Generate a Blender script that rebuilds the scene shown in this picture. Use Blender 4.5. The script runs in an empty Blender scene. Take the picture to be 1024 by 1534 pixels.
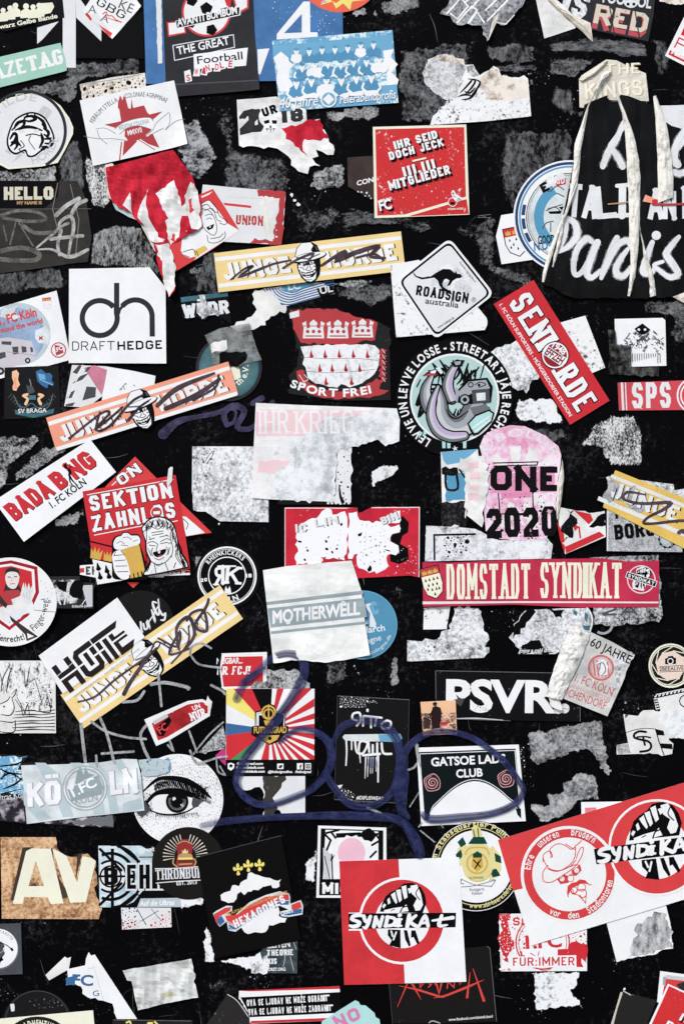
import bpy, bmesh, math, random
import numpy as np
from mathutils import Vector, geometry, noise

scene = bpy.context.scene
S = 0.0007            # metres of wall per unit of the drawing grid
CX, CY, HZ = 512, 767, 1.35

# ---------------------------------------------------------------- camera, light, exposure
cam_d = bpy.data.cameras.new('camera')
cam = bpy.data.objects.new('camera', cam_d)
scene.collection.objects.link(cam)
cam_d.sensor_fit = 'VERTICAL'
cam_d.sensor_height = 36
cam_d.lens = 60
cam.location = (0, -1534 * S * 60 / 36 - 0.001, HZ)
cam.rotation_euler = (math.radians(90), 0, 0)
cam_d.clip_start = 0.05
cam_d.clip_end = 100
scene.camera = cam

SUN_EL, SUN_AZ = 44, -30          # azimuth measured from straight in front of the wall, towards the viewer's left
world = bpy.data.worlds.new('World')
scene.world = world
world.use_nodes = True
wn = world.node_tree
sky = wn.nodes.new('ShaderNodeTexSky')
sky.sky_type = 'NISHITA'
sky.sun_disc = False
sky.sun_elevation = math.radians(SUN_EL)
sky.sun_rotation = math.radians(180 + SUN_AZ * -1)
sky.dust_density = 1.5
wn.links.new(sky.outputs[0], wn.nodes['Background'].inputs[0])
wn.nodes['Background'].inputs[1].default_value = 0.11
sun_d = bpy.data.lights.new('sun', 'SUN')
sun_d.energy = 1.5
sun_d.angle = math.radians(11)
sun_d.color = (1.0, 0.985, 0.97)
sun = bpy.data.objects.new('sun', sun_d)
scene.collection.objects.link(sun)
_d = Vector((math.sin(math.radians(SUN_AZ)) * math.cos(math.radians(SUN_EL)), -math.cos(math.radians(SUN_AZ)) * math.cos(math.radians(SUN_EL)), math.sin(math.radians(SUN_EL))))
sun.rotation_euler = _d.to_track_quat('Z', 'Y').to_euler()
scene.view_settings.view_transform = 'Standard'
scene.view_settings.look = 'None'
scene.view_settings.gamma = 1
scene.view_settings.use_curve_mapping = False
scene.view_settings.exposure = 0.76
WHITE = 1.0           # albedo = displayed linear value / WHITE

# ---------------------------------------------------------------- materials
def lin(c):
    out = []
    for v in c:
        v = v / 255
        v = v / 12.92 if v <= 0.04045 else ((v + 0.055) / 1.055) ** 2.4
        out.append(min(v / WHITE, 0.86))
    return (*out, 1)

class NT:
    def __init__(s, name):
        s.m = bpy.data.materials.new(name); s.m.use_nodes = True
        s.t = s.m.node_tree; s.b = s.t.nodes['Principled BSDF']
        s.pos = s.n('ShaderNodeNewGeometry').outputs['Position']
    def n(s, typ, **kw):
        x = s.t.nodes.new(typ)
        for k, v in kw.items(): setattr(x, k, v)
        return x
    def put(s, sock, v):
        if hasattr(v, 'links'): s.t.links.new(v, sock)
        else: sock.default_value = v
    def noise(s, scale, detail=6, rough=0.65, stretch=None, off=0):
        x = s.n('ShaderNodeTexNoise'); p = s.pos
        if stretch or off:
            mp = s.n('ShaderNodeMapping'); s.put(mp.inputs['Vector'], p)
            if stretch: mp.inputs['Scale'].default_value = stretch
            mp.inputs['Location'].default_value = (off, off * 0.7, off * 1.3); p = mp.outputs[0]
        s.put(x.inputs['Vector'], p)
        x.inputs['Scale'].default_value = scale; x.inputs['Detail'].default_value = detail; x.inputs['Roughness'].default_value = rough
        return x.outputs['Fac']
    def mr(s, v, a, b, c=0.0, d=1.0):
        x = s.n('ShaderNodeMapRange'); s.put(x.inputs[0], v)
        for i, k in enumerate((a, b, c, d)): x.inputs[i + 1].default_value = k
        return x.outputs[0]
    def math(s, op, a, b):
        x = s.n('ShaderNodeMath', operation=op); s.put(x.inputs[0], a); s.put(x.inputs[1], b); return x.outputs[0]
    def mix(s, f, a, b, blend='MIX'):
        x = s.n('ShaderNodeMix', data_type='RGBA', blend_type=blend)
        s.put(x.inputs[0], f); s.put(x.inputs[6], a); s.put(x.inputs[7], b); return x.outputs[2]
    def finish(s, col, rough=0.55, spec=0.15, bumps=(), alpha=None):
        s.put(s.b.inputs['Base Color'], col); s.put(s.b.inputs['Roughness'], rough)
        s.b.inputs['Specular IOR Level'].default_value = spec
        nrm = None
        for h, st_, dist in bumps:
            bp = s.n('ShaderNodeBump'); bp.inputs['Strength'].default_value = st_; bp.inputs['Distance'].default_value = dist
            s.put(bp.inputs['Height'], h)
            if nrm: s.put(bp.inputs['Normal'], nrm)
            nrm = bp.outputs[0]
        if nrm: s.put(s.b.inputs['Normal'], nrm)
        if alpha is not None: s.put(s.b.inputs['Alpha'], alpha)
        return s.m

_mc = {}
def M(rgb, wear=0.0, wc=(236, 234, 230), mot=0.05, rough=0.5, spec=0.12, crease=0.10, alpha=None, wsc=230):
    """printed paper or vinyl: an even ink with rubbed spots, faint dirt and paper creases"""
    key = ('M', tuple(rgb), wear, wc, mot, rough, spec, crease, alpha, wsc)
    if key in _mc: return _mc[key]
    t = NT('print_ink')
    low = t.noise(26, 7, 0.7)
    fine = t.noise(1100, 2, 0.6)
    col = t.mix(1.0, lin(rgb), t.mr(low, 0.36, 0.60, 1 - mot * 1.4, 1 + mot * .2), 'MULTIPLY')
    col = t.mix(1.0, col, t.mr(fine, 0.3, 0.7, 0.955, 1.03), 'MULTIPLY')
    rnd = t.n('ShaderNodeObjectInfo').outputs['Random']        # every sheet has aged a little differently
    col = t.mix(1.0, col, t.mix(rnd, (.955, .95, .935, 1), (1, 1, 1, 1)), 'MULTIPLY')
    # grime specks
    gr = t.noise(330, 8, 0.78, off=3.1)
    col = t.mix(t.mr(gr, 0.685, 0.735, 0, 0.55), col, lin((70, 66, 60)))
    if wear:
        n = t.noise(wsc, 10, 0.76, off=7.7); lg = t.noise(38, 4, 0.6, off=1.2)
        v = t.math('ADD', n, t.mr(lg, 0.35, 0.65, -0.07, 0.07))
        e = 0.70 - 0.22 * wear
        col = t.mix(t.mr(v, e, e + 0.025), col, lin(wc))
    cr = t.noise(55, 3, 0.5, off=2.3)
    m = t.finish(col, t.mr(rnd, 0, 1, rough - .2, rough + .12), spec, [(cr, crease, 0.0012), (fine, 0.12, 0.0002)], alpha)
    _mc[key] = m
    return m

def MT(c0, c1, scale=220, lo=0.42, hi=0.58, detail=9, rough=0.74, stretch=None, off=0, cover=False, c2=None, bump=0.5, spec=0.06, soft=0.035, alpha=1.0):
    """two-tone mottled stuff: torn paper fibre, glue smears, cork"""
    key = ('T', c0, c1, scale, lo, hi, detail, rough, stretch, off, cover, c2, bump, soft, alpha)
    if key in _mc: return _mc[key]
    t = NT('torn_fibre')
    a = t.noise(scale, detail, rough, stretch, off)
    big = t.noise(scale * 0.16, 4, 0.6, stretch, off + 5)
    v = t.math('ADD', a, t.mr(big, 0.3, 0.7, -0.09, 0.09))
    col = t.mix(t.mr(v, lo, hi), lin(c0), lin(c1))
    if c2:
        col = t.mix(t.mr(t.noise(scale * 0.3, 8, 0.7, None, off + 9), 0.55, 0.64), col, lin(c2))
    al = None
    if cover:
        at = t.n('ShaderNodeAttribute', attribute_name='cover').outputs['Fac']
        n2 = t.noise(scale * 0.8, 9, 0.78, stretch, off + 2)
        n4 = t.noise(scale * 0.14, 6, 0.7, stretch, off + 1)          # big bites out of the edge
        w = t.math('ADD', t.math('ADD', t.mr(at, 0, 1, -0.32, 0.44), n2), t.mr(n4, .34, .66, -.26, .14))
        al = t.math('MULTIPLY', t.mr(w, 0.5 - soft, 0.5 + soft), alpha)
    elif alpha < 1: al = alpha
    m = t.finish(col, 0.8, spec, [(v, bump, 0.0006)], al)
    _mc[key] = m
    return m

W = (240, 240, 240); K = (15, 15, 17); R = (204, 48, 56)
PAL = dict(
    W=M(W), W2=M((226, 227, 228)), TW=M((236, 235, 232), mot=0.16, crease=0.8), K=M((12, 12, 14), spec=0.04), DK=M((50, 50, 53), mot=0.15, spec=0.06), KW=M((17, 17, 20), 0.25, (110, 110, 112), spec=0.05),
    R=M(R), RW=M((206, 50, 52), 0.3), R2=M((178, 34, 52), mot=0.3, crease=0.8), R3=M((214, 66, 68)), DP=M((196, 50, 80), mot=0.15),
    Y=M((240, 210, 146)), YD=M((226, 190, 100), 0.25, (120, 110, 90)), GO=M((212, 172, 82)), CR=M((244, 236, 214)), BE=M((232, 224, 210), mot=0.18, crease=.8), OR=M((242, 160, 132)),
    BL=M((74, 122, 176), 0.15, mot=0.2), LB=M((112, 170, 202)), LB2=M((88, 152, 186), 0.06), TE=M((66, 112, 124), mot=.25), MI=M((163, 206, 188)), MI2=M((176, 218, 214)),
    PK=M((226, 150, 186), 0.22, mot=.25), PK2=M((240, 190, 206)), PKF=M((238, 205, 208)), PU=M((190, 170, 206)), G1=M((200, 202, 204)), G2=M((160, 166, 172)), G3=M((110, 112, 116)), G4=M((74, 76, 80)),
    PB=M((218, 225, 226), mot=.2, crease=.5), PB2=M((184, 199, 204)), GRB=M((150, 164, 168)), BR=M((66, 52, 50), mot=.3), SK=M((238, 190, 150)), OG=M((232, 104, 78)), YL=M((240, 222, 120)), NB=M((36, 66, 110)), GN=M((20, 66, 56)), LG=M((224, 214, 150)),
    BG=M((15, 24, 26), spec=.05), MG=M((190, 60, 130)), EMB=M((206, 198, 182)), ST=M((180, 62, 66)), HD=M((52, 48, 46), mot=.4), HG=M((120, 116, 110)), HC=M((214, 205, 186)), TAN=M((190, 150, 110)), BB=M((60, 104, 150)),
)
PAL['cork'] = MT((150, 104, 66), (226, 188, 146), 260, .38, .6, c2=(120, 84, 60))
PAL['STR'] = MT((170, 164, 150), (232, 228, 218), 180, .32, .50, bump=1.0)
PAL['BE2'] = MT((150, 148, 144), (226, 224, 218), 150, .33, .5)
PAL['fib'] = MT((120, 120, 120), (222, 222, 222), 240, .36, .58)
PAL['fibd'] = MT((30, 30, 32), (196, 196, 196), 420, .40, .60)
PAL['spk'] = MT((50, 50, 52), (234, 234, 233), 200, .36, .45)
PAL['silver'] = MT((84, 84, 86), (188, 190, 192), 330, .38, .62)
PAL['stain'] = MT((150, 130, 112), (232, 224, 212), 90, .36, .52)
PAL['noisy'] = MT((120, 122, 124), (206, 207, 208), 900, .4, .6)
PAL['tape'] = MT((96, 98, 98), (170, 172, 170), 120, .35, .6, alpha=.62)
PAL['smoke'] = MT((40, 38, 44), (216, 206, 214), 60, .40, .60)
PAL['ink'] = MT((36, 40, 78), (76, 82, 132), 110, .35, .65, alpha=.72, bump=.05, stretch=(.5, 1, 1))
PAL['inkp'] = MT((40, 37, 56), (88, 82, 114), 80, .35, .65, alpha=.72, bump=.05)
PAL['ink1'] = MT((34, 38, 72), (70, 76, 124), 110, .35, .65, alpha=.45, bump=.05)
PAL['ink2'] = MT((30, 34, 66), (74, 80, 132), 140, .35, .65, alpha=.38, bump=.05)
PAL['pen'] = MT((44, 34, 42), (92, 76, 84), 60, .35, .65, alpha=.9, bump=.05)
PAL['chalk'] = MT((120, 122, 124), (186, 188, 190), 300, .35, .6, bump=.1, alpha=.85)
PAL['spray'] = MT((40, 40, 42), (226, 226, 228), 160, .28, .5)
PAL['sprk'] = MT((16, 16, 17), (90, 84, 86), 300, .5, .8)
PAL['mist'] = MT((200, 200, 202), (236, 236, 238), 300, .3, .6, cover=True, soft=.34, bump=.1)
PAL['mistk'] = MT((12, 12, 13), (34, 32, 33), 300, .3, .6, cover=True, soft=.26, bump=.1)
PAL['photo'] = MT((104, 162, 196), (226, 238, 244), 260, .50, .60)
PAL['sketch'] = MT((24, 24, 24), (232, 232, 230), 300, .36, .50, stretch=(1, 1, .55))
PAL['bwphoto'] = MT((22, 22, 24), (214, 214, 214), 140, .44, .54)
PAL['pinkspr'] = MT((218, 146, 180), (244, 224, 234), 120, .34, .62)
PAL['mottw'] = MT((168, 172, 176), (232, 234, 234), 110, .32, .55)
PAL['redred'] = MT((150, 20, 36), (200, 44, 60), 60, .35, .6, bump=.9)
def mm(m): return PAL[m] if isinstance(m, str) else m

# ---------------------------------------------------------------- drawing grid -> polygons
A = np.eye(3)
_st = []
def V(c=None, r=None):
    global A
    if c is None: A = np.eye(3); return
    k = 270 / 1024
    A = np.array([[k, 0, (0, 250, 500, 754)[c]], [0, k, (0, 250, 500, 750, 1000, 1264)[r]], [0, 0, 1.0]])
def push(x, y, s=1.0, rot=0.0, sy=None):
    global A
    _st.append(A); a = math.radians(rot); sy = s if sy is None else sy
    A = A @ np.array([[math.cos(a) * s, -math.sin(a) * sy, x], [math.sin(a) * s, math.cos(a) * sy, y], [0, 0, 1.0]])
def pop():
    global A
    A = _st.pop()
def q(p): return (A[0, 0] * p[0] + A[0, 1] * p[1] + A[0, 2], A[1, 0] * p[0] + A[1, 1] * p[1] + A[1, 2])
def sc(): return math.sqrt(abs(A[0, 0] * A[1, 1] - A[0, 1] * A[1, 0]))
def pp(s):
    if not isinstance(s, str): return [tuple(p) for p in s]
    t = s.split(); out = []
    for i in range(0, len(t), 2):
        y = t[i + 1]; fl = y.endswith('t')
        out.append((float(t[i]), float(y.rstrip('t')), 1) if fl else (float(t[i]), float(y)))
    return out
rng = random.Random(5)
def jag(pts, amp, step, every=False):
    """tear the marked edges of an outline"""
    out = []; n = len(pts); sd = rng.random() * 100
    for i in range(n):
        a, b = pts[i], pts[(i + 1) % n]
        out.append((a[0], a[1]))
        if not (every or len(a) > 2): continue
        d = math.hypot(b[0] - a[0], b[1] - a[1]); k = int(d / step)
        if k < 2: continue
        nx, ny = (b[1] - a[1]) / d, -(b[0] - a[0]) / d
        for j in range(1, k):
            f = j / k; x, y = a[0] + (b[0] - a[0]) * f, a[1] + (b[1] - a[1]) * f
            o = noise.noise((x * .09, y * .09, sd)) * 1.3 + noise.noise((x * .3, y * .3, sd + 9)) * .8 + rng.uniform(-.5, .5)
            e = min(1, min(f, 1 - f) * 5)
            out.append((x + nx * o * amp * e, y + ny * o * amp * e))
    return out
def smooth(pts, closed=False, k=5):
    n = len(pts)
    if n < 3: return list(pts)
    out = []
    rngi = range(n if closed else n - 1)
    for i in rngi:
        g = (lambda j: pts[j % n]) if closed else (lambda j: pts[max(0, min(n - 1, j))])
        p0, p1, p2, p3 = g(i - 1), g(i), g(i + 1), g(i + 2)
        for j in range(k):
            t = j / k
            out.append(tuple(0.5 * (2 * p1[d] + (p2[d] - p0[d]) * t + (2 * p0[d] - 5 * p1[d] + 4 * p2[d] - p3[d]) * t * t + (3 * p1[d] - p0[d] - 3 * p2[d] + p3[d]) * t ** 3) for d in (0, 1)))
    if not closed: out.append(tuple(pts[-1][:2]))
    return out
def ell(cx, cy, rx, ry=None, n=40, rot=0, a0=0, a1=360):
    ry = rx if ry is None else ry; r = math.radians(rot); out = []
    full = abs(a1 - a0) >= 360
    for i in range(n if full else n + 1):
        a = math.radians(a0 + (a1 - a0) * i / n); x, y = rx * math.sin(a), -ry * math.cos(a)
        out.append((cx + x * math.cos(r) - y * math.sin(r), cy + x * math.sin(r) + y * math.cos(r)))
    return out
def cdt(loops, extra=(), holes=False):
    vs, fs = [], []
    for lp in loops:
        k = len(vs); vs += [Vector(p[:2]) for p in lp]; fs.append(list(range(k, len(vs))))
    vs += [Vector(p) for p in extra]
    r = geometry.delaunay_2d_cdt(vs, [], fs, 1, 1e-5)
    v = [tuple(p) for p in r[0]]; f = [list(x) for x in r[2]]
    if holes:
        c = np.array([[sum(v[i][0] for i in x) / len(x), sum(v[i][1] for i in x) / len(x)] for x in f]); bad = np.zeros(len(f), bool)
        for lp in loops[1:]: bad |= inside(lp, c[:, 0], c[:, 1])
        f = [x for x, b in zip(f, bad) if not b]
    return v, f
def inside(poly, x, y):
    """vectorised even-odd test"""
    c = np.zeros(np.shape(x), bool); n = len(poly)
    for i in range(n):
        x1, y1 = poly[i][:2]; x2, y2 = poly[(i + 1) % n][:2]
        if y1 == y2: continue
        c ^= ((y1 > y) != (y2 > y)) & (x < (x2 - x1) * (y - y1) / (y2 - y1) + x1)
    return c

# ---------------------------------------------------------------- things stuck to the wall
MARG = 120; CELL = 3
hmap = np.full(((1534 + 2 * MARG) // CELL, (1024 + 2 * MARG) // CELL), 0.00005)
_gy, _gx = np.mgrid[0:hmap.shape[0], 0:hmap.shape[1]]
_gx = _gx * CELL - MARG + CELL / 2; _gy = _gy * CELL - MARG + CELL / 2
DZ = 0.0000035
cur = None
LABELS = {}
class Thing:
    def __init__(s, label, name, cat, group):
        s.label, s.name, s.cat, s.group = label, name, cat, group
        s.parts = []; s.z = 0.0; s.kind = None; s.foot = []; s.bend = None; s.grid = 0; s.single = False
    def tgt(s):
        if not s.parts: s.parts.append(['sheet', [], None, None])
        return s.parts[-1][1]
def st(label, name='sticker', cat='sticker', group=None):
    global cur
    done(); cur = Thing(label, name, cat, group)
def part(name, label=None, of=None):
    """open a new part; of = the part it belongs to"""
    cur.parts.append([name, [], label, next((p for p in reversed(cur.parts) if p[0] == of), None) if of else None])
def emit(verts, faces, mat, cover=None):
    cur.tgt().append((verts, faces, mm(mat), cover))
def P(pts, mat, j=0, step=3, holes=None, sm=False):
    pts = pp(pts)
    loops = []
    for lp in [pts] + [pp(h) for h in (holes or [])]:
        lp = [(*q(p), *p[2:]) for p in lp]
        if sm: lp = smooth([p[:2] for p in lp], True)
        if j: lp = jag(lp, j, step, not any(len(p) > 2 for p in lp))
        loops.append([p[:2] for p in lp])
    v, f = cdt(loops, holes=bool(holes))
    cur.z += DZ
    emit([(x, y, cur.z) for x, y in v], f, mat)
    return loops[0]
def sh(pts, mat='W', j=1.2, step=2.5, th=0.00012, bend=None, grid=0, sm=False, name='sheet'):
    """the sheet itself: top face and sides; marked edges are torn"""
    part(name)
    pts = [(*q(p), *p[2:]) for p in pp(pts)]
    if sm: pts = smooth([p[:2] for p in pts], True)
    pts = jag(pts, j, step)
    th *= 0.6; v, f = cdt([pts]); cur.z += th
    emit([(x, y, cur.z) for x, y in v], f, mat)
    n = len(pts)
    emit([(x, y, cur.z) for x, y in pts] + [(x, y, cur.z - th - 0.00004) for x, y in pts], [[i, (i + 1) % n, n + (i + 1) % n, n + i] for i in range(n)], mat)
    cur.foot.append(pts); cur.bend = bend or cur.bend; cur.grid = grid or cur.grid
    return pts
def ribbon(pts, wd, caps=True):
    """strip of changing width with round ends, no folds inside; returns verts, faces"""
    pts = [p for i, p in enumerate(pts) if i == 0 or math.hypot(p[0] - pts[i - 1][0], p[1] - pts[i - 1][1]) > 1e-4]
    n = len(pts)
    if n < 2: return [], []
    closed = n > 3 and math.hypot(pts[0][0] - pts[-1][0], pts[0][1] - pts[-1][1]) < 1e-3
    if not hasattr(wd, '__len__'): wd = [wd] * n
    elif len(wd) != n:
        wd = list(np.interp(np.linspace(0, 1, n), np.linspace(0, 1, len(wd)), wd))
    L_, R_ = [], []
    for i in range(n):
        a = pts[i - 1] if i else (pts[-2] if closed else None)
        b = pts[i + 1] if i < n - 1 else (pts[1] if closed else None)
        p = pts[i]; d = []
        for u, w in ((a, p), (p, b)):
            if u is None or w is None: continue
            l = math.hypot(w[0] - u[0], w[1] - u[1]) or 1; d.append(((w[0] - u[0]) / l, (w[1] - u[1]) / l))
        if len(d) == 2:
            tx, ty = d[0][0] + d[1][0], d[0][1] + d[1][1]; l = math.hypot(tx, ty)
            if l < 1e-6: tx, ty = d[0]; k = 1
            else: tx /= l; ty /= l; k = 1 / max(0.45, tx * d[0][0] + ty * d[0][1])
        else: tx, ty = d[0]; k = 1
        h = wd[i] / 2 * k
        L_.append((p[0] + ty * h, p[1] - tx * h)); R_.append((p[0] - ty * h, p[1] + tx * h))
    v = []; f = []
    for a, b in zip(L_, R_): v += [a, b]
    for i in range(n - 1): f.append([2 * i, 2 * i + 2, 2 * i + 3, 2 * i + 1])
    if caps and not closed:
        for i, sgn in ((0, -1), (n - 1, 1)):
            p = pts[i]; o = pts[1] if i == 0 else pts[n - 2]
            a = math.atan2(p[1] - o[1], p[0] - o[0]); h = wd[i] / 2
            if h <= 0: continue
            ids = []
            for k in range(1, 5):
                an = a - math.pi / 2 + math.pi * k / 5
                ids.append(len(v)); v.append((p[0] + h * math.cos(an), p[1] + h * math.sin(an)))
            f.append([2 * i] + ids + [2 * i + 1] if sgn > 0 else [2 * i + 1] + ids + [2 * i])
    return v, f
def L(pts, w, mat, sm=True, caps=True, closed=False):
    pts = [q(p) for p in pp(pts)]
    if closed: pts = smooth(pts, True) if sm else pts; pts = pts + [pts[0]]
    elif sm: pts = smooth(pts)
    k = sc(); w = [x * k for x in w] if hasattr(w, '__len__') else w * k
    v, f = ribbon(pts, w, caps)
    cur.z += DZ
    n = len(v)
    emit([(x, y, cur.z + i * 2e-7) for i, (x, y) in enumerate(v)], f, mat)
    cur.z += n * 2e-7
    return v
def LL(many, w, mat, sm=False, caps=False):
    for s in many.split('|'): L(s, w, mat, sm, caps)
def O(cx, cy, r, mat, ry=None, n=40, rot=0): P(ell(cx, cy, r, ry, n, rot), mat)
def marker(pts, w):
    """felt marker: a thin wash and several dry bristle streaks along the stroke"""
    pts = smooth(pp(pts)); n = len(pts); w = list(np.interp(np.linspace(0, 1, n), np.linspace(0, 1, len(w)), w)) if hasattr(w, '__len__') else [w] * n
    L(pts, w, 'ink1', False)
    nr = []
    for i in range(n):
        a, b = pts[max(0, i - 1)], pts[min(n - 1, i + 1)]; l = math.hypot(b[0] - a[0], b[1] - a[1]) or 1; nr.append(((b[1] - a[1]) / l, -(b[0] - a[0]) / l))
    for k in range(9):
        o = rng.uniform(-.36, .36); i0 = rng.randrange(0, max(1, n // 2)); i1 = min(n, i0 + rng.randrange(max(4, n // 4), max(6, n))); tw = rng.uniform(.12, .34)
        if i1 - i0 > 3: L([(pts[i][0] + nr[i][0] * w[i] * o, pts[i][1] + nr[i][1] * w[i] * o) for i in range(i0, i1)], [w[i] * tw for i in range(i0, i1)], 'ink2', False)
def RG(cx, cy, r0, r1, mat, n=56, a0=0, a1=360):
    v = []; full = abs(a1 - a0) >= 360; k = n if full else n + 1
    for p in ell(cx, cy, r0, None, n, 0, a0, a1): v.append(q(p))
    for p in ell(cx, cy, r1, None, n, 0, a0, a1): v.append(q(p))
    cur.z += DZ
    emit([(x, y, cur.z) for x, y in v], [[i, (i + 1) % k, k + (i + 1) % k, k + i] for i in range(n)], mat)
def SPR(pts, w, mat, sm=True):
    """a sprayed line, dense in the middle and misty at its edges"""
    pts = [q(p) for p in pp(pts)]; pts = smooth(pts) if sm else pts; k = sc(); n = len(pts)
    w = list(np.interp(np.linspace(0, 1, n), np.linspace(0, 1, len(w)), w)) if hasattr(w, '__len__') else [w] * n
    vs = []; cv = []; cur.z += DZ
    for i, p in enumerate(pts):
        a, b = pts[max(0, i - 1)], pts[min(n - 1, i + 1)]; l = math.hypot(b[0] - a[0], b[1] - a[1]) or 1; nx, ny = (b[1] - a[1]) / l, -(b[0] - a[0]) / l
        for f, c in ((-.5, 0), (-.25, .5), (0, .8), (.25, .5), (.5, 0)):
            vs.append((p[0] + nx * f * w[i] * k, p[1] + ny * f * w[i] * k, cur.z + i * 1e-6)); cv.append(c * (0 if i in (0, n - 1) else 1))
    emit(vs, [[5 * i + j, 5 * i + j + 1, 5 * i + j + 6, 5 * i + j + 5] for i in range(n - 1) for j in range(4)], mat, cv); cur.z += n * 1e-6
_tc = {}
def tmesh(s, bold, shear):
    key = (s, bold, shear)
    if key not in _tc:
        c = bpy.data.curves.new('glyphs', 'FONT'); c.body = s; c.offset = bold; c.shear = shear; c.resolution_u = 3
        o = bpy.data.objects.new('glyphs', c); scene.collection.objects.link(o)
        me = bpy.data.meshes.new_from_object(o.evaluated_get(bpy.context.evaluated_depsgraph_get()))
        v = [tuple(x.co[:2]) for x in me.vertices]; f = [list(p.vertices) for p in me.polygons]
        bpy.data.objects.remove(o); bpy.data.curves.remove(c); bpy.data.meshes.remove(me)
        _tc[key] = (v, f)
    return _tc[key]
CAP = 0.72
def cap():
    global CAP
    v, _ = tmesh('H', 0, 0); CAP = max(p[1] for p in v)
def T(s, p0, p1, h, mat, b=0.0, shear=0.0):
    """lettering fitted between two baseline points, capitals h high"""
    v, f = tmesh(s, b, shear)
    if not v: return
    x0 = min(p[0] for p in v); x1 = max(p[0] for p in v)
    d = math.hypot(p1[0] - p0[0], p1[1] - p0[1]); e = ((p1[0] - p0[0]) / d, (p1[1] - p0[1]) / d)
    out = []
    cur.z += DZ
    for x, y in v:
        u = (x - x0) / (x1 - x0) * d; w = y / CAP * h
        out.append((*q((p0[0] + e[0] * u + e[1] * w, p0[1] + e[1] * u - e[0] * w)), cur.z))
    emit(out, f, mat)
def TC(s, cx, y, w, h, mat, b=0.0, shear=0.0): T(s, (cx - w / 2, y), (cx + w / 2, y), h, mat, b, shear)
def AT(s, cx, cy, r, a0, a1, h, mat, inward=False, b=0.0, wx=1.0):
    adv = []
    for ch in s:
        if ch == ' ': adv.append(0.42)
        else:
            v, _ = tmesh(ch, b, 0); adv.append((max(p[0] for p in v) - min(p[0] for p in v)) / CAP + 0.16)
    tot = sum(adv); a = a0; cur.z += DZ
    for ch, w in zip(s, adv):
        da = (a1 - a0) * w / tot; m = math.radians(a + da / 2); a += da
        if ch == ' ': continue
        v, f = tmesh(ch, b, 0); x0 = min(p[0] for p in v); x1 = max(p[0] for p in v)
        k = abs(math.radians(da)) * r / w * wx      # width of a cap-height unit
        sg = -1 if inward else 1
        tx, ty = math.cos(m) * sg, math.sin(m) * sg; ux, uy = math.sin(m) * sg, -math.cos(m) * sg
        bx, by = cx + r * math.sin(m), cy - r * math.cos(m)
        emit([(*q((bx + tx * (x - (x0 + x1) / 2) / CAP * k + ux * y / CAP * h, by + ty * (x - (x0 + x1) / 2) / CAP * k + uy * y / CAP * h)), cur.z) for x, y in v], f, mat)

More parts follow.
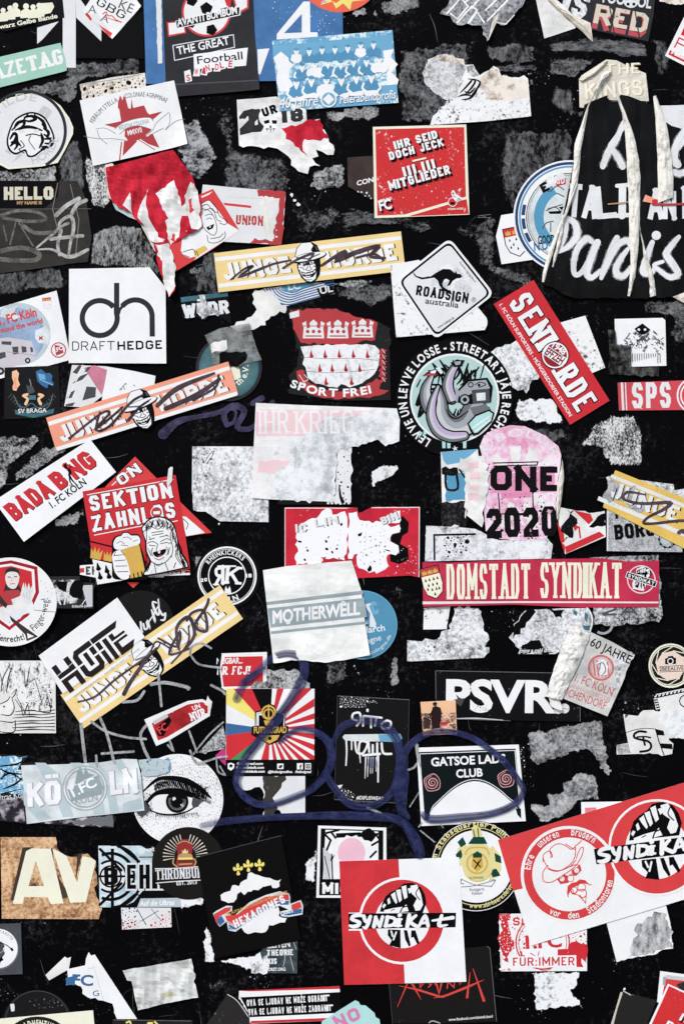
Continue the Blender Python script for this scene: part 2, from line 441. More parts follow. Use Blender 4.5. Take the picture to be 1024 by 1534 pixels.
GL = {
 'A': (.8, '0 0 .5 1 1 0|.2 .3 .8 .3'), 'B': (.72, '0 0 0 1 .75 1 1 .87 1 .65 .75 .52 0 .52|.75 .52 1 .39 1 .13 .75 0 0 0'), 'C': (.7, '1 .7 1 .83 .78 1 .22 1 0 .83 0 .17 .22 0 .78 0 1 .17 1 .3'),
 'D': (.74, '0 0 0 1 .7 1 1 .8 1 .2 .7 0 0 0'), 'E': (.62, '1 1 0 1 0 0 1 0|0 .52 .8 .52'), 'F': (.6, '1 1 0 1 0 0|0 .5 .8 .5'), 'G': (.74, '1 .75 1 .83 .78 1 .22 1 0 .83 0 .17 .22 0 .78 0 1 .17 1 .48 .55 .48'),
 'H': (.74, '0 0 0 1|1 0 1 1|0 .5 1 .5'), 'I': (.2, '.5 0 .5 1'), 'J': (.6, '1 1 1 .17 .78 0 .22 0 0 .17 0 .3'), 'K': (.74, '0 0 0 1|1 1 .05 .46|.35 .63 1 0'), 'L': (.66, '0 1 0 0 1 0'),
 'M': (.95, '0 0 0 1 .5 .3 1 1 1 0'), 'N': (.76, '0 0 0 1 1 0 1 1'), 'O': (.76, '.22 0 0 .17 0 .83 .22 1 .78 1 1 .83 1 .17 .78 0 .22 0'), 'P': (.7, '0 0 0 1 .75 1 1 .85 1 .6 .75 .45 0 .45'),
 'Q': (.76, '.22 0 0 .17 0 .83 .22 1 .78 1 1 .83 1 .17 .78 0 .22 0|.6 .3 1 0'), 'R': (.74, '0 0 0 1 .75 1 1 .85 1 .62 .75 .48 0 .48|.55 .48 1 0'), 'S': (.7, '1 .74 1 .83 .78 1 .22 1 0 .83 0 .66 .2 .53 .8 .47 1 .34 1 .17 .78 0 .22 0 0 .17 0 .26'),
 'T': (.82, '0 1 1 1|.5 1 .5 0'), 'U': (.74, '0 1 0 .17 .22 0 .78 0 1 .17 1 1'), 'V': (.78, '0 1 .5 0 1 1'), 'W': (1.05, '0 1 .25 0 .5 .8 .75 0 1 1'), 'X': (.76, '0 0 1 1|0 1 1 0'), 'Y': (.76, '0 1 .5 .5 1 1|.5 .5 .5 0'),
 'Z': (.68, '0 1 1 1 0 0 1 0'), '0': (.7, '.22 0 0 .17 0 .83 .22 1 .78 1 1 .83 1 .17 .78 0 .22 0'), '1': (.3, '0 .75 .7 1 .7 0'), '2': (.68, '0 .75 0 .85 .22 1 .78 1 1 .83 1 .6 0 .1 0 0 1 0'), '3': (.66, '0 .85 .2 1 .8 1 1 .85 1 .65 .75 .52 .4 .52|.75 .52 1 .38 1 .15 .8 0 .2 0 0 .15'),
 '8': (.7, '.25 .52 0 .66 0 .87 .22 1 .78 1 1 .87 1 .66 .75 .52 .25 .52 0 .38 0 .13 .22 0 .78 0 1 .13 1 .38 .75 .52'), '4': (.72, '.75 0 .75 1 0 .3 1 .3'), '6': (.7, '1 .85 .78 1 .22 1 0 .83 0 .17 .22 0 .78 0 1 .17 1 .4 .78 .55 0 .55'), '9': (.7, '1 .45 .22 .45 0 .6 0 .83 .22 1 .78 1 1 .83 1 .17 .78 0 0 0'),
 '.': (.2, '.5 0 .5 .12'), '!': (.2, '.5 1 .5 .35|.5 0 .5 .12'), '-': (.4, '0 .48 1 .48'), "'": (.15, '.5 1 .5 .8'), ',': (.2, '.5 .1 .3 -.15'), ' ': (.4, ''), '/': (.5, '0 0 1 1'), ':': (.2, '.5 0 .5 .1|.5 .5 .5 .7'),
}
for a_, b_ in (('Ä', 'A'), ('Ö', 'O'), ('Ü', 'U'), ('Ž', 'Z')): GL[a_] = GL[b_]
def B(s, p0, p1, h, mat, t=.2, th=None, slab=0.0, shear=0.0, gap=.2, grow=0.0, jit=0.0, dx=0, dy=0, stencil=False):
    """heavy drawn lettering: strokes t*h thick (th*h for level strokes), optional slab serifs"""
    th = t if th is None else th
    tot = sum(GL[c][0] for c in s) + gap * (len(s) - 1)
    d = math.hypot(p1[0] - p0[0], p1[1] - p0[1]); e = ((p1[0] - p0[0]) / d, (p1[1] - p0[1]) / d); fx = d / tot
    TX, ty = t * h, min(th, .27) * h
    X = 0; vs = []; fs = []; zi = 0
    cur.z += DZ
    for c in s:
        w = GL[c][0] * fx; jy = rng.uniform(-1, 1) * jit * h; jr = rng.uniform(-1, 1) * jit * .5
        tx = TX if c in 'I.:!,\'1-' else min(TX, w * (.27 if c in 'MW' else .34 if c in 'NAVKXYZ' else .40)); ty_ = ty
        segs = [pp(g) for g in GL[c][1].split('|') if g]
        lines = []
        for g in segs:
            g = [(x * (w - tx) + tx / 2 if w > tx * 1.2 else (x - .5) * max(w - tx, 0) + w / 2, y * (h - ty) + ty / 2) for x, y in g]
            lines.append((g, tx, ty))
            if slab:
                for i, o in ((0, 1), (-1, -2)):
                    x, y = g[i]
                    if (y < ty * .6 or y > h - ty * .6) and abs(g[o][1] - y) > h * .2 and not (g[0] == g[-1]):
                        sb = min(tx * slab, w * (.26 if c in 'TIYFPJ' else .34)); lines.append(([(x - sb, y), (x + sb, y)], tx, ty * .75 if th >= t * .8 else ty))
        if slab and c == 'T':
            for x in (tx * .3, w - tx * .3): lines.append(([(x, h - ty), (x, h - ty - h * .1)], tx * .6, ty))
        if c in 'ÄÖÜ':
            for k in (.28, .72): lines.append(([(k * w, h * 1.12), (k * w, h * 1.28)], tx, ty))
        if c == 'Ž': lines.append(([(.3 * w, h * 1.3), (.5 * w, h * 1.16), (.7 * w, h * 1.3)], tx * .6, ty * .6))
        for g, ax, ay in lines:
            ax2, ay2 = ax + grow * 2, ay + grow * 2
            ends = [min(p[0], abs(w - p[0])) < ax * .51 + 1e-3 if abs(p[1] - o[1]) < abs(p[0] - o[0]) * .3 else min(p[1], abs(h - p[1])) < ay * .51 + 1e-3 for p, o in ((g[0], g[1]), (g[-1], g[-2]))]
            g = [(x / ax2, y / ay2) for x, y in g]; n = len(g); closed = n > 3 and g[0] == g[-1]
            gr = (grow / ax2) if grow else 0
            for i in range(n - 1):
                (x0, y0), (x1, y1) = g[i], g[i + 1]; l = math.hypot(x1 - x0, y1 - y0)
                if l < 1e-6: continue
                ux, uy = (x1 - x0) / l, (y1 - y0) / l; ex = []
                for o in ((g[i - 1] if i else (g[-2] if closed else None)), (g[i + 2] if i + 2 < n else (g[1] if closed else None))):
                    if o is None: ex.append((.5 if ends[len(ex)] else 0) + gr * 0); continue
                    p = (x0, y0) if len(ex) == 0 else (x1, y1); m = math.hypot(o[0] - p[0], o[1] - p[1]) or 1
                    sg = -1 if len(ex) == 0 else 1
                    dt = ((o[0] - p[0]) * ux + (o[1] - p[1]) * uy) / m * sg
                    th_ = math.acos(max(-1, min(1, dt))); ex.append(min(.5 * math.tan(th_ / 2) if th_ < 2.2 else .7, .7))
                x0 -= ux * ex[0]; y0 -= uy * ex[0]; x1 += ux * ex[1]; y1 += uy * ex[1]
                k = len(vs)
                for x, y in ((x0 - uy * .5, y0 + ux * .5), (x0 + uy * .5, y0 - ux * .5), (x1 + uy * .5, y1 - ux * .5), (x1 - uy * .5, y1 + ux * .5)):
                    x *= ax2; y *= ay2
                    X2 = X + x + shear * y + jr * y; Y2 = y + jy
                    vs.append((*q((p0[0] + dx + e[0] * X2 + e[1] * Y2, p0[1] + dy + e[1] * X2 - e[0] * Y2)), cur.z + zi * 1e-6))
                fs.append([k, k + 1, k + 2, k + 3]); zi += 1
        X += w + gap * fx
    cur.z += zi * 1e-6
    emit(vs, fs, mat)
def SP(region, n, r0, r1, mat, seed=1, fn=None, k=6):
    """scatter of small flecks inside an outline, none touching"""
    rr = random.Random(seed); poly = [q(p) for p in pp(region)]; s_ = sc()
    xs = [p[0] for p in poly]; ys = [p[1] for p in poly]; got = []; vs = []; fs = []
    cur.z += DZ
    for _ in range(n * 12):
        if len(got) >= n: break
        x, y = rr.uniform(min(xs), max(xs)), rr.uniform(min(ys), max(ys)); r = s_ * (r0 + (r1 - r0) * rr.random() ** 2.2)
        if not inside(poly, np.array([x]), np.array([y]))[0]: continue
        if fn and rr.random() > fn(x, y): continue
        if any((x - a) ** 2 + (y - b) ** 2 < ((r + c) * 1.25) ** 2 for a, b, c in got[-400:]): continue
        got.append((x, y, r)); i0 = len(vs); a0 = rr.random() * 6; el = rr.uniform(.5, 1)
        for i in range(k):
            a = 6.2832 * i / k; rad = r * rr.uniform(.65, 1.2); ux, uy = rad * math.cos(a), rad * math.sin(a) * el
            vs.append((x + ux * math.cos(a0) - uy * math.sin(a0), y + ux * math.sin(a0) + uy * math.cos(a0), cur.z))
        fs.append(list(range(i0, i0 + k)))
    if vs: emit(vs, fs, mat)
def roll(la, lb, hgt, mat, n=7, name='curled_strip'):
    """a strip of paper curling off the wall between two edge lines"""
    part(name)
    a = smooth([q(p) for p in pp(la)], k=6); b = smooth([q(p) for p in pp(lb)], k=6)
    m = max(len(a), len(b))
    def rs(l):
        t = np.linspace(0, 1, len(l)); u = np.linspace(0, 1, m)
        return list(zip(np.interp(u, t, [p[0] for p in l]), np.interp(u, t, [p[1] for p in l])))
    a, b = rs(a), rs(b); cur.z += 0.0001; vs = []; fs = []
    for i in range(m):
        wob = 0.001 * (1 + .25 * noise.noise((i * .35, hgt * 999, 1.0)))
        for k in range(n):
            t = k / (n - 1); w = math.sin(math.pi * min(1, t * .86 + .02)) * hgt * wob * (0.45 + .55 * math.sin(math.pi * (0.08 + .84 * i / (m - 1))))
            j_ = 1.1 * noise.noise((i * .6, k * 1.3, 3.3 + hgt)); w *= 1 + .5 * noise.noise((i * .8, k * .9, 7.7))
            vs.append((a[i][0] + (b[i][0] - a[i][0]) * t + j_, a[i][1] + (b[i][1] - a[i][1]) * t, cur.z + w))
    for i in range(m - 1):
        for k in range(n - 1): fs.append([i * n + k, i * n + k + 1, (i + 1) * n + k + 1, (i + 1) * n + k])
    emit(vs, fs, mat); cur.z += DZ
    cur.foot.append(a + b[::-1])
def link(me, name, parent=None, loc=(0, 0, 0)):
    o = bpy.data.objects.new(name, me); scene.collection.objects.link(o); o.parent = parent; o.location = loc; return o
def mesh_of(chunks, name, cx, cy, z0, bend, grid):
    vs = []; fs = []; mi = []; mats = []; cov = []
    for v, f, m, c in chunks:
        k = len(vs)
        if m not in mats: mats.append(m)
        vs += v; fs += [[i + k for i in x] for x in f]; mi += [mats.index(m)] * len(f)
        cov += c if c is not None else [1.0] * len(v)
    me = bpy.data.meshes.new(name)
    me.from_pydata([((x - cx) * S, -(z + z0), -(y - cy) * S) for x, y, z in vs], [], fs)
    for m in mats: me.materials.append(m)
    me.polygons.foreach_set('material_index', mi)
    if any(c[3] is not None for c in chunks):
        at = me.attributes.new('cover', 'FLOAT', 'POINT'); at.data.foreach_set('value', cov)
    bm = bmesh.new(); bm.from_mesh(me)
    if bend and grid:
        bm.verts.ensure_lookup_table()
        xs = [v.co.x for v in bm.verts]; zs = [v.co.z for v in bm.verts]; g = grid * S
        dg = [v.co.x + v.co.z for v in bm.verts]
        for lo, hi, ax in ((min(xs), max(xs), (1, 0, 0)), (min(zs), max(zs), (0, 0, 1)), (min(dg), max(dg), (1, 0, 1))):
            k = math.ceil(lo / g)
            while k * g < hi:
                bmesh.ops.bisect_plane(bm, geom=bm.verts[:] + bm.edges[:] + bm.faces[:], plane_co=Vector((ax[0] * k * g, 0, 0) if ax[0] else (0, 0, k * g)), plane_no=ax, dist=1e-7); k += 1
        memo = {}
        def at(i, j):
            if (i, j) not in memo: memo[i, j] = bend(i * grid + cx, -j * grid + cy)
            return memo[i, j]
        for v in bm.verts:          # one and the same faceted fold for the sheet and everything printed on it
            u, w = v.co.x / g, v.co.z / g; i, j = math.floor(u), math.floor(w); u -= i; w -= j
            if u + w <= 1: h = at(i, j) * (1 - u - w) + at(i + 1, j) * u + at(i, j + 1) * w
            else: h = at(i + 1, j + 1) * (u + w - 1) + at(i, j + 1) * (1 - u) + at(i + 1, j) * (1 - w)
            v.co.y -= h
    flip = [f for f in bm.faces if f.calc_area() > 0 and (f.normal_update() or f.normal.y > 0.5)]
    bmesh.ops.reverse_faces(bm, faces=flip)
    bm.to_mesh(me); bm.free()
    return me
def done():
    global cur
    c = cur; cur = None
    if c is None: return
    c.parts = [p for p in c.parts if p[1]]
    allv = [v for p in c.parts for ch in p[1] for v in ch[0]]
    xs = [v[0] for v in allv]; ys = [v[1] for v in allv]
    cx, cy = (min(xs) + max(xs)) / 2, (min(ys) + max(ys)) / 2
    mask = np.zeros(hmap.shape, bool)
    if c.foot:
        for poly in c.foot:
            px = [p[0] for p in poly]; py = [p[1] for p in poly]
            i0, i1 = int((min(py) + MARG) / CELL) - 1, int((max(py) + MARG) / CELL) + 2; j0, j1 = int((min(px) + MARG) / CELL) - 1, int((max(px) + MARG) / CELL) + 2
            i0, j0 = max(i0, 0), max(j0, 0)
            sl = (slice(i0, i1), slice(j0, j1)); m = inside(poly, _gx[sl], _gy[sl])
            mm_ = m.copy()
            for dy in (-1, 0, 1):
                for dx in (-1, 0, 1): mm_ |= np.roll(np.roll(m, dy, 0), dx, 1)
            mask[sl] |= mm_
    for x, y, _ in allv:
        i, j = int((y + MARG) / CELL), int((x + MARG) / CELL)
        if 0 <= i < mask.shape[0] and 0 <= j < mask.shape[1]: mask[i, j] = True
    z0 = hmap[mask].max() + 0.00005 if mask.any() else 0.0001
    hmap[mask] = z0 + c.z
    loc = ((cx - CX) * S, 0, (CY - cy) * S + HZ)
    base = loc
    if len(c.parts) == 1:
        o = link(mesh_of(c.parts[0][1], c.name, cx, cy, z0, c.bend, c.grid), c.name, None, base); root = o
    else:
        root = bpy.data.objects.new(c.name, None); scene.collection.objects.link(root); root.location = base
        root.empty_display_size = 0.02
        made = {}
        for p in c.parts:
            nm, ch, lb, pa = p
            o = made[id(p)] = link(mesh_of(ch, nm, cx, cy, z0, c.bend, c.grid), nm, made.get(id(pa), root) if pa else root)
            if lb: o['label'] = lb
    root['label'] = c.label; root['category'] = c.cat
    if c.group: root['group'] = c.group
    if getattr(c, 'kind', None): root['kind'] = c.kind
def wave(amp, sx, sy=None, seed=0, lifts=()):
    """paper that does not lie flat: soft folds plus lifted corners (x, y, direction x, y, length, height in mm)"""
    sy = sy or sx
    lf = [(q((l[0], l[1])), *l[2:]) for l in lifts]
    def f(x, y):
        z = amp * 0.001 * (0.5 + noise.noise((x / sx, y / sy, seed)) + .4 * noise.noise((x / sx * 2.3, y / sy * 2.3, seed + 5)))
        for (lx, ly), dx, dy, ln, h in lf:
            d = ((x - lx) * dx + (y - ly) * dy) / math.hypot(dx, dy) / ln
            if d > 0: z += h * 0.001 * d * d
        return max(z, 0)
    return f
_rc = [0]
def res(label, outline, mat, D=14, name='glue_residue', cat='glue residue', group=None, g=5, amp=3):
    """a patch of paper fibre and glue left on the wall, fraying out over D units"""
    if isinstance(mat, list): mat = mat[_rc[0] % len(mat)]; _rc[0] += 1
    st(label, name, cat, group)
    pts = jag([(*q(p), 1) for p in pp(outline)], amp, 3)
    P_ = np.array([p[:2] for p in pts])
    x0, y0 = P_.min(0); x1, y1 = P_.max(0)
    gx, gy = np.meshgrid(np.arange(x0 + g / 2, x1, g), np.arange(y0 + g / 2, y1, g))
    gx = gx.ravel() + .01 * np.arange(gx.size) % 1; gy = gy.ravel()
    def dist(x, y):
        a = P_; b = np.roll(P_, -1, 0); ab = b - a
        t = np.clip(((x[:, None] - a[:, 0]) * ab[:, 0] + (y[:, None] - a[:, 1]) * ab[:, 1]) / np.maximum((ab ** 2).sum(1), 1e-9), 0, 1)
        return np.sqrt(((x[:, None] - a[:, 0] - t * ab[:, 0]) ** 2 + (y[:, None] - a[:, 1] - t * ab[:, 1]) ** 2).min(1))
    m = inside([tuple(p) for p in P_], gx, gy); gx, gy = gx[m], gy[m]
    if gx.size:
        dd = dist(gx, gy); gx, gy = gx[dd > 1.5], gy[dd > 1.5]
    v, f = cdt([[p[:2] for p in pts]], list(zip(gx, gy)))
    va = np.array(v); d = dist(va[:, 0], va[:, 1])
    D *= 1.15
    part('sheet'); cur.z = 0.00004
    emit([(x, y, cur.z) for x, y in v], f, mat, [float(min(1, k / D)) for k in d])
    cur.foot.append([p[:2] for p in pts])
cap()

# ---------------------------------------------------------------- the wall
t = NT('black_wall_paint')
n1 = t.noise(9, 8, 0.68); n2 = t.noise(420, 9, 0.75, off=4); n3 = t.noise(170, 10, 0.78, off=8)
col = t.mix(t.mr(t.math('ADD', n3, t.mr(n1, .35, .65, -.14, .10)), .54, .70, 0, .55), lin((5, 5, 7)), lin((66, 66, 68)))
col = t.mix(t.mr(n2, .690, .715, 0, .8), col, lin((150, 150, 150)))
wall_mat = t.finish(col, t.mr(n3, .3, .7, .45, .75), 0.03, [(n3, .35, .0008), (n2, .15, .0003)])
me = bpy.data.meshes.new('wall')
bm = bmesh.new()
bmesh.ops.create_cube(bm, size=1)
for v in bm.verts: v.co = Vector((v.co.x * 1.6, v.co.y * .2 + .1, v.co.z * 2.4))
bm.to_mesh(me); bm.free()
me.materials.append(wall_mat)
wall = link(me, 'wall', None, (0, 0, HZ))
wall['kind'] = 'structure'; wall['label'] = 'black painted wall covered in stickers and torn paper'

# ================================================================ glue and paper fibre left on the wall
st('fine pale flecks and scratches in the black paint', 'wall_flecks', 'flecks')
part('flecks'); cur.kind = 'stuff'
rr = random.Random(77)
hubs = [(rr.uniform(-20, 1044), rr.uniform(-20, 1554), rr.uniform(18, 60)) for _ in range(60)]
for k, (x, y, r) in enumerate(hubs):
    SP(ell(x, y, r, r * rr.uniform(.4, 1), 12, rr.uniform(0, 180)), rr.randrange(6, 26), .35, 1.7, ('G3', 'G2', 'G4')[k % 3], 300 + k, None, 5)
for k in range(120):
    x, y = rr.uniform(-10, 1034), rr.uniform(-10, 1544); a = rr.choice((rr.uniform(-.25, .25), rr.uniform(1.2, 1.9), rr.uniform(0, 3.1))); l = rr.uniform(6, 46)
    L([(x, y), (x + l * .5 * math.cos(a) + rr.uniform(-2, 2), y + l * .5 * math.sin(a) + rr.uniform(-2, 2)), (x + l * math.cos(a), y + l * math.sin(a))], [.2, rr.uniform(.4, 1.0), .2], ('G4', 'G3', 'G4')[k % 3], True, False)
RL = [MT((22, 22, 24), (210, 210, 208), 430, .40, .60, 10, .78, cover=True), MT((16, 16, 18), (188, 188, 186), 300, .42, .60, 10, .80, cover=True, off=11), MT((26, 26, 28), (222, 222, 220), 560, .42, .58, 9, .72, stretch=(1, 1, .6), cover=True), MT((20, 20, 22), (176, 176, 178), 240, .40, .56, 10, .82, stretch=(.7, 1, 1), cover=True, off=4)]
RG_ = [MT((60, 60, 62), (184, 184, 184), 380, .38, .62, 10, .76, cover=True), MT((70, 70, 72), (196, 196, 196), 240, .36, .62, 10, .80, cover=True, off=8), MT((40, 40, 42), (168, 168, 168), 520, .38, .60, 9, .74, cover=True, off=2)]
RM = [MT((14, 14, 16), (138, 138, 138), 360, .42, .64, 10, .78, cover=True), MT((12, 12, 14), (122, 122, 124), 250, .42, .62, 10, .80, stretch=(.45, 1, 1), cover=True, off=6)]
RD = [MT((11, 11, 13), (140, 140, 142), 330, .43, .68, 11, .80, cover=True, soft=.06), MT((11, 11, 13), (124, 124, 126), 220, .43, .66, 11, .82, stretch=(1, 1, .6), cover=True, soft=.05, off=3)]
RDV = MT((12, 12, 14), (130, 130, 132), 260, .42, .66, 10, .76, stretch=(1, 1, .45), cover=True, soft=.06)
RW_ = MT((104, 106, 108), (232, 233, 233), 210, .30, .46, 9, .74, cover=True, soft=.03)
RWS = MT((40, 40, 42), (236, 236, 235), 170, .33, .40, 9, .72, cover=True, soft=.03)
RV = MT((10, 10, 12), (170, 170, 170), 300, .43, .62, 10, .78, stretch=(1, 1, .4), cover=True)
GD = 'faint glue smears on the black paint'
V(0, 0)
res('dull grey glue smear above the torn beige scrap with black spots', '430 345 800 335 815 430 470 470 450 560 380 640 320 560 100 545 90 490 380 420', RM, 12)
res('dark worn glue patch beside the round curly head sticker', '330 790 470 770 500 1040 440 1130 330 1100 310 950', RDV, 14)
res('bright grainy glue patch under the round curly head sticker', '-20 960 330 930 325 1040 440 1060 300 1110 -20 1090', RL, 8)
res('narrow grainy strip between the red star sticker and the brown hello sticker', '465 790 520 900 640 930 640 1150 590 1190 510 1180 480 1010', RL, 6)
V(1, 0)
res('bright speckled oval beside the white red star sticker', '60 690 180 655 215 690 235 740 290 830 290 940 240 1000 190 1060 110 1010 30 830', RL, 12)
res('wide dark smear beneath the dark grey football card', '240 570 330 560 400 590 420 830 600 850 700 900 740 1000 700 1150 560 1200 380 1180 280 1080 300 900', RD, 22)
res('grainy glue cloud under the torn crumpled white and red scrap', '820 960 900 930 1000 880 1030 1060 1000 1080 860 1095 790 1080', RL, 9)
res('grainy strip below the pale blue team photo', '890 620 1212 590 1215 680 1080 690 890 690', RG_, 7)
V(2, 0)
res('grey glue crust under the orange disc', '-70 70 60 80 160 30 190 50 180 95 60 115 -60 100', RG_, 7)
res('grey crust strip at the upper edge of the wall', '260 20 330 -30 500 -40 495 60 440 75 320 100 260 90', RG_, 8)
res('small grey crust flake beside the upper crust strip', '205 40 245 30 245 70 270 105 235 108 215 70', RG_, 4)
res('faint dark square ghost above the red square member sticker', '430 205 860 195 865 420 700 700 440 640', RD, 60)
res('faint dark streaks beside the red square member sticker', '920 700 1010 700 1040 1000 1100 1200 960 1250 920 1000', RDV, 20)
V(3, 0)
for i, (a, lb) in enumerate((('-20 255 190 250 190 300 150 310 -40 320', 'finger-thick grey glue ridge, uppermost of a heap'), ('-30 325 195 315 190 350 60 355 -30 350', 'thin grey glue ridge in the middle of a heap'), ('-60 360 195 355 195 410 120 425 -60 420', 'grey glue ridge just above the torn white poster'), ('130 435 180 430 180 500 140 500', 'small grey glue lump at the torn white poster corner'))):
    res(lb, a, RM, 5)
res('cracked dark glue field below the curled white flap', '240 230 500 190 820 235 830 330 700 345 560 310 240 320', RM, 12, amp=2)
res('cracked dark glue band above the cream kings scrap', '240 320 420 310 570 330 440 430 400 460 240 440', RM, 9, amp=2)
res('broad dark glue field beside the cream kings scrap', '230 450 420 465 430 620 640 590 820 590 800 680 640 700 400 690 220 640', RD, 20)
res('pale grey flaking blot beside the blue ringed disc', '60 860 110 835 140 870 90 910 70 1000 130 970 145 1020 60 1050 20 1000 40 930', MT((70, 72, 74), (150, 152, 154), 300, .38, .62, cover=True), 5)
res('dark scuffed area around the blue ringed disc', '-40 800 330 760 400 900 260 960 160 1050 0 1200 -60 1050', RD, 25)
res('dark scuffs at the upper corner beside the red lettered sticker', '830 190 920 210 1000 300 920 480 840 470', RD, 16)
V(0, 1)
res('bright cracked glue field between the brown sticker and the red wet poster', '520 365 640 320 700 320 800 330 880 430 900 560 930 650 860 590 640 570 500 570', RV, 7)
V(1, 1)
res('grey grainy wedge under the orange striped scarf sticker', '70 590 280 520 290 660 200 655 90 605', RG_, 6)
res('tiny white paper flake beneath the torn crumpled scrap', '660 90 700 130 740 180 765 225 745 232 700 170', RW_, 3, 'paper_scrap', 'torn paper')
res('grey crumbs at the end of the yellow striped scarf sticker', '880 650 1030 630 1180 620 1175 680 1140 720 1000 690 900 680', RL, 7)
res('broad dark smear above the yellow striped scarf sticker', '680 210 960 170 1030 300 1030 400 690 440', RD, 30)
V(2, 1)
res('dark grey worn rectangle below the red square member sticker', '90 200 570 300 580 400 400 400 380 365 20 400 10 250', RM, 20)
res('faint worn field above the black kangaroo diamond', '580 300 930 260 980 440 960 640 780 520 640 400', RD, 45)
V(0, 2)
res('large light grainy patch below the black emblem sticker', '-30 570 245 568 235 610 130 700 60 770 40 850 -10 930 -40 930', RL, 6)
res('grainy grey wedge under the white bada sticker', '200 660 320 610 430 650 300 730 180 830 80 850 70 800 150 715', RG_, 9)
res('grainy grey crumbs under the lower edge of the white bada sticker', '270 1085 480 960 490 1040 440 1090 340 1105', RG_, 7)
V(1, 2)
res('small grey smear below the red crown crest sticker', '940 392 1030 386 1030 402 950 406', RG_, 3)
V(2, 2)
res('ragged pale flake in the black gap below the faded pink poster', '195 770 290 740 375 750 330 830 240 850 215 880 205 830', MT((120, 120, 120), (226, 226, 226), 200, .34, .5, cover=True), 4, 'paper_scrap', 'torn paper')
res('small pale flake below the ragged pale flake', '168 905 235 890 222 922 185 930', RG_, 4, 'paper_scrap', 'torn paper')
V(3, 2)
res('grey brick shaped paper remnant between the octopus disc and the red diagonal sticker', '50 420 80 360 280 350 365 520 60 510', RW_, 6, 'paper_scrap', 'torn paper')
res('ragged grey remnant beneath the red SPS strip', '400 650 470 570 500 490 640 450 750 440 800 560 812 735 770 762 690 770 600 750 540 660', RL, 10, 'paper_scrap', 'torn paper')
res('faint streak at the edge of the wall below the red SPS strip', '950 540 990 540 1050 800 1040 900 980 800', RD, 14)
V(1, 3)
res('pale crumbs behind the black round kickers sticker', '150 300 230 290 200 400 180 545 145 545 160 420', RG_, 6)
res('scuffed grey strip below the black round kickers sticker', '480 600 560 560 560 700 480 730', RD, 20)
res('thin white flake above the black round kickers sticker', '288 125 303 122 302 175 290 170', RW_, 2, 'paper_scrap', 'torn paper')
V(2, 3)
res('faint grey scuffs below the torn red posters', '190 480 400 430 440 700 380 730 330 560', RD, 25)
V(2, 4)
res('upright grey flake above the small dancing photo', '325 -52 345 -110 368 -40 380 115 305 112', RG_, 4, 'paper_scrap', 'torn paper')
V(3, 4)
res('grey seven shaped paper remnant below the club card with rolled edge', '125 365 565 292 575 430 600 500 612 615 590 628 540 555 470 465 400 480 330 515 250 530 190 558 150 530', RG_ , 3, 'paper_scrap', 'torn paper')
res('grainy grey cloud shaped remnant above the red double disc banner', '130 780 180 745 240 770 235 700 330 695 320 655 400 605 500 585 540 620 560 757 440 765 400 810 350 840 320 870 200 892', RG_, 7, 'paper_scrap', 'torn paper')
res('tiny pale flake above the red double disc banner', '970 590 1030 572 1030 600', RW_, 2, 'paper_scrap', 'torn paper')
V(0, 4)
res('pale smoky blot beside the black and white sketch sticker', '340 340 460 330 455 370 335 370', RG_, 10)
V(0, 5)
res('faint dusty streaks above the pale crumpled scrap', '760 590 1030 520 1030 580 860 600 800 680 740 650', RM, 16)
res('faint smears above the cream adventure sticker', '200 900 480 890 520 940 200 955', RM, 14)
V(1, 5)
res('grainy paper remnant behind the hexagon card', '205 470 235 430 270 600 280 650 420 640 550 600 560 700 500 735 410 692 200 682', RW_, 5, 'paper_scrap', 'torn paper')
res('pale remnant beside the black burger disc', '45 298 215 295 215 365 40 365', RW_, 5, 'paper_scrap', 'torn paper')
res('faint dusty smear beneath the hexagon card', '180 760 340 740 370 850 200 860', RD, 25)
res('rounded pale remnant beside the pink faced sticker', '765 210 770 110 835 20 855 -60 940 -60 880 0 850 240 760 236', RW_, 9, 'paper_scrap', 'torn paper')
V(2, 5)
res('ragged crumb beside the yellow crest disc', '900 400 1010 320 1010 360 950 400 925 440', RG_, 6, 'paper_scrap', 'torn paper')
V(3, 5)
res('grainy square remnant under the red forever sticker', '150 720 435 720 420 770 432 800 390 835 425 870 460 915 450 930 172 957', RW_, 5, 'paper_scrap', 'torn paper')
res('faint streaks at the lower edge beside the white sheet remnant', '820 640 1040 560 1040 700 860 760', RD, 30)
res('tiny pale peg shaped flake near the red corner sticker', '640 800 690 815 700 840 650 815', RW_, 2, 'paper_scrap', 'torn paper')

V()
for lb, o in (('worn dark field beside the pale blue team photo', '596 72 700 60 706 96 690 190 600 184 592 130'), ('worn dark field above the blue ringed disc', '752 196 862 190 858 240 820 262 780 300 752 290'),
    ('dark worn block between the crest sticker and the red diagonal sticker', '700 330 745 322 742 392 800 410 812 440 760 424 716 402'), ('worn strip under the tall red wet poster', '300 376 330 372 328 400 350 432 330 452 288 440'),
    ('dark worn block beside the white tattoo sticker', '960 446 1040 444 1040 516 1004 520 1000 476 952 470'), ('dark worn patch above the travel sticker', '-10 402 96 398 100 436 60 434 -10 452'),
    ('worn patch between the two big dark cards near the upper edge', '98 92 212 84 214 116 190 110 120 120 90 122'), ('worn block below the torn silver sticker', '720 66 770 60 800 66 810 96 770 102 730 90'),
    ('dark scuffed block under the wide yellow scarf', '500 426 590 420 592 446 560 462 520 452 500 440'), ('worn dark band beside the octopus disc', '770 640 850 636 856 662 800 676 776 664'),
    ('worn dark streak near the ray sticker', '480 970 520 960 524 1022 486 1036')):
    res(lb, o, RD, 9, amp=4)

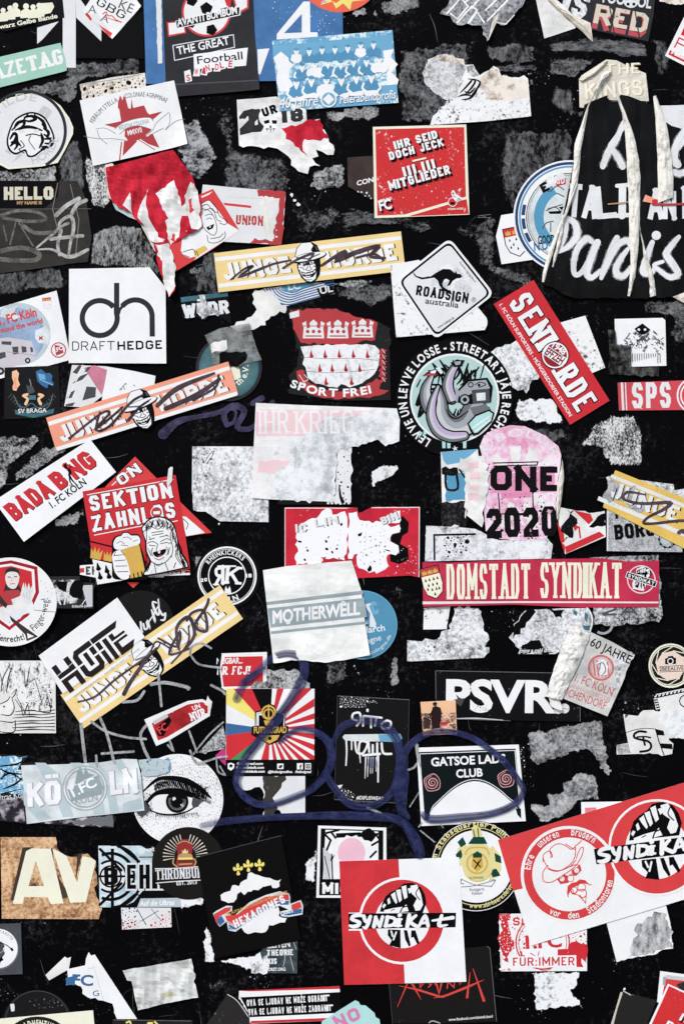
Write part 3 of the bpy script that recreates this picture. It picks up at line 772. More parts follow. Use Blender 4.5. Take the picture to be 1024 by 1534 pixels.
# ================================================================ stickers, upper third
# ---- reusable emblems (printed on several stickers)
def crest(x, y, s, rot=0, top='R', drops='K', line='K'):
    push(x, y, s, rot)
    P('-50 -60 50 -60 50 10 38 45 0 70 -38 45 -50 10', line); P('-46 -56 46 -56 46 10 35 42 0 65 -35 42 -46 10', 'W')
    P('-46 -56 46 -56 46 -22 -46 -22', top)
    for i in (-29, 0, 29): P(f'{i-11} -28 {i-11} -46 {i-5} -40 {i} -50 {i+5} -40 {i+11} -46 {i+11} -28', 'GO')
    for a, b in ((-28, -6), (0, -6), (28, -6), (-15, 14), (15, 14), (-28, 24), (0, 34), (26, 26)): P(f'{a} {b-9} {a+4} {b+2} {a} {b+6} {a-4} {b+2}', drops)
    pop()
def fist(x, y, s, rot=0):
    """raised fist drawn in black with white light on the fingers; the ring it stands in has radius 100"""
    push(x, y, s, rot)
    P('-55 -20 -50 -40 -42 -58 -30 -68 -12 -78 0 -90 22 -92 42 -82 52 -64 56 -45 48 -20', 'K')
    P('-30 -62 -20 -69 -14 -44 -17 -40 -25 -52', 'W'); P('-18 -73 -7 -76 -3 -50 -9 -44 -14 -58', 'W'); P('-5 -82 6 -86 10 -57 3 -52 -2 -68', 'W')
    P('16 -85 32 -88 42 -66 48 -40 42 -27 31 -25 25 -38 33 -55 20 -66', 'W'); P('10 -78 18 -80 20 -70 14 -66', 'W'); P('-50 -33 -45 -40 -40 -37 -46 -28', 'W'); P('-38 -50 -33 -55 -30 -42 -36 -38', 'W')
    P('-45 -24 -22 -30 2 -34 8 -40 14 -24 -10 -20 -45 -18', 'W'); L('-6 -20 0 -32 12 -36', 3, 'K'); L('36 -80 30 -66 40 -52', 2.5, 'K'); L('-28 -24 -20 -27', 2, 'K')
    P('-34 22 -4 22 -2 66 -30 60 -24 48 -34 36', 'K'); P('4 22 12 22 22 58 18 62 8 44', 'K'); P('22 22 32 22 43 52 38 56 28 38 22 40', 'K'); L('-26 26 -22 38', 4, 'W'); L('-14 28 -20 46', 4, 'W')
    pop()
def graffiti(o, cut=9):
    """hand cut capitals of the banner across the fist"""
    for ch, g, w in (('S', '-98 -9 -106 -10 -118 -7 -122 0 -112 4 -103 8 -107 15 -118 18 -126 16', [7, 9, 9, 8, 8, 9, 10, 9, 6]), ('Y', '-93 -8 -90 2 -84 5 -77 -8', [9, 8, 8, 8]), ('Y', '-78 -6 -82 10 -88 20 -94 18', [9, 9, 8, 4]), ('N', '-68 16 -64 -7', [10, 8]), ('N', '-65 -6 -55 14', [9, 8]), ('N', '-54 15 -48 -8', [9, 8]), ('D', '-40 14 -36 -8', 9), ('D', '-39 -8 -22 -6 -17 1 -24 11 -42 14', [6, 8, 9, 8, 7]), ('I', '-8 -2 -10 11', 11), ('I', '-18 13 -2 12', 5), ('I', '-15 -3 -2 -4', 5), ('I', '-8 -13 -6 -14', 9), ('K', '12 14 16 -14', 10), ('K', '32 -14 19 1 36 13', [7, 9, 9]), ('A', '40 12 54 -13 62 10', [7, 9, 9]), ('A', '46 4 60 2', 6), ('T', '72 -3 121 -12', [5, 9]), ('T', '94 -16 88 4 92 9 108 6', [8, 10, 8, 4])):
        L(g, w, 'W', True)
def syndikat(x, y, s, rot=0, ring='R3', outline=True):
    push(x, y, s, rot)
    if outline: O(0, 0, 105, 'W'); P('-130 -15 -60 -18 -60 26 -128 28', 'W')
    O(0, 0, 99, ring); O(0, 0, 66, 'W'); fist(0, 0, 1.0)
    P('-133 -12 132 -25 132 12 -130 27', 'W') if not outline else None
    P('-130 -13 128 -24 128 11 -128 24', 'K')
    part('lettering'); 
    graffiti(0)
    pop()
def hatman(x, y, s=1.0, rot=0):
    """grinning face under a bowler hat"""
    push(x, y, s, rot)
    P('-62 -8 70 -16 70 30 62 75 42 105 12 120 -18 113 -46 84 -64 30', 'K')
    P('-55 12 -30 20 20 16 52 8 60 30 52 70 34 98 10 112 -14 106 -40 78 -57 34', 'W'); P('34 0 64 -4 64 34 54 74 36 98 44 60 40 30', 'K')
    P('-44 4 -12 0 -8 12 -40 18', 'W'); P('8 0 32 -4 30 10 12 12', 'W'); O(-26, 9, 5, 'K', n=8); O(20, 5, 5, 'K', n=8)
    L('-8 8 -4 30 -16 42 4 48 18 40 8 28 8 8', 4, 'K'); LL('-48 26 -30 34 -24 46|26 24 40 30 44 42|-52 40 -46 66 -34 84', 4, 'K', True)
    P('-44 50 -18 60 22 52 46 34 42 64 22 86 -10 90 -36 76', 'K'); P('-38 58 -14 66 22 59 40 46 36 58 20 68 -12 74 -32 68', 'W'); LL('-26 62 -24 72|-8 66 -7 76|8 63 9 74|24 56 25 68', 3, 'K')
    P('-22 80 10 80 18 74 4 86 -12 86', 'W'); L('-20 98 0 102 14 98', 3, 'K')
    part('hat', of='face_emblem')
    P('-74 -30 -62 -80 -30 -112 25 -114 58 -92 78 -34', 'K'); P('-70 -32 -58 -78 -30 -108 22 -110 34 -90 20 -66 42 -38 0 -26', 'W'); P('44 -92 56 -80 60 -62 50 -66', 'G4')
    P(ell(4, -26, 106, 26, 30, -8), 'K'); P(ell(3, -29, 101, 20, 30, -8), 'W'); P('-66 -34 0 -22 72 -46 70 -38 0 -12 -66 -24', 'G3')
    pop()
def scarf(x, y, s, rot, col, white='W', ink='K', scr=None, ln=1068, h=224, j0='J'):
    """striped scarf sticker, 1068 x 224 in its own units"""
    push(x, y, s, rot)
    sh(f'0 0 {ln} 0 {ln} {h} 0 {h}', col)
    P(f'4 26 {ln-4} 26 {ln-4} 48 4 48', white); P(f'4 176 {ln-4} 176 {ln-4} 198 4 198', white)
    part('lettering')
    for wd, a, b in (('JUNGE', 46, 425), ('HORDE', 632, 1030)):
        part('lettering'); B(wd, (a + 6, 162), (b + 7, 162), 96, ink, .26, .25, shear=-.12, gap=.12)
        B(wd, (a, 160), (b, 160), 96, white, .27, .25, shear=-.12, gap=.12)
    part('face_emblem'); hatman(525, 112, 1.0, 3)
    if scr:
        part('pen_scrawl')
        for sc_ in scr: L(sc_[0], sc_[1], 'pen')
    pop()
SCR = {
 'a': [('80 160 160 110 210 100 130 150 250 120 330 100 430 90', [10, 14, 16, 10]), ('380 130 470 90 560 70 500 130', [12, 16, 10]), ('600 140 700 90 740 80 690 120 800 90 930 70 880 120 960 140', [16, 24, 30, 24, 14]), ('800 120 900 110 950 150', 14)],
 'b': [('90 150 300 70 350 80 250 140 340 110 430 70', [14, 12, 16, 12]), ('300 60 250 150 330 150 480 60 560 40', [12, 16, 14]), ('440 150 520 100 580 80', [18, 12]), ('620 120 760 60 980 40', [24, 30, 14]), ('660 150 840 130 1000 80', [26, 30, 18]), ('820 150 960 120 1000 60', 14)],
 'c': [('60 90 160 120 300 105 520 100', [10, 14, 12]), ('300 200 380 160 520 110 600 90', [24, 22, 12]), ('640 50 700 150 760 90 640 160 760 200', [12, 16, 12]), ('700 170 760 60 850 50 820 150 720 190', [14, 22, 16]), ('830 60 880 40 940 70 890 170 850 110 960 60 1000 30', [14, 18, 16]), ('620 210 760 170 820 90', [10, 12, 8]), ('560 90 620 60 660 130', 10)],
}
V(0, 0)
st('black sheet fragment with big white arrow stripes', 'torn_poster', 'poster')
sh('205 -60 815 -60 818 334 212 330', 'K')
part('white_arrow'); P('358 -60 432 -60 432 386 358 384', 'W2'); P('213 158 335 122 240 228 213 250', 'W2'); P('432 -40 577 165 577 236 434 100', 'W2')
st('black sticker with cream silhouettes of a group of people', 'sticker')
sh('-70 -60 352 -60 368 102 200 132 30 180 -70 150', 'KW')
part('silhouettes')
for x, y, s in ((60, 70, 1), (90, 55, 1), (150, 60, 1.05), (190, 62, .95), (225, 55, 1), (20, 80, .9)):
    P([(x - 30 * s, y + 45), (x - 28 * s, y + 5), (x - 10 * s, y - 8), (x + 12 * s, y - 8), (x + 28 * s, y + 5), (x + 30 * s, y + 40)], 'CR'); O(x, y - 22 * s, 16 * s, 'CR')
P('230 20 300 15 310 40 290 75 240 85', 'CR')
part('lettering'); T('Schwarz Gelbe Bande', (-60, 178), (330, 102), 24, 'CR', .03)
st('mint strip with white stencil capitals', 'sticker')
sh('-90 345 345 244 372 330 382 400 362 408 -90 520', 'MI')
part('lettering'); B('MAZETAG', (-110, 478), (366, 360), 86, 'W', .26, .17, slab=.75, gap=.16)
st('white sticker with serif capitals and red script, stuck askew', 'sticker')
sh('470 65 560 -70 740 -60 770 -10 805 40 720 130 640 225 600 180', 'W', bend=wave(.2, 40, seed=202, lifts=[(610, 170, 0, 1, 14, 1.6), (760, 20, 1, .2, 10, 2)]), grid=8)
P('500 95 545 60 640 205 630 215', 'W2'); P('497 70 525 110 515 118 485 82', 'R'); P('530 120 640 190 628 218 560 140', 'R3')
part('lettering')
T('KE', (672, 45), (748, 78), 52, 'G4'); B('GBG', (545, 25), (700, 112), 46, 'K', .2, .12, slab=.5); B('A', (503, 72), (545, 76), 42, 'G4', .14, .1, slab=.6); B('A', (572, 118), (612, 130), 42, 'G4', .14, .1, slab=.6)
L('585 80 605 70 615 90 640 92 655 110 690 128', 6, 'R3'); L('590 100 620 105 660 120 690 125', 4, 'R3')
V(1, 0)
st('blue poster with big white numeral four beneath other stickers', 'torn_poster', 'poster')
sh('-133 -60 997 -60 1000 455 520 462 -118 478', 'BL')
P('-62 -40 -32 -40 -25 360 -50 362', 'W2', .8)
part('lettering'); P('775 10 812 10 814 185 855 185 857 210 814 212 765 216 624 226 624 195', 'W', holes=['766 80 665 190 766 186']); P('515 282 582 276 530 425 518 420', 'W')
SP('560 0 990 0 990 190 700 200', 60, 1.5, 5, 'W2', 3)
st('dark grey card with football and ransom note lettering', 'sticker')
sh('-28 -60 488 -60 500 200 527 512 60 550 -5 480', 'DK', bend=wave(.15, 60, seed=201, lifts=[(430, 440, .6, 1, 26, 1.8)]), grid=12)
P('-20 480 515 455 518 462 -18 488', 'G4')
part('football_emblem')
O(225, 70, 140, 'R3'); P('0 128 100 120 110 190 8 212', 'R3'); P('360 -60 465 -60 465 50 400 85', 'R3'); O(225, 70, 128, 'W'); P('10 134 92 126 102 184 14 200', 'W'); P('370 -60 455 -60 455 42 405 70', 'W')
for a in range(5):
    an = math.radians(a * 72 + 20); P(ell(225 + 105 * math.sin(an), 70 - 105 * math.cos(an), 34, 34, 5, a * 72 + 20), 'K')
O(225, 50, 38, 'K', n=5); P('318 -30 372 -30 360 40 340 36', 'R')
P('50 120 420 38 418 88 55 165', 'W'); P('54 122 412 42 411 84 58 160', 'K')
part('lettering')
T('AVANTI BUMBUM', (60, 152), (405, 76), 40, 'W', .035, .15); T('THE GREAT', (62, 312), (358, 252), 44, 'W', .02); L('35 260 378 199 385 270 45 345', 5, 'W2', False, closed=True)
P('152 310 460 272 450 375 155 395', 'W'); T('Football', (175, 366), (432, 338), 44, 'K', .01)
for i, ch in enumerate('SWINDLE'):
    x = 112 + i * 39; y = 462 - i * 9
    push(x, y, 1, (-8, 6, 14, -12, 5, -10, 4)[i]); P('-8 8 32 4 30 -62 -6 -56' if i < 1 else '-4 -18 34 -22 32 -72 0 -66', 'W'); T(ch, (2, 0 if i < 1 else -28), (24, 0 if i < 1 else -28), 34, 'R', .03); pop()
st('torn white sticker with grey year numerals, skull and crumpled red corner', 'torn_sticker')
sh('397 568 620 552 790 625 795 690 868 676t 905 760t 945 880t 880 862t 845 850t 860 890t 825 900t 870 945t 810 950t 800 990t 745 975t 690 890t 600 840t 480 830t 410 828', 'TW', 5, 6, bend=wave(1.4, 22, seed=2), grid=7)
P('650 730 868 678 915 790 850 798 780 792 770 830 800 895 760 860 700 800', 'redred', 4, 5)
part('lettering'); B('2', (415, 770), (520, 745), 130, 'DK', .32, .3, shear=.2); B('0', (470, 755), (555, 748), 130, 'DK', .34); B('18', (655, 700), (775, 690), 75, 'DK', .4)
part('skull_emblem'); P(ell(588, 665, 66, 62, 24), 'W'); P('545 690 632 690 625 750 555 752', 'W'); P('550 690 580 680 584 700 556 706', 'K'); P('596 684 626 686 622 706 600 704', 'K'); P('585 715 592 715 596 728 582 728', 'K'); LL('560 735 620 735|570 728 570 748|590 732 590 750|608 730 606 748', 4, 'K'); B('UR', (550, 668), (630, 640), 50, 'K', .3)
st('pale blue printed team photo with white script', 'sticker')
sh('597 232 1280 172 1313 585 640 634', 'photo')
part('players'); rr = random.Random(3)
DB = M((84, 146, 184), .12, mot=.1)
P('600 262 1274 200 1278 300 606 360', 'LB'); P('604 330 690 330 700 520 640 520', 'W', 6, 10); P('1225 290 1287 280 1302 500 1244 510', 'W', 6, 10); P('640 540 1306 480 1308 560 644 610', 'LB')
for row, (y0, n, sz) in enumerate(((296, 7, 23), (378, 7, 26), (470, 6, 30))):
    for i in range(n):
        x = 735 + (i + (row % 2) * .45) * (510 / n); y = y0 - (x - 740) * .085 + rr.uniform(-7, 7); a = sz * 1.45
        P([(x - a, y + sz * 2.9), (x - a * 1.05, y + sz * 1.3), (x - sz * .9, y + sz * .75), (x + sz * .9, y + sz * .75), (x + a * 1.05, y + sz * 1.3), (x + a, y + sz * 2.9)], DB if (i * 7 + row * 3) % 5 else 'W')
        for k in (-1, 1): L([(x + k * a, y + sz * 1.3), (x + k * a * 1.15, y + sz * 2.2), (x + k * a * .6, y + sz * 2.9)], sz * .42, 'W' if row else DB)
        O(x, y, sz * .6, 'W', sz * .78, 14); P(ell(x, y - sz * .5, sz * .62, sz * .4, 12), DB if (i + row) % 3 else 'LB2')
        P([(x - sz * .4, y + sz * .7), (x + sz * .4, y + sz * .7), (x, y + sz * 1.4)], 'W'); L([(x - sz * .2, y + 2), (x + sz * .25, y + 2)], 2.5, 'LB')
        if row == 2: P([(x - a, y + sz * 2.7), (x + a, y + sz * 2.6), (x + a * .9, y + sz * 3.4), (x - a * .9, y + sz * 3.5)], 'W', 3, 6)
part('lettering')
T('40 Jahre', (640, 618), (860, 600), 60, 'W', 0.01, .3); O(918, 566, 46, 'W'); O(918, 566, 38, 'LB'); P('918 534 950 566 918 598 886 566', 'W'); T('Feierabendprofis', (980, 592), (1302, 560), 48, 'W', 0.01, .3)
st('orange disc with yellow star rays at the upper edge', 'round_sticker')
sh(ell(979, -174, 246, n=60), 'OG')
part('star_emblem'); P('820 -60 860 -20 900 0 870 30 940 10 960 50 1000 20 1040 60 1050 10 1130 0 1080 -60', 'YL'); P('860 -60 900 -15 960 20 1060 -60', 'OG'); L('900 0 880 15 905 12', 8, 'PU')
V(2, 0)
st('silver torn sticker with white outlined letters and a hanging point', 'torn_sticker')
sh('600 80t 640 40t 700 -60 1110 -60 1068 40t 1010 95t 970 145t 925 128t 890 200t 865 246t 843 205t 835 150t 700 145t 660 95t', 'silver', 3, 6, bend=wave(3, 30, seed=4, lifts=[(870, 150, 0, 1, 14, 1.5)]), grid=6)
part('lettering')
for s_ in ('640 80 720 -10 760 40 700 110 660 80', '700 130 780 40 810 60 760 135', '740 20 800 -40 830 -10 780 50', '860 60 960 -40 980 10 870 120', '770 130 810 70 850 130', '800 20 900 -60'): L(s_, 9, 'W', False)
L('925 130 975 138 1020 90', 7, 'W', False); P('895 130 932 75 930 110 872 240', 'BE')
st('torn white poster piece, brown stained and fibrous, with black swirl drawing', 'torn_poster', 'torn paper')
sh('545 712 560 660t 600 612t 640 570t 600 545t 560 520t 512 470t 515 390t 560 330t 620 308t 690 330t 735 335t 745 370t 790 368t 825 430t 880 400t 905 375t 935 392t 945 430t 1024 440t 1100 448 1118 662 860 690', 'spk', 4, 6, bend=wave(1, 30, seed=8), grid=10)
P('515 390 560 330 620 308 690 330 735 335 745 370 730 430 720 520 690 560 640 570 560 520 512 470', 'fib', 3, 6); P('560 345 620 310 690 332 735 338 742 372 650 350', 'stain', 2, 5)
P('830 450 900 380 935 400 950 435 1020 445 1095 452 1100 560 980 580 860 570 825 500', 'stain', 4, 8); P('745 380 790 372 822 430 790 440 760 420', 'fib', 2, 5)
part('swirl_drawing'); P('700 520 750 440 830 445 820 500 780 560 720 572', 'W'); 
for s_ in ('715 530 745 500 780 460 750 490', '760 450 800 460 780 500 740 540', '790 450 828 470 800 520 770 555', '705 550 740 540 780 545', '725 568 770 560 800 530 822 480', '740 520 770 530 800 500'): L(s_, [4, 11, 12, 5], 'K')
SP('580 620 1000 590 1100 640 1000 680 600 700', 40, 2, 7, 'G3', 5)
st('dark brown sticker half under the red square member sticker', 'sticker')
sh('75 895 225 885 300 890 300 1150 190 1122 80 1060', 'BR')
part('lettering'); T('CONFUS', (132, 1055), (300, 1015), 26, 'W', .03, .15); SP('130 1085 200 1095 210 1130 150 1110', 9, 5, 12, 'W', 7)
st('red square sticker with slanted white member lettering', 'square_sticker')
sh('220 722 750 708 768 1220 230 1240', 'CR'); P('234 736 738 723 748 1118 400 1220 246 1226', 'RW'); P('752 1132 765 1216 420 1230', 'RW')
SP('240 740 738 725 748 1118 400 1220 250 1222', 110, .8, 3.2, 'W2', 9)
part('lettering')
for s_, a, b, h in (('IHR SEID', (348, 850), (590, 785), 46), ('DOCH JECK', (318, 912), (624, 830), 46), ('111.111', (397, 1006), (578, 956), 52), ('MITGLIEDER', (318, 1084), (662, 988), 52)):
    F = lambda *k: B(*k, .31, .25, gap=.2)
    part('lettering')
    for o in range(4): F(s_, (a[0] + 3 + o * 3, a[1] + 3 + o * 3), (b[0] + 3 + o * 3, b[1] + 3 + o * 3), h, 'K')
    F(s_, a, b, h, 'W')
P('445 912 522 894 523 904 446 922', 'CR')
part('lettering')
for o in range(4): T('FC', (262 + o * 3, 1200 + o * 2.5), (332 + o * 3, 1186 + o * 2.5), 54, 'K', .03)
T('FC', (260, 1198), (330, 1184), 54, 'W', .04); T('WIR SIND', (262, 1150), (330, 1134), 14, 'W', .03); part('lettering'); T('SPÜRBAR ANDERS', (645, 1196), (734, 1192), 11, 'CR', .02)
part('goat_crest'); O(672, 1150, 26, 'W'); O(672, 1150, 22, 'R'); P('658 1150 686 1150 682 1164 662 1164', 'K'); L('668 1098 676 1086 690 1110', 8, 'W'); P('664 1104 700 1108 730 1130 726 1142 700 1134 690 1146 676 1130', 'W'); LL('676 1112 690 1122|700 1126 720 1136', 4, 'K')
V(3, 0)
st('white paper flap with a beige edge folded over, at the upper edge', 'paper_flap', 'torn paper')
sh('170 -60 240 -60 430 120 405 160 300 195 230 218', 'TW', bend=wave(1.5, 40, seed=6), grid=10)
L('280 60 300 130 360 150', 3, 'PB2'); LL('265 60 285 140 350 165', 3, 'PB2')
st('dark football sticker with distressed letters fading from cream to red', 'sticker')
sh('325 -60 862 -60 850 80 820 235 490 165 330 60', 'DK')
part('lettering')
B('IS', (325, 70), (455, 112), 150, 'spray', .28, .22); T('FOOTBOL', (560, 10), (835, 46), 60, 'W2', .03); O(722, 0, 44, 'W2')
for a in range(5): an = a * 1.2566; O(722 + 28 * math.sin(an), -28 * math.cos(an), 10, 'K', n=5)
GR = [M((216, 206, 188), .35, (60, 58, 58)), M((196, 150, 134), .35, (60, 58, 58)), M((190, 80, 88), .2, (60, 58, 58))]
B('RED', (498, 158), (800, 218), 140, GR[2], .23, .18, gap=.12)
for k, (lo, m) in enumerate(((66, GR[1]), (92, GR[0]))):
    pass
B('RED', (506, 128), (808, 188), 110, GR[0], .26, .2, gap=.12); LL('505 40 520 44|600 30 630 205|745 60 770 215', 7, 'DK')
part('folded_edge'); roll('225 -70 300 20 400 85 492 130', '205 -60 290 45 400 140 505 240', 4, 'BE', name='folded_edge')
V(3, 0)
st('brown and white torn strip at the upper corner', 'paper_scrap', 'torn paper')
sh('880 -40 1060 -40 1060 20t 960 22t 885 8', 'stain')
st('white sticker corner with red block letters at the wall edge', 'sticker')
sh('1060 20 915 316 1200 460 1300 140', 'W'); part('lettering'); P('1005 195 1060 70 1110 90 1060 225', 'R'); B('FII', (965, 268), (1100, 335), 66, 'R', .12, .12); P('945 283 1140 378 1130 405 933 308', 'R'); T('FREEFA', (948, 302), (1110, 380), 16, 'W', .03); T('FREEFALL', (948, 302), (1120, 385), 16, 'W', .02)
st('cream torn scrap with embossed capitals and a folded roof shaped top', 'torn_sticker')
sh('425 452 440 430 580 340 640 345 700 375 805 418 822 576 740 574 640 582t 490 607t 428 612', 'BE', 1.5, 5, bend=wave(1.4, 40, seed=12), grid=10)
for i in range(9): L([(470 + i * 42, 440), (474 + i * 42, 590)], 1.5, 'PB2', False)
LL('452 480 790 425|470 590 800 560', 2, 'PB2')
part('lettering')
for dx, m in ((7, 'TAN'), (4, 'STONE') if 'STONE' in PAL else (4, 'EMB'), (0, 'CR')):
    B('KINGS', (462 + dx, 566 + dx * .6), (786 + dx, 540 + dx * .6), 88, m, .17, .13)
    B('THE', (570 + dx, 425 + dx * .6), (770 + dx, 418 + dx * .6), 60, m, .2, .14)
part('folded_edge'); roll('425 455 500 420 580 345', '445 470 520 420 590 352', 3, 'EMB', name='folded_edge')

# ================================================================ stickers, middle
V(0, 0)
st('beige torn scrap with black mould spots above the red star sticker', 'paper_scrap', 'torn paper')
sh('455 480 640 440 825 415t 832 500t 640 545 470 575t', 'stain')
part('mould'); SP('480 500 820 430 825 495 640 540 490 560', 70, 3, 16, 'K', 11); L('470 480 640 455 800 425', 6, 'G2')
V(0, 0)
st('round clear sticker with curly haired head drawn in thick black lines', 'round_sticker')
sh('150 535 222 528 290 560 345 600 395 670 418 725 416 762 372 850 330 925 240 946 50 962 -70 900 -120 780 -90 640 60 555', 'CR', th=.0003)
P('155 546 220 540 285 570 335 610 386 680 408 728 405 760 362 842 322 915 240 936 55 950 -60 890 -108 780 -80 650 65 565', 'W2')
part('dark_ring'); RG(150, 745, 232, 214, 'DK', a0=-80, a1=150); P('250 600 280 615 60 880 30 860', 'G1'); P('280 615 300 635 120 890 70 930', 'G1')
part('head_emblem')
P('70 700 110 660 180 636 250 660 290 720 312 780 300 830 240 860 200 890 160 892 140 860 90 880 50 850 40 790', 'K', sm=True); P('78 706 114 670 180 646 244 669 281 724 302 782 290 823 236 850 196 880 164 881 146 848 92 868 60 844 50 790', 'W', sm=True)
for s_ in ('84 730 100 700 140 690 130 720 90 740', '140 668 180 660 205 676 170 690 145 684', '205 660 245 690 262 730 240 705', '60 790 80 760 96 770 84 800 66 810', '62 830 84 810 100 826 84 850', '250 730 276 750 272 775 252 764', '255 790 290 790 286 815 258 815', '240 835 270 838 235 848', '110 736 150 722 196 726 240 742', '100 770 98 800 120 830', '236 760 244 800 226 840', '110 700 70 740', '200 650 190 690', '160 650 130 690'): L(s_, [9, 19, 15, 8], 'K')
for s_ in () if 1 else ('84 720 105 690 130 680 110 715', '140 660 180 648 200 662 150 676', '205 655 245 670 270 710 240 690', '60 780 70 750 90 740 84 790', '58 830 70 800 96 800 80 850', '250 720 282 740 280 770 258 760', '258 785 300 780 296 815 262 820', '240 830 280 830 240 850 222 845', '110 730 150 715 180 722 150 740', '160 690 220 680 240 700 180 710', '110 690 150 684 170 700 120 712', '200 730 236 730 244 750 210 745',
           '105 775 160 770 230 768 250 790 236 830 200 870 165 885 148 850 120 800'): P(s_, 'W', sm=True)
P('104 742 130 736 146 746 124 756', 'W2'); P('186 738 220 734 226 744 200 752', 'W2'); L('150 770 190 762 230 772', 6, 'K'); L('176 772 166 800 186 830 200 850', 4, 'K'); L('120 800 140 830 110 850 140 870', 5, 'K')
part('lettering'); AT('WILDE', 150, 745, 175, -80, 20, 40, 'G1'); AT('HORDE', 150, 745, 190, 170, 100, 40, 'G1', True)
V(0, 0)
st('white tilted sticker with red star, church towers and ribbon', 'sticker')
sh('455 572 990 458 1030 640 1068 823 530 945', 'W', bend=wave(.15, 60, seed=203, lifts=[(1000, 700, 1, .5, 18, 1.6), (500, 850, -.6, 1, 22, 1.2)]), grid=12)
part('star_emblem')
P('595 710 690 690 672 580 688 548 700 580 712 548 730 615 745 620 748 560 758 615 820 600 838 640 850 652 925 634 842 706 908 842 785 800 698 890 712 745', 'ST')
P('672 590 684 540 694 585 706 540 718 610 672 620', 'ST'); P('775 800 800 792 890 850 870 862', 'W'); L('790 796 880 852', 5, 'ST'); L('692 810 682 908', 7, 'ST', False)
part('ribbon'); P('655 735 700 700 780 675 850 670 872 690 866 735 790 715 720 730 668 775', 'W', sm=True); L('655 735 700 700 780 675 850 670 872 690', 3, 'G3'); L('668 775 720 735 790 718 866 738', 3, 'G3')
P('545 735 600 728 660 760 700 770 726 802 660 796 600 812 560 790', 'W', sm=True); P('830 770 870 735 960 640 970 720 900 740 845 775', 'W', sm=True)
for s_ in ('545 735 600 730 660 762', '556 740 566 780 610 820', '480 775 560 790 640 790 726 800', '830 775 870 740 890 700 960 640', '965 645 965 700 940 740', '940 740 1000 690 1050 680', '850 770 930 730'): L(s_, 3, 'G3')
part('lettering'); AT('FERRUM STELLA', 800, 860, 310, -60, -24, 26, 'G4'); AT('COLONIAE AGRIPPINAE', 800, 860, 310, -16, 28, 26, 'G4'); T('REDSTAR COLONIA', (680, 740), (850, 700), 24, 'G2', .01); part('lettering'); T('MMXVII', (730, 772), (810, 752), 28, 'W', .02)
V(0, 1)
st('dark brown name sticker with white paint scrawls', 'sticker')
sh('-60 78 440 80 470 140 492 190 522 400 500 540 400 550 240 575 -60 612', 'HD')
P('100 80 340 80 330 170 250 240 -60 240 -60 80', 'K'); LL('330 90 300 240 340 400|400 100 450 300 430 520', 5, 'HG'); L('0 240 520 238', 2, 'HG')
part('lettering'); B('HELLO', (24, 188), (305, 186), 74, 'HC', .32, .26, gap=.1); T('MY NAME IS', (98, 214), (240, 212), 17, 'TAN', .04)
part('paint_scrawl')
for s_, w in (('320 275 380 220 450 180', 24), ('410 265 440 215 490 190', 22), ('350 370 340 320 400 280 420 340 400 440 390 510', [14, 18, 22, 18, 12]), ('210 460 280 400 350 340 390 320', [10, 16, 16]), ('290 410 380 400 470 392', 20), ('350 360 330 440 340 500', 18), ('210 470 300 470 380 510 440 500 500 470', [8, 16, 24, 18])): L(s_, w, MT((120, 118, 114), (206, 204, 200), 120, .35, .6, alpha=.85))
for s_, w in (('-30 290 100 250 220 260 260 300 150 310 20 290', 18), ('0 480 120 460 220 490 200 530 60 530 -20 520', 26), ('90 320 60 440', 10), ('110 320 190 450', 9), ('130 330 200 375 300 372', 22), ('20 330 40 420', 10)): L(s_, w, MT((70, 66, 62), (140, 136, 130), 90, .35, .65, alpha=.7))
V(0, 1)
st('beige and red remnant with gingham stripe beneath the red wet poster', 'torn_poster', 'torn paper')
sh('600 -10 640 -20 900 330 1000 440 985 490 880 480 790 310t 660 240t 615 160t', 'BE', 2, 5)
P('640 205 700 235 770 290 740 290 660 245', 'PB2'); P('620 150 690 180 640 195', 'OR'); 
V(0, 1)
st('wet looking red poster with big white flame shapes, torn to a long point', 'torn_poster', 'poster')
_r = '603 8 985 -95 1095 60 1140 190t 1146 225t 1150 345t 990 440t 965 440 985 500t 1000 680t 965 745t 940 660t 905 580t 885 480t 880 430t 835 345t 700 240t 640 200t 620 140'
sh(_r, 'redred', 3, 6, bend=wave(3.4, 14, 26, seed=21, lifts=[(960, 560, 0, 1, 40, 3)]), grid=6)
part('white_flames')
P('885 155 990 78 1040 260 1010 400 970 445 940 310 960 295', 'TW', 2, 5); P('845 125 830 200 850 300 900 400 938 415 930 430 870 430 810 320 785 290 800 220', 'TW', 2, 5); P('742 150 752 265 700 220', 'TW', 1, 5)
P('1000 340 1030 250 1085 90 1130 180 1140 230 1148 340 1060 370 985 438', 'TW', 3, 5); P('885 445 960 435 985 500 1000 680 965 745 930 650 915 540', 'TW', 3, 5); P('905 520 925 540 928 640 908 590', 'redred', 1, 4); P('1035 280 1070 280 1100 380 1060 365 1040 400 1020 400', 'redred', 2, 5)
V(1, 1)
st('pale red ticket shaped sticker with a torn white centre and faded capitals', 'torn_sticker')
sh('205 102 420 122 675 145 665 300 650 445 480 435 300 425 180 300', 'W2')
P('512 134 675 145 650 445 470 435 500 405 600 425 640 180 520 170', 'ST', 2, 5); P('320 205 480 222 478 236 330 220', 'R3'); P('500 180 600 172 630 190 605 230 610 410 560 400 575 300 540 230', 'TW', 4, 5, sm=False)
L('335 170 560 185 590 380', 4, 'BE', False); L('560 190 545 260 560 380', 8, 'BE', False); SP('600 200 640 200 620 420 580 420', 26, 2, 8, 'W2', 4)
part('lettering'); B('UNION', (392, 328), (545, 336), 54, 'ST', .26, .22); SP('390 270 550 290 545 340 390 330', 24, 2, 6, 'W2', 8)
V(1, 1)
st('red sticker with a laughing man in line art under the red wet poster', 'sticker')
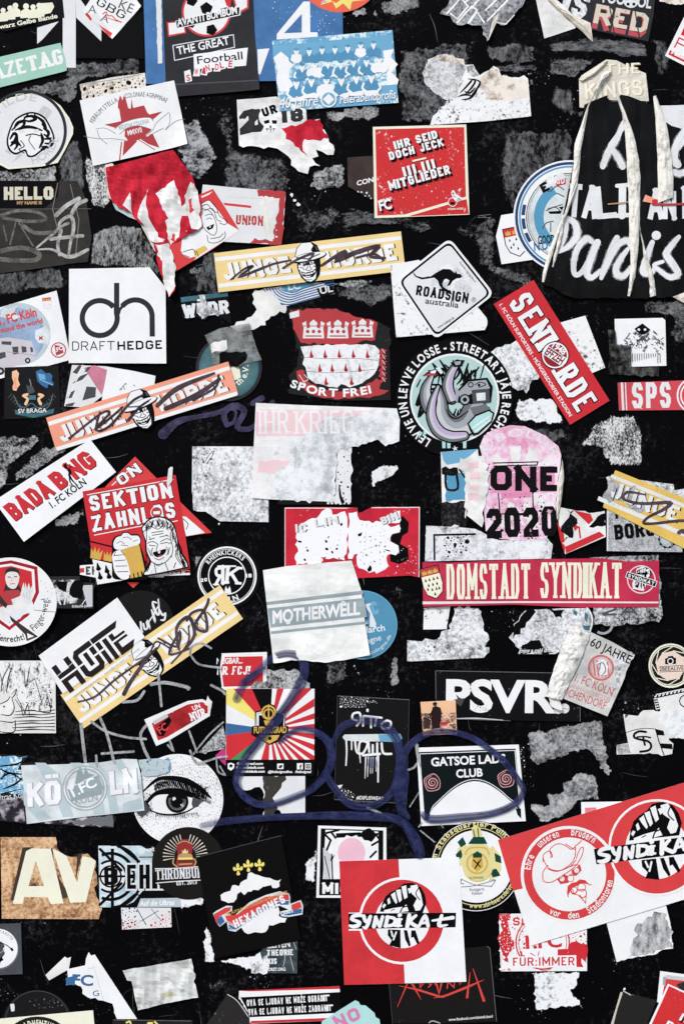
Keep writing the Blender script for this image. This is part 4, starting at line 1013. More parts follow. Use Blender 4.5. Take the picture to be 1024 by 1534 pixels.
sh('120 190 262 126 330 230 412 362 260 470 40 602 0 400', 'R3')
P('262 140 240 160 200 178 195 170', 'W'); P('190 215 240 190 300 260 340 320 412 362 330 420 160 530 80 480 100 300', 'W')
P('30 520 150 505 170 520 40 600', 'R3'); P('150 480 215 448 235 470 160 520', 'YD'); P('85 490 150 470 160 510 130 520 95 505', 'W')
part('man_drawing')
for s_ in ('200 210 240 192 280 230 300 280 340 310 330 330 300 320', '195 290 200 330 230 370 270 390 285 350 270 290 240 250 200 240', '220 280 240 270 260 276', '225 300 245 292 256 300', '200 310 190 330 205 340', '215 250 260 240 285 300 310 310', '230 390 240 430 290 430 330 400 330 370', '250 410 300 400 320 380', '95 485 150 470 165 500', '90 500 130 515', '200 225 230 215 262 250 290 262', '170 480 180 510'): L(s_, 3.5, 'K')
P('225 345 270 325 262 350 235 362', 'K'); P('240 342 252 338 250 346 243 348', 'W')
V(1, 1)
st('blue striped sticker corner peeping out under the yellow scarf sticker', 'sticker')
sh('548 690 885 655 955 718 860 740 680 790 620 765 570 720', 'W2')
for k in range(6): L([(560 + k * 18, 680 + k * 3), (600 + k * 14, 745 - k * 8), (680 + k * 8, 782 - k * 14), (780, 758 - k * 14), (880, 730 - k * 14), (945, 716 - k * 14)], 7, 'BB')
P('640 660 780 655 860 655 740 700 690 715 655 690', 'LB2')
part('lettering'); T('LC', (690, 700), (760, 690), 36, 'W2', .03); P('850 690 940 675 955 716 870 740', 'K'); T('ÜL', (872, 722), (945, 706), 34, 'W2', .03)
V(1, 1)
st('torn white branch shaped scrap between the clear tape and the yellow scarf sticker', 'paper_scrap', 'torn paper')
sh('500 700t 545 695t 560 712t 600 710t 640 760t 680 812t 670 832t 640 820t 590 848t 560 900t 490 925 400 935 360 905t 395 880t 480 850t 510 810t 495 750t', 'TW', 4, 5)
st('small dark sticker with teal stripe and half scraped white capitals', 'torn_sticker')
sh('78 742 345 708 360 820 370 900 330 870t 270 830t 220 870t 160 850t 120 870t 92 860', 'KW', 2, 5); P('78 742 345 709 347 735 82 770', 'TE')
part('lettering'); B('WÜDR', (92, 858), (355, 832), 76, 'W2', .3, .22, gap=.1); P('180 728 215 726 230 780 250 800 310 830 290 850 240 840 200 865 170 830 185 780', 'fib', 4, 5)
V(1, 1)
scr_lbl = 'yellow striped scarf sticker below the pale red ticket sticker, brown scrawl on its letters'
st(scr_lbl, 'scarf_sticker', 'sticker', 'striped scarf stickers with a hat wearing face')
scarf(267, 492, 1.0, -6.66, 'Y', scr=SCR['a'])
V(2, 1)
st('white paint spotted paper square behind the black kangaroo diamond', 'paper_scrap', 'torn paper')
sh('320 560 480 530 800 780 865 860t 868 900t 855 928 352 970 335 760', 'spk', 2, 5)
st('white diamond sticker with leaping black kangaroo', 'diamond_sticker')
push(628, 694, 1, 0)
def rnd(pts, r=34, k=5):
    out = []; n = len(pts)
    for i in range(n):
        p, a, b = np.array(pts[i]), np.array(pts[i - 1]), np.array(pts[(i + 1) % n]); u = (a - p) / np.linalg.norm(a - p); w = (b - p) / np.linalg.norm(b - p)
        for j in range(k + 1):
            t = j / k; s0, s1 = p + u * r, p + w * r; c = (1 - t) ** 2 * s0 + 2 * t * (1 - t) * p + t * t * s1; out.append(tuple(c))
    return out
D0 = [(27, -288), (280, 30), (-52, 290), (-277, -45)]
def dia(f, r): return rnd([(x * f, y * f) for x, y in D0], r)
sh(dia(1.0, 44), 'W', th=.0003); P(dia(.94, 40), 'K'); P(dia(.885, 34), 'W2'); P(ell(40, -30, 120, 110, 26), 'mottw')
part('kangaroo_emblem')
P('-178 -92 -160 -72 -120 -62 -80 -70 -50 -90 -10 -112 30 -110 60 -85 62 -75 56 -62 50 -84 80 -84 60 -92 92 -80 98 -68 88 -60 66 -58 44 -44 30 -20 10 -14 20 -30 26 -46 10 -56 -4 -52 -14 -30 -10 -10 20 8 45 34 20 28 -14 6 -32 -20 -40 -46 -60 -62 -90 -58 -130 -52 -165 -66', 'K')
L('-182 -95 -165 -70 -130 -60 -90 -66', [3, 6, 9], 'K'); P('54 -82 60 -104 70 -84', 'K')
part('lettering'); push(0, 0, 1, 9)
B('ROADSIGN', (-158, 62), (140, 62), 58, 'K', .22, .2, gap=.2); T('australia', (-98, 100), (92, 96), 34, 'K', .012); T('®', (158, 50), (184, 50), 26, 'K'); pop()
T('www.roadsign.de', (-38, 228), (54, 168), 14, 'K', .01); T('Australian Special Brand', (80, -148), (168, -36), 12, 'G4'); pop()
V(2, 1)
st('white sticker with red and white crest beside the blue ringed disc', 'sticker')
sh('948 275 1120 248 1180 520 950 554 918 395', 'W'); part('crest_emblem'); crest(1035, 420, 1.35, -12)
V(3, 1)
st('blue and white ringed disc with old ship lettering, half under the black spray poster', 'round_sticker')
sh(ell(375, 285, 322, 322, 60), 'W')
part('rings'); RG(375, 285, 312, 296, 'NB'); RG(375, 285, 290, 280, 'LB2'); RG(375, 285, 250, 232, 'K'); O(375, 285, 246, 'PB'); RG(375, 285, 205, 150, 'LB2', a0=200, a1=330); RG(375, 285, 238, 236, 'K')
for a0, a1 in ((255, 268), (272, 285), (238, 250)): RG(375, 285, 276, 256, 'NB', a0=a0, a1=a1)
part('ship_drawing')
for s_ in ('220 120 260 140 300 110 340 130', '240 250 290 230 320 260 270 262', '250 240 330 215', '300 150 340 170', '220 350 240 320 280 310', '265 370 265 320'): L(s_, 6, 'G4')
P('230 90 330 30 350 60 300 100 240 120', 'W2'); P('290 85 350 65 350 100 300 110', 'R')
P('250 255 330 250 310 230 340 225 320 268 260 268', 'K')
part('lettering'); B('E', (222, 150), (262, 130), 52, 'K', .3); B('R', (262, 110), (300, 90), 50, 'W', .3); AT('Club', 330, 285, 190, -25, 5, 50, 'W2', b=.02); T('GOOD', (196, 440), (290, 430), 44, 'K', .03); T('N.D', (172, 476), (250, 470), 46, 'BB', .03)
V(3, 1)
st('black hanging spray paint poster with white stencil words, torn open in strips', 'torn_poster', 'poster')
sh('455 -350 620 -420 700 -400 860 -340 1100 -330 1140 300 1120 742t 850 745t 700 748t 400 748t 225 668 330 300 390 0', M((13, 13, 14), .05, (90, 90, 90), spec=.08), 2, 5, bend=wave(2.0, 26, 60, seed=31), grid=8)
P('860 -345 1100 -350 1100 -220 1060 -200 950 -230 880 -275', 'W2')
part('stencil_lettering')
L_ = L
def L(p, w, m, *k, **kk):
    ww = [x * 1.5 for x in w] if hasattr(w, '__len__') else w * 1.5
    SPR(p, ww, 'mist'); L_(p, [x * .96 for x in w] if hasattr(w, '__len__') else w * .96, m, *k, **kk)
L('560 0 590 -80 640 -160 680 -260', [34, 40, 36, 20], 'W2'); L('600 -110 640 -60 672 0', [28, 36, 40], 'W2'); L('600 -120 690 -240', 26, 'W2')
L('985 -10 960 -50 985 -140 1040 -240', [44, 50, 40, 20], 'W2'); L('990 -100 1040 -180 1060 -250', 22, 'W2'); L('960 30 1000 40 1080 0', 34, 'W2')
for ch, a, b, h in (('T', (360, 285), (432, 290), 190), ('A', (440, 292), (525, 300), 185), ('L', (528, 300), (640, 290), 185), ('I', (632, 292), (712, 290), 190)):
    if ch == 'I': L([(672, 120), (668, 280)], 44, 'W2', False); L([(632, 280), (712, 276)], 26, 'W2', False); L([(640, 110), (708, 104)], 24, 'W2', False)
    else: B(ch, a, b, h, 'W2', .19, .17)
B('A', (815, 300), (905, 300), 170, 'W2', .25, .2); B('N', (900, 300), (975, 300), 160, 'W2', .28, .2); B('M', (1010, 296), (1140, 296), 180, 'W2', .2)
for s_, w in (('335 285 350 330 340 400 310 480', [20, 34, 30, 20]), ('345 290 400 320 412 390 370 450 310 485', [26, 40, 36, 22]), ('500 430 470 410 420 460 395 540 400 610 440 600 500 500 530 430', [26, 34, 36, 34, 30, 30, 34, 40]), ('525 430 480 560 470 610 500 630 560 580', [36, 40, 40, 32, 18]), ('560 590 610 470 640 405', [20, 40, 34]), ('550 635 580 560 640 450 700 420 720 460', [24, 36, 36, 34, 30]), ('700 470 640 560 640 610 680 620 730 560', [24, 36, 40, 34, 24]), ('840 430 800 540 790 600 830 605 860 570', [30, 40, 40, 32, 20]), ('990 400 940 460 920 500 960 560 985 610 940 630 880 590 850 560 900 540', [26, 36, 40, 42, 40, 32, 26, 20, 20])): L(s_, w, 'W2')
O(862, 392, 26, 'W2')
L = L_
part('curled_strip'); roll('400 -130 385 60 345 260 290 380 230 560 213 655', '490 -400 440 -130 420 60 385 200 300 420 225 660', 3.2, 'STR', name='curled_strip')
roll('515 -430 555 -520 600 -540', '445 -260 520 -420 610 -535', 2.6, 'STR', name='curled_strip')
roll('635 -410 680 -230 695 0 706 220 708 400 716 560 700 735', '645 -410 730 -180 765 0 770 180 762 420 745 600 712 740', 3.6, 'STR', name='curled_strip')
roll('770 350 790 500 820 640 825 742', '765 330 800 480 850 650 858 735', 2.6, 'STR', name='curled_strip')
roll('845 -395 860 -200 868 0 872 208', '860 -400 920 -220 950 0 958 178', 3.6, 'STR', name='curled_strip')
roll('330 290 300 430 270 570', '345 300 320 430 278 575', 2.2, 'STR', name='curled_strip')
part('red_twine'); L('590 215 690 205 770 185', 7, 'TAN'); P('800 162 860 185 850 212 785 200', 'OR'); P('838 190 870 186 868 222 840 220', 'R'); L('840 212 920 218 1030 212', 12, 'ST')
V(3, 1)
st('small torn beige tip at the wall edge under the spray poster', 'paper_scrap', 'torn paper')
sh('955 740 1060 700 1060 790 1010 770', 'stain')
# ---- round world, draft
V(0, 1)
st('white tilted travel sticker with globe, camper van and red words', 'sticker')
sh('-80 822 322 702 365 900 403 1095 -80 1225', 'W')
part('globe'); O(110, 950, 178, 'PB2'); O(95, 960, 160, M((150, 172, 200), mot=.3)); P('20 800 100 785 80 830 130 850 60 870 0 850', 'PB', 2, 6); P('200 930 260 900 285 940 270 1010 220 1000 200 970', 'PB', 2, 6); P('222 960 232 966 246 958 240 972 246 984 232 978 220 986 224 972', 'ST')
part('camper_van'); P('-80 985 40 968 180 990 205 1060 190 1100 100 1130 -80 1175', M((205, 198, 206))); P('-80 1020 20 1010 30 1090 -10 1170 -80 1170', 'G1')
for s_ in ('10 990 66 992 64 1012 10 1008', '70 1022 104 1020 106 1062 76 1066', '122 1018 150 1022 152 1052 126 1056', '172 1022 186 1026 190 1050 176 1054'): P(s_, 'G4')
L('40 1050 200 1070', 4, 'G2'); P('-20 1060 30 1050 35 1080 -20 1100', 'G4'); part('wheel', of='camper_van'); O(158, 1100, 16, 'DK'); O(158, 1100, 7, 'G1'); part('wheel', of='camper_van'); O(4, 1160, 22, 'DK'); O(4, 1160, 9, 'G1')
part('crest_emblem'); crest(268, 772, .52, -8, drops='G2', line='G1')
part('round_emblem'); O(333, 1040, 44, 'ST'); O(333, 1040, 38, 'W2'); P('310 1010 352 1020 362 1056 320 1072', 'ST'); T('1.FC', (308, 1056), (360, 1036), 22, 'W', .03)
part('lettering'); T('1. FC Köln', (2, 900), (212, 845), 48, 'R3', .03); T('around the world', (-25, 950), (245, 885), 28, 'R3', .025)
V(0, 1)
st('white sticker with snipped corner and dark interlocking letter logo', 'square_sticker')
sh('395 581 852 572 942 688 946 1118 393 1115', 'W', th=.0002)
part('ring_logo')
LG_ = 'DK'
RG(569, 860, 114, 84, LG_, 50, 72, 362); 
RG(569, 860, 114, 84, LG_, 14, 2, 52)
P('650 660 680 660 680 800 684 838 650 838', LG_); RG(771, 852, 110, 80, LG_, 40, -52, 90); P('851 850 881 850 882 965 852 965', LG_); P('640 770 668 792 684 800 700 766 712 790 690 815 684 838 650 838 648 800', LG_)
part('lettering'); B('DRAFT', (413, 1045), (655, 1042), 52, 'DK', .11, .11); B('HEDGE', (670, 1042), (922, 1035), 50, 'K', .2, .2)
# ---- row 2
V(0, 2)
st('black sticker with small colourful flame, cobra and blue robot emblem', 'square_sticker')
sh('28 192 335 180 346 474 25 486', M((20, 20, 22), crease=.9, spec=.1))
part('emblem')
P('70 215 95 205 110 225 104 260 115 290 95 325 75 320 80 280 70 250', 'SK', 2, 5); P('80 250 95 245 98 320 82 310', 'OR'); P('205 215 235 200 262 225 300 240 310 285 280 280 270 310 240 295 215 270', 'BB', 3, 5); P('215 225 255 232 262 262 225 255', 'LB'); L('230 260 300 290', 8, 'LB')
L('170 260 178 300 165 340', 8, 'G3'); P('150 290 190 300 200 330 160 340', 'G4', 2, 5)
for x, sg in ((148, 1), (232, -1)): L([(x, 398), (x + 10 * sg, 370), (x - 14 * sg, 352), (x + 8 * sg, 345)], [18, 14, 12, 16], 'SK')
L('80 350 110 410 150 440 190 420 230 440 280 410 300 350', 5, 'G3'); L('95 395 140 420 180 395 220 420 280 395', 6, 'TE'); P('165 350 205 350 205 375 165 375', 'TE'); 
for x in range(6): L([(70 + x * 12, 340 + x * 14), (50 + x * 12, 362 + x * 14)], 4, 'G4'); L([(300 - x * 12, 340 + x * 14), (318 - x * 12, 362 + x * 14)], 4, 'G4')
part('lettering'); P('85 432 190 455 310 425 305 452 190 478 90 458', 'TE'); T('SV BRAGA', (105, 452), (268, 446), 24, 'W2', .02)
st('white sticker with grey laurel leaves and a rosy triangle under the orange scarf', 'sticker')
sh('412 178 612 186 628 215 590 350 500 420 368 412', 'W2'); P('480 195 540 180 625 212 580 350', M((206, 130, 150), mot=.2)); 
part('leaves')
for a in ('415 220 450 180 470 182 440 230', '412 285 460 240 510 222 470 262', '380 370 400 335 430 320 410 365', '372 412 380 400 430 390 415 412', '470 380 495 300 548 305 545 360', '480 220 500 190 520 190 500 215'): P(a, 'G4')
L('470 180 440 260 400 340 372 410', 5, 'W')
st('white slanted paper piece behind the orange scarf sticker', 'sticker')
sh('615 188 760 212 885 240 878 300 580 380', 'W'); part('small_wreath'); LL('690 320 700 300 720 280|710 318 706 300|760 290 770 300|720 290 712 282|690 310 682 322', 4, 'G4')
V(1, 2)
st('round teal club sticker with cream lettering under grey tape', 'round_sticker')
sh(ell(352, 195, 188), 'DK'); O(352, 195, 170, 'TE'); O(352, 195, 160, M((84, 122, 128), .12, (30, 40, 44), mot=.3))
part('lettering'); AT('Fürth e.V.', 352, 195, 112, 190, 80, 34, 'CR', True, .02); P('300 190 400 170 420 250 350 290', 'CR', 3, 8)
st('torn strip of grey wrinkled tape over the teal disc', 'tape_strip', 'tape')
sh('215 10 300 -30 470 -60 490 20t 515 90t 540 150 460 165t 400 185t 260 170t 240 60', 'tape', 2, 5, bend=wave(1.6, 14, seed=44), grid=6)
P('250 60 340 35 345 85 255 110', 'TW', 3, 5); P('300 110 445 100 452 150 400 190 300 175', 'K', 3, 6)
V(0, 2)
st('orange striped scarf sticker with a dark scrawl, the only orange one', 'scarf_sticker', 'sticker', 'striped scarf stickers with a hat wearing face')
scarf(265, 478, 1.005, -17.2, 'OR', scr=SCR['b'], ln=1075, h=192)
V(1, 2)
st('purple marker scrawl between the orange scarf and the faded pink poster', 'marker_scribble', 'scribble')
for s_, w in (('-20 570 60 500 160 475 280 450 400 400', [60, 40, 26, 30, 20]), ('20 520 120 480 60 505', 30), ('340 520 325 450 380 410 440 440 400 530 470 540 510 500', [26, 36, 38, 34, 30, 30, 14]), ('340 520 380 500 390 440 350 430', [24, 20, 14, 10]), ('490 395 540 365', 34), ('510 520 600 390', [14, 30])): L(s_, w, 'inkp')
V(1, 1)
st('scraped red crown crest sticker with motto ribbon and laurel', 'torn_sticker')
sh('693 805 960 802 1080 860 1200 880 1270 920t 1265 1050 1270 1325 960 1328 693 1288t 690 1190 740 1130t 735 1000', M((24, 23, 24), .1, (90, 88, 88), spec=.15), 4, 5)
P('700 815 960 805 1080 855 1195 885 1180 985 960 1010 760 1000 740 960 700 850', 'ST', 3, 6); P('695 830 750 815 752 850 700 862', 'W2')
part('crowns')
for x, y in ((832, 930), (970, 930), (1110, 925)):
    push(x, y, .92); P('-66 48 -60 -20 -70 -45 -46 -58 -40 -10 -20 -20 -24 -48 0 -68 24 -48 20 -20 40 -10 46 -58 70 -45 60 -20 66 48', 'W2'); P('-50 30 50 30 50 38 -50 38', 'ST'); 
    for k in (-36, 0, 36): O(k, 6, 11, 'ST')
    L('-60 -28 60 -28', 5, 'ST', False); pop()
part('shield'); P('758 1022 960 1010 1180 1015 1205 1040 1200 1130 1150 1200 1060 1245 920 1250 820 1215 770 1120 780 1080', MT((176, 176, 176), (232, 232, 232), 160, .3, .5), 3, 6)
for x, y in ((820, 1070), (898, 1072), (978, 1070), (1058, 1070), (1138, 1072), (868, 1150), (938, 1150), (1015, 1148), (1094, 1150), (903, 1225), (1048, 1225)): P(f'{x} {y-36} {x+6} {y-4} {x+14} {y+6} {x+6} {y+16} {x-8} {y+14} {x-10} {y+4}', 'R2'); 
LL('760 1080 900 1090 1060 1088 1200 1100|770 1160 960 1170 1180 1150', 2.5, 'G3', True)
part('ribbon'); P('735 1160 770 1150 800 1220 860 1260 960 1275 1060 1270 1140 1230 1190 1200 1215 1220 1205 1262 1260 1270 1200 1300 1120 1310 960 1322 860 1305 800 1285 760 1250 740 1200', 'ST', 2, 6)
for k in range(6): a = 1030 + k * 32; P(f'{1215+ (k%2)*12} {a} {1250} {a+12} {1215} {a+40} {1200} {a+34}', 'ST'); L([(1222, a + 6), (1238, a + 30)], 3, 'W2')
LL('780 1180 800 1210 770 1220|750 1180 790 1240', 4, 'W2', True)
part('lettering'); AT('SPORT FREI', 985, 560, 745, 203, 166, 42, 'W', True, .035, 1.0)
V(1, 2)
st('white paper rectangle rubbed grey at its edges, next to the faded pink poster', 'paper_scrap', 'torn paper')
sh('145 640 495 640 577 860 577 1070 300 1065 220 1010t 150 1000t 142 900', RWX := MT((96, 98, 100), (236, 237, 237), 260, .34, .58, c2=(206, 207, 207)), 2, 5)
part('scuffs'); SP('150 650 300 650 250 780 150 900', 30, 3, 12, 'G3', 21); L('225 740 260 690 268 665 240 690 220 720', 4, 'G4'); L('200 700 210 735', 4, 'G4'); L('430 700 440 760 470 740', 8, 'W')
V(2, 2)
st('clear sticker edge below the faded pink poster with white block bottom', 'sticker')
sh('-300 600 100 600 100 972 -318 970', M((18, 18, 19), spec=.1)); part('lettering'); B('RNA', (-40, 968), (90, 968), 46, 'W2', .3, .2)
P('20 650 100 640 96 960 0 962', 'W2', 2, 4); SP('20 660 95 650 92 950 5 950', 34, 2, 9, 'K', 31); L('30 860 36 920 50 955', [6, 14, 22], 'K')
V(1, 2)
st('large faded pink poster with half its print torn down to grey fibre', 'torn_poster', 'poster')
sh('505 393 830 408 1323 425 1318 610t 1240 640t 1200 600t 1060 640t 990 650t 960 690t 950 955 575 940 480 932', M((236, 233, 232), mot=.12, crease=.8), 2, 5, bend=wave(1.2, 40, seed=51, lifts=[(560, 880, -1, 1, 30, 2)]), grid=10)
P('510 440 900 455 880 580 508 580', 'PK2') ; P('525 430 1300 440 1290 470 900 470 880 575 520 575', 'PKF'); P('520 720 700 720 640 790 510 790', 'PKF', 4, 8)
part('fibre'); P('905 480 1000 470 1100 450 1200 430 1322 432 1318 610 1240 638 1200 602 1060 640 990 650 960 690 948 952 580 938 600 800 720 720 690 680 600 690 640 640 880 530', 'mottw', 4, 6)
part('lettering'); 
for s_, a, b, y in (('IHR', 522, 690, 568), ('KRIEG', 730, 1060, 570)): B(s_, (a, y), (b, y - 3), 132, 'W', .11, .1, slab=.9)
T('UNS', (540, 690), (700, 690), 60, 'W'); LL('530 600 640 600|540 640 640 640|530 800 540 920|560 820 570 920', 8, 'W')
V(2, 2)
V(2, 2)
st('white speckled paper between the octopus disc and the red diagonal sticker', 'paper_scrap', 'torn paper')
sh('880 110t 1000 60 1060 20 1180 120 1170 230t 1110 290t 1090 340t 1000 300t 950 220t', RWX, 4, 6)
V(3, 1)
st('white speckled paper corner jutting out from under the red diagonal sticker', 'paper_scrap', 'torn paper')
sh('300 890 462 845 575 1140 500 1172 400 1100', 'spk')
V(3, 1)
st('long red diagonal sticker with white supporter lettering', 'sticker')
sh('-58 780 168 643 600 1328 375 1466', 'R')
part('lettering')
push(-58, 780, 1, 57.8)
# local: x along, y down from the lower-left long edge; sheet runs 0..812, -264..0
for s_, a, b in (('SENI', 40, 352), ('RDE', 520, 775)):
    B(s_, (a + 3, -70), (b + 3, -70), 140, 'K', .30, .2, slab=.95, gap=.24, grow=3); B(s_, (a, -72), (b, -72), 136, 'W', .28, .16, slab=.85, gap=.24)
T('1. FC KÖLN SUPPORTERS - MÜNGERSDORFER STADION', (22, -22), (770, -22), 20, 'W', .02)
part('round_badge'); O(432, -140, 80, 'K'); O(432, -140, 74, 'W'); O(432, -140, 66, M((150, 40, 48), mot=.2)); push(432, -140, 1, -24); P('-70 -22 70 -22 70 32 -70 32', 'W'); T('EFFZEH', (-58, 26), (58, 26), 42, R2X := M((120, 30, 38)), .035); T('1948', (-44, -28), (40, -28), 34, 'W', .03); pop()
pop()
V(3, 1)
st('white tattoo sticker with a black ornate crowned face drawing', 'sticker')
sh('628 864 900 858 916 872 922 1130 720 1136 632 1010', 'W', th=.0003)
part('ornament')
rr = random.Random(8)
for i in range(90):
    a = rr.random() * 6.28; r = rr.random(); x = 785 + math.cos(a) * r * 118; y = 1010 + math.sin(a) * r * 70 - (1 - abs(x - 785) / 118) * 40
    L([(x, y), (x + rr.uniform(-14, 14), y + rr.uniform(-14, 14)), (x + rr.uniform(-16, 16), y + rr.uniform(-8, 20))], rr.uniform(2, 6), 'G4' if i % 3 else 'TE')
P('740 920 785 890 830 925 800 950 770 950', 'K'); O(765, 925, 7, 'W'); O(800, 925, 7, 'W')
for i in range(16): L([(690 + i * 13, 1060), (690 + i * 13, 1075 + (i * 37 % 40))], 3, 'G4')
st('crumpled dark clear foil beneath the white tattoo sticker', 'tape_strip', 'tape')
sh('590 925t 632 930 640 1010 720 1015 722 1140 880 1140 876 1190t 720 1185 590 1180t 600 1080', MT((20, 20, 20), (120, 120, 116), 90, .44, .72, alpha=.8), 3, 5, bend=wave(1.4, 12, seed=61), grid=6)
V(3, 2)
st('red strip sticker with white capitals and ring at the wall edge', 'sticker')
sh('643 278 1120 262 1120 432 652 436', M((204, 74, 82), .18), bend=wave(.2, 40, seed=204, lifts=[(690, 350, -1, 0, 12, 1.4)]), grid=10); P('662 278 676 277 684 435 670 435', 'W2'); P('686 277 692 277 700 434 693 434', 'W2')
part('lettering'); B('SPS', (728, 424), (948, 420), 146, 'W2', .24, .17); B('SPS', (728, 424), (948, 420), 146, 'W2', .22, .17)
part('ring_emblem'); RG(1085, 350, 105, 95, 'W2'); RG(1085, 350, 85, 76, 'W2'); O(1085, 350, 60, 'W2')
V(2, 2)
st('big round octopus sticker with camera and white ring lettering', 'round_sticker')
sh(ell(684, 366, 333, 333, 80), 'K', th=.0003)
part('lettering'); AT('LEVVE UN LEVVE LOSSE - STREETART JÄJE RECHTS', 684, 366, 272, -151, 140, 46, 'W', b=.03); part('star_mark'); T('★', (672, 668), (706, 662), 26, 'W2')
part('picture'); O(684, 366, 254, 'W'); O(684, 366, 243, M((178, 208, 204)))
rr = random.Random(4)
for i in range(26):
    a = i / 26 * 6.28 + rr.uniform(-.1, .1); r = rr.uniform(165, 225); x, y = 684 + r * math.cos(a), 366 + r * math.sin(a)
    L([(x, y), (684 + (r - 60) * math.cos(a + .22), 366 + (r - 60) * math.sin(a + .22)), (684 + (r - 110) * math.cos(a + .05), 366 + (r - 110) * math.sin(a + .05))], [6, 16, 6], 'K')
for x in (480, 505, 560, 612, 640, 730): P(f'{x} {560+ (x%37)} {x+22} {566} {x+20} {650 if 560<x<760 else 560} {x+2} {650 if 560<x<760 else 552}', 'MI2')
part('octopus')
def tent(pts, w, c1='G2', c2='G1', c3='G3'):
    pts = smooth(pp(pts)); w = list(np.interp(np.linspace(0, 1, len(pts)), np.linspace(0, 1, len(w)), w))
    L(pts, [k + 15 for k in w], 'K', False); L(pts, w, c3, False)
    n = len(pts); nr = []
    for i in range(n):
        a_, b_ = pts[max(0, i - 1)], pts[min(n - 1, i + 1)]; l = math.hypot(b_[0] - a_[0], b_[1] - a_[1]) or 1; nr.append(((b_[1] - a_[1]) / l, -(b_[0] - a_[0]) / l))
    off = lambda f: [(p[0] + u * k * f, p[1] + v * k * f) for p, (u, v), k in zip(pts, nr, w)]
    L(off(.13), [k * .70 for k in w], c1, False); L(off(.27), [k * .38 for k in w], c2, False)
for s_ in ('600 150 650 230 610 200 590 280', '760 170 740 260 800 210 790 300', '560 170 590 220 570 250', '850 180 830 250', '500 300 470 400 500 380 480 470 520 430', '880 420 850 470 890 460', '470 300 490 260', '820 190 790 240'): L(s_, [8, 22, 14, 6], 'K')
tent('700 165 660 230 645 300 668 372', [24, 44, 56, 50], 'G1', 'PU', 'G3')
tent('556 238 524 300 520 360 540 420 590 470', [16, 46, 62, 66, 60], 'G2', 'G1')
tent('800 420 760 500 700 530 650 510 615 450 610 380 590 300', [120, 128, 120, 104, 76, 48, 20])
tent('590 300 560 380 552 470 590 550 660 585 740 580', [14, 34, 50, 60, 58, 44], 'G1', 'PU', 'G3')
L('640 430 660 470 700 480 760 440', [6, 10, 8, 5], 'K'); L('640 400 690 380', 6, 'K'); P('770 420 860 400 890 430 840 450 800 480', 'G3')
part('camera'); P('690 330 760 260 870 250 900 300 890 390 780 400 700 390', 'K'); P('700 335 765 272 862 262 885 310 800 330 720 370', 'G2'); P('780 320 880 312 884 392 788 398', 'G4'); P('806 338 858 334 860 378 810 382', 'PB'); L('800 290 830 275 860 290 820 305', 5, 'K'); O(822, 292, 8, 'K'); O(775, 290, 16, 'K'); O(775, 290, 10, 'G2')
P('690 300 712 330 700 390 686 380', 'G2'); part('lens', of='camera'); O(742, 375, 32, 'K'); O(742, 375, 24, 'G2'); O(742, 375, 12, 'K')
part('red_bird'); P('500 240 530 218 560 205 600 190 625 225 600 240 560 232', 'K'); P('512 236 545 222 590 232 540 240', 'ST'); P('545 215 580 205 575 225 550 225', 'W'); P('575 195 600 188 618 222 605 230', 'PB')
part('spray_can'); P('755 510 800 460 880 430 910 450 895 500 820 570 790 580 770 550', 'K'); P('765 512 805 470 878 440 900 455 888 495 815 560 795 565', 'MI2'); LL('780 540 880 470|800 556 890 490', 6, 'W')
P('660 165 690 150 740 150 725 185 680 190', 'K'); P('680 160 720 155 715 175 690 180', 'G2')
# ---- pink ONE sticker and blue scraps
V(2, 2)
st('small blue and white torn scrap with black spray beside the pink rounded sticker', 'torn_sticker')
sh('605 672 815 655 820 700 760 950 740 1090t 610 1090t 612 960', 'TW', 3, 5); P('608 672 815 655 730 730 640 745 620 720', 'LB'); P('632 800 742 792 745 945 635 955', 'LB2', 2, 5); P('610 765 700 760 705 795 612 800', 'sprk', 6, 5); P('612 960 745 950 750 1090 612 1090', 'sprk', 4, 6); L('632 800 640 880 700 880 695 800', 14, 'sprk')
L('710 770 740 815', 10, 'K')
V(2, 3)
st('large white paper with black spray frame above the crimson banner', 'torn_poster', 'torn paper')
sh('522 142 700 150 800 160t 900 215t 1024 235 1120 215 1190 190 1240 250 1230 330 1160 330 515 345', 'spray', 3, 5)
part('spray_frame'); P('525 150 640 150 560 175 540 330 520 335', 'W2', 2, 6); L('570 335 568 195 800 190', 11, 'K', False); SP('620 200 770 190 780 270 640 330', 60, 4, 18, 'K', 41); P('780 220 900 215 940 300 800 330', 'mottw', 8, 6); P('1000 250 1180 230 1200 300 1010 330', 'mottw', 8, 6)
V(2, 2)
st('pink rounded sticker with black sprayed letters over white rays', 'torn_sticker')
sh('825 640 850 580 900 545 1000 520 1080 525 1200 580 1272 640 1288 690 1282 760 1262 870 1255 1000t 1250 1110t 1200 1168 1024 1176t 930 1160t 860 1120 850 1000 868 840 840 700', 'pinkspr', 3, 5)
part('white_rays')
for a0, a1 in ((-48, -34), (-16, 2), (14, 30), (44, 56), (150, 168), (195, 210), (120, 132)):
    P([(1050 + 110 * math.sin(math.radians(a)), 860 - 110 * math.cos(math.radians(a))) for a in (a0, a1)] + [(1050 + 225 * math.sin(math.radians(a)), 860 - (225 if abs(a) < 90 else 260) * math.cos(math.radians(a))) for a in (a1, a0)], 'TW', 2, 5)
LL('900 735 1155 728 1150 746 905 752|930 890 940 1024 1130 1020 1125 890|965 1030 1105 1028', 7, 'K'); P('945 895 1120 892 1118 930 948 934', M((224, 140, 176)))
part('lettering'); AT('S/BOLDR', 1050, 800, 215, -62, 66, 44, 'W2', b=.0)
BLK = M((18, 16, 18), .22, (214, 170, 192), spec=.05, wsc=120)
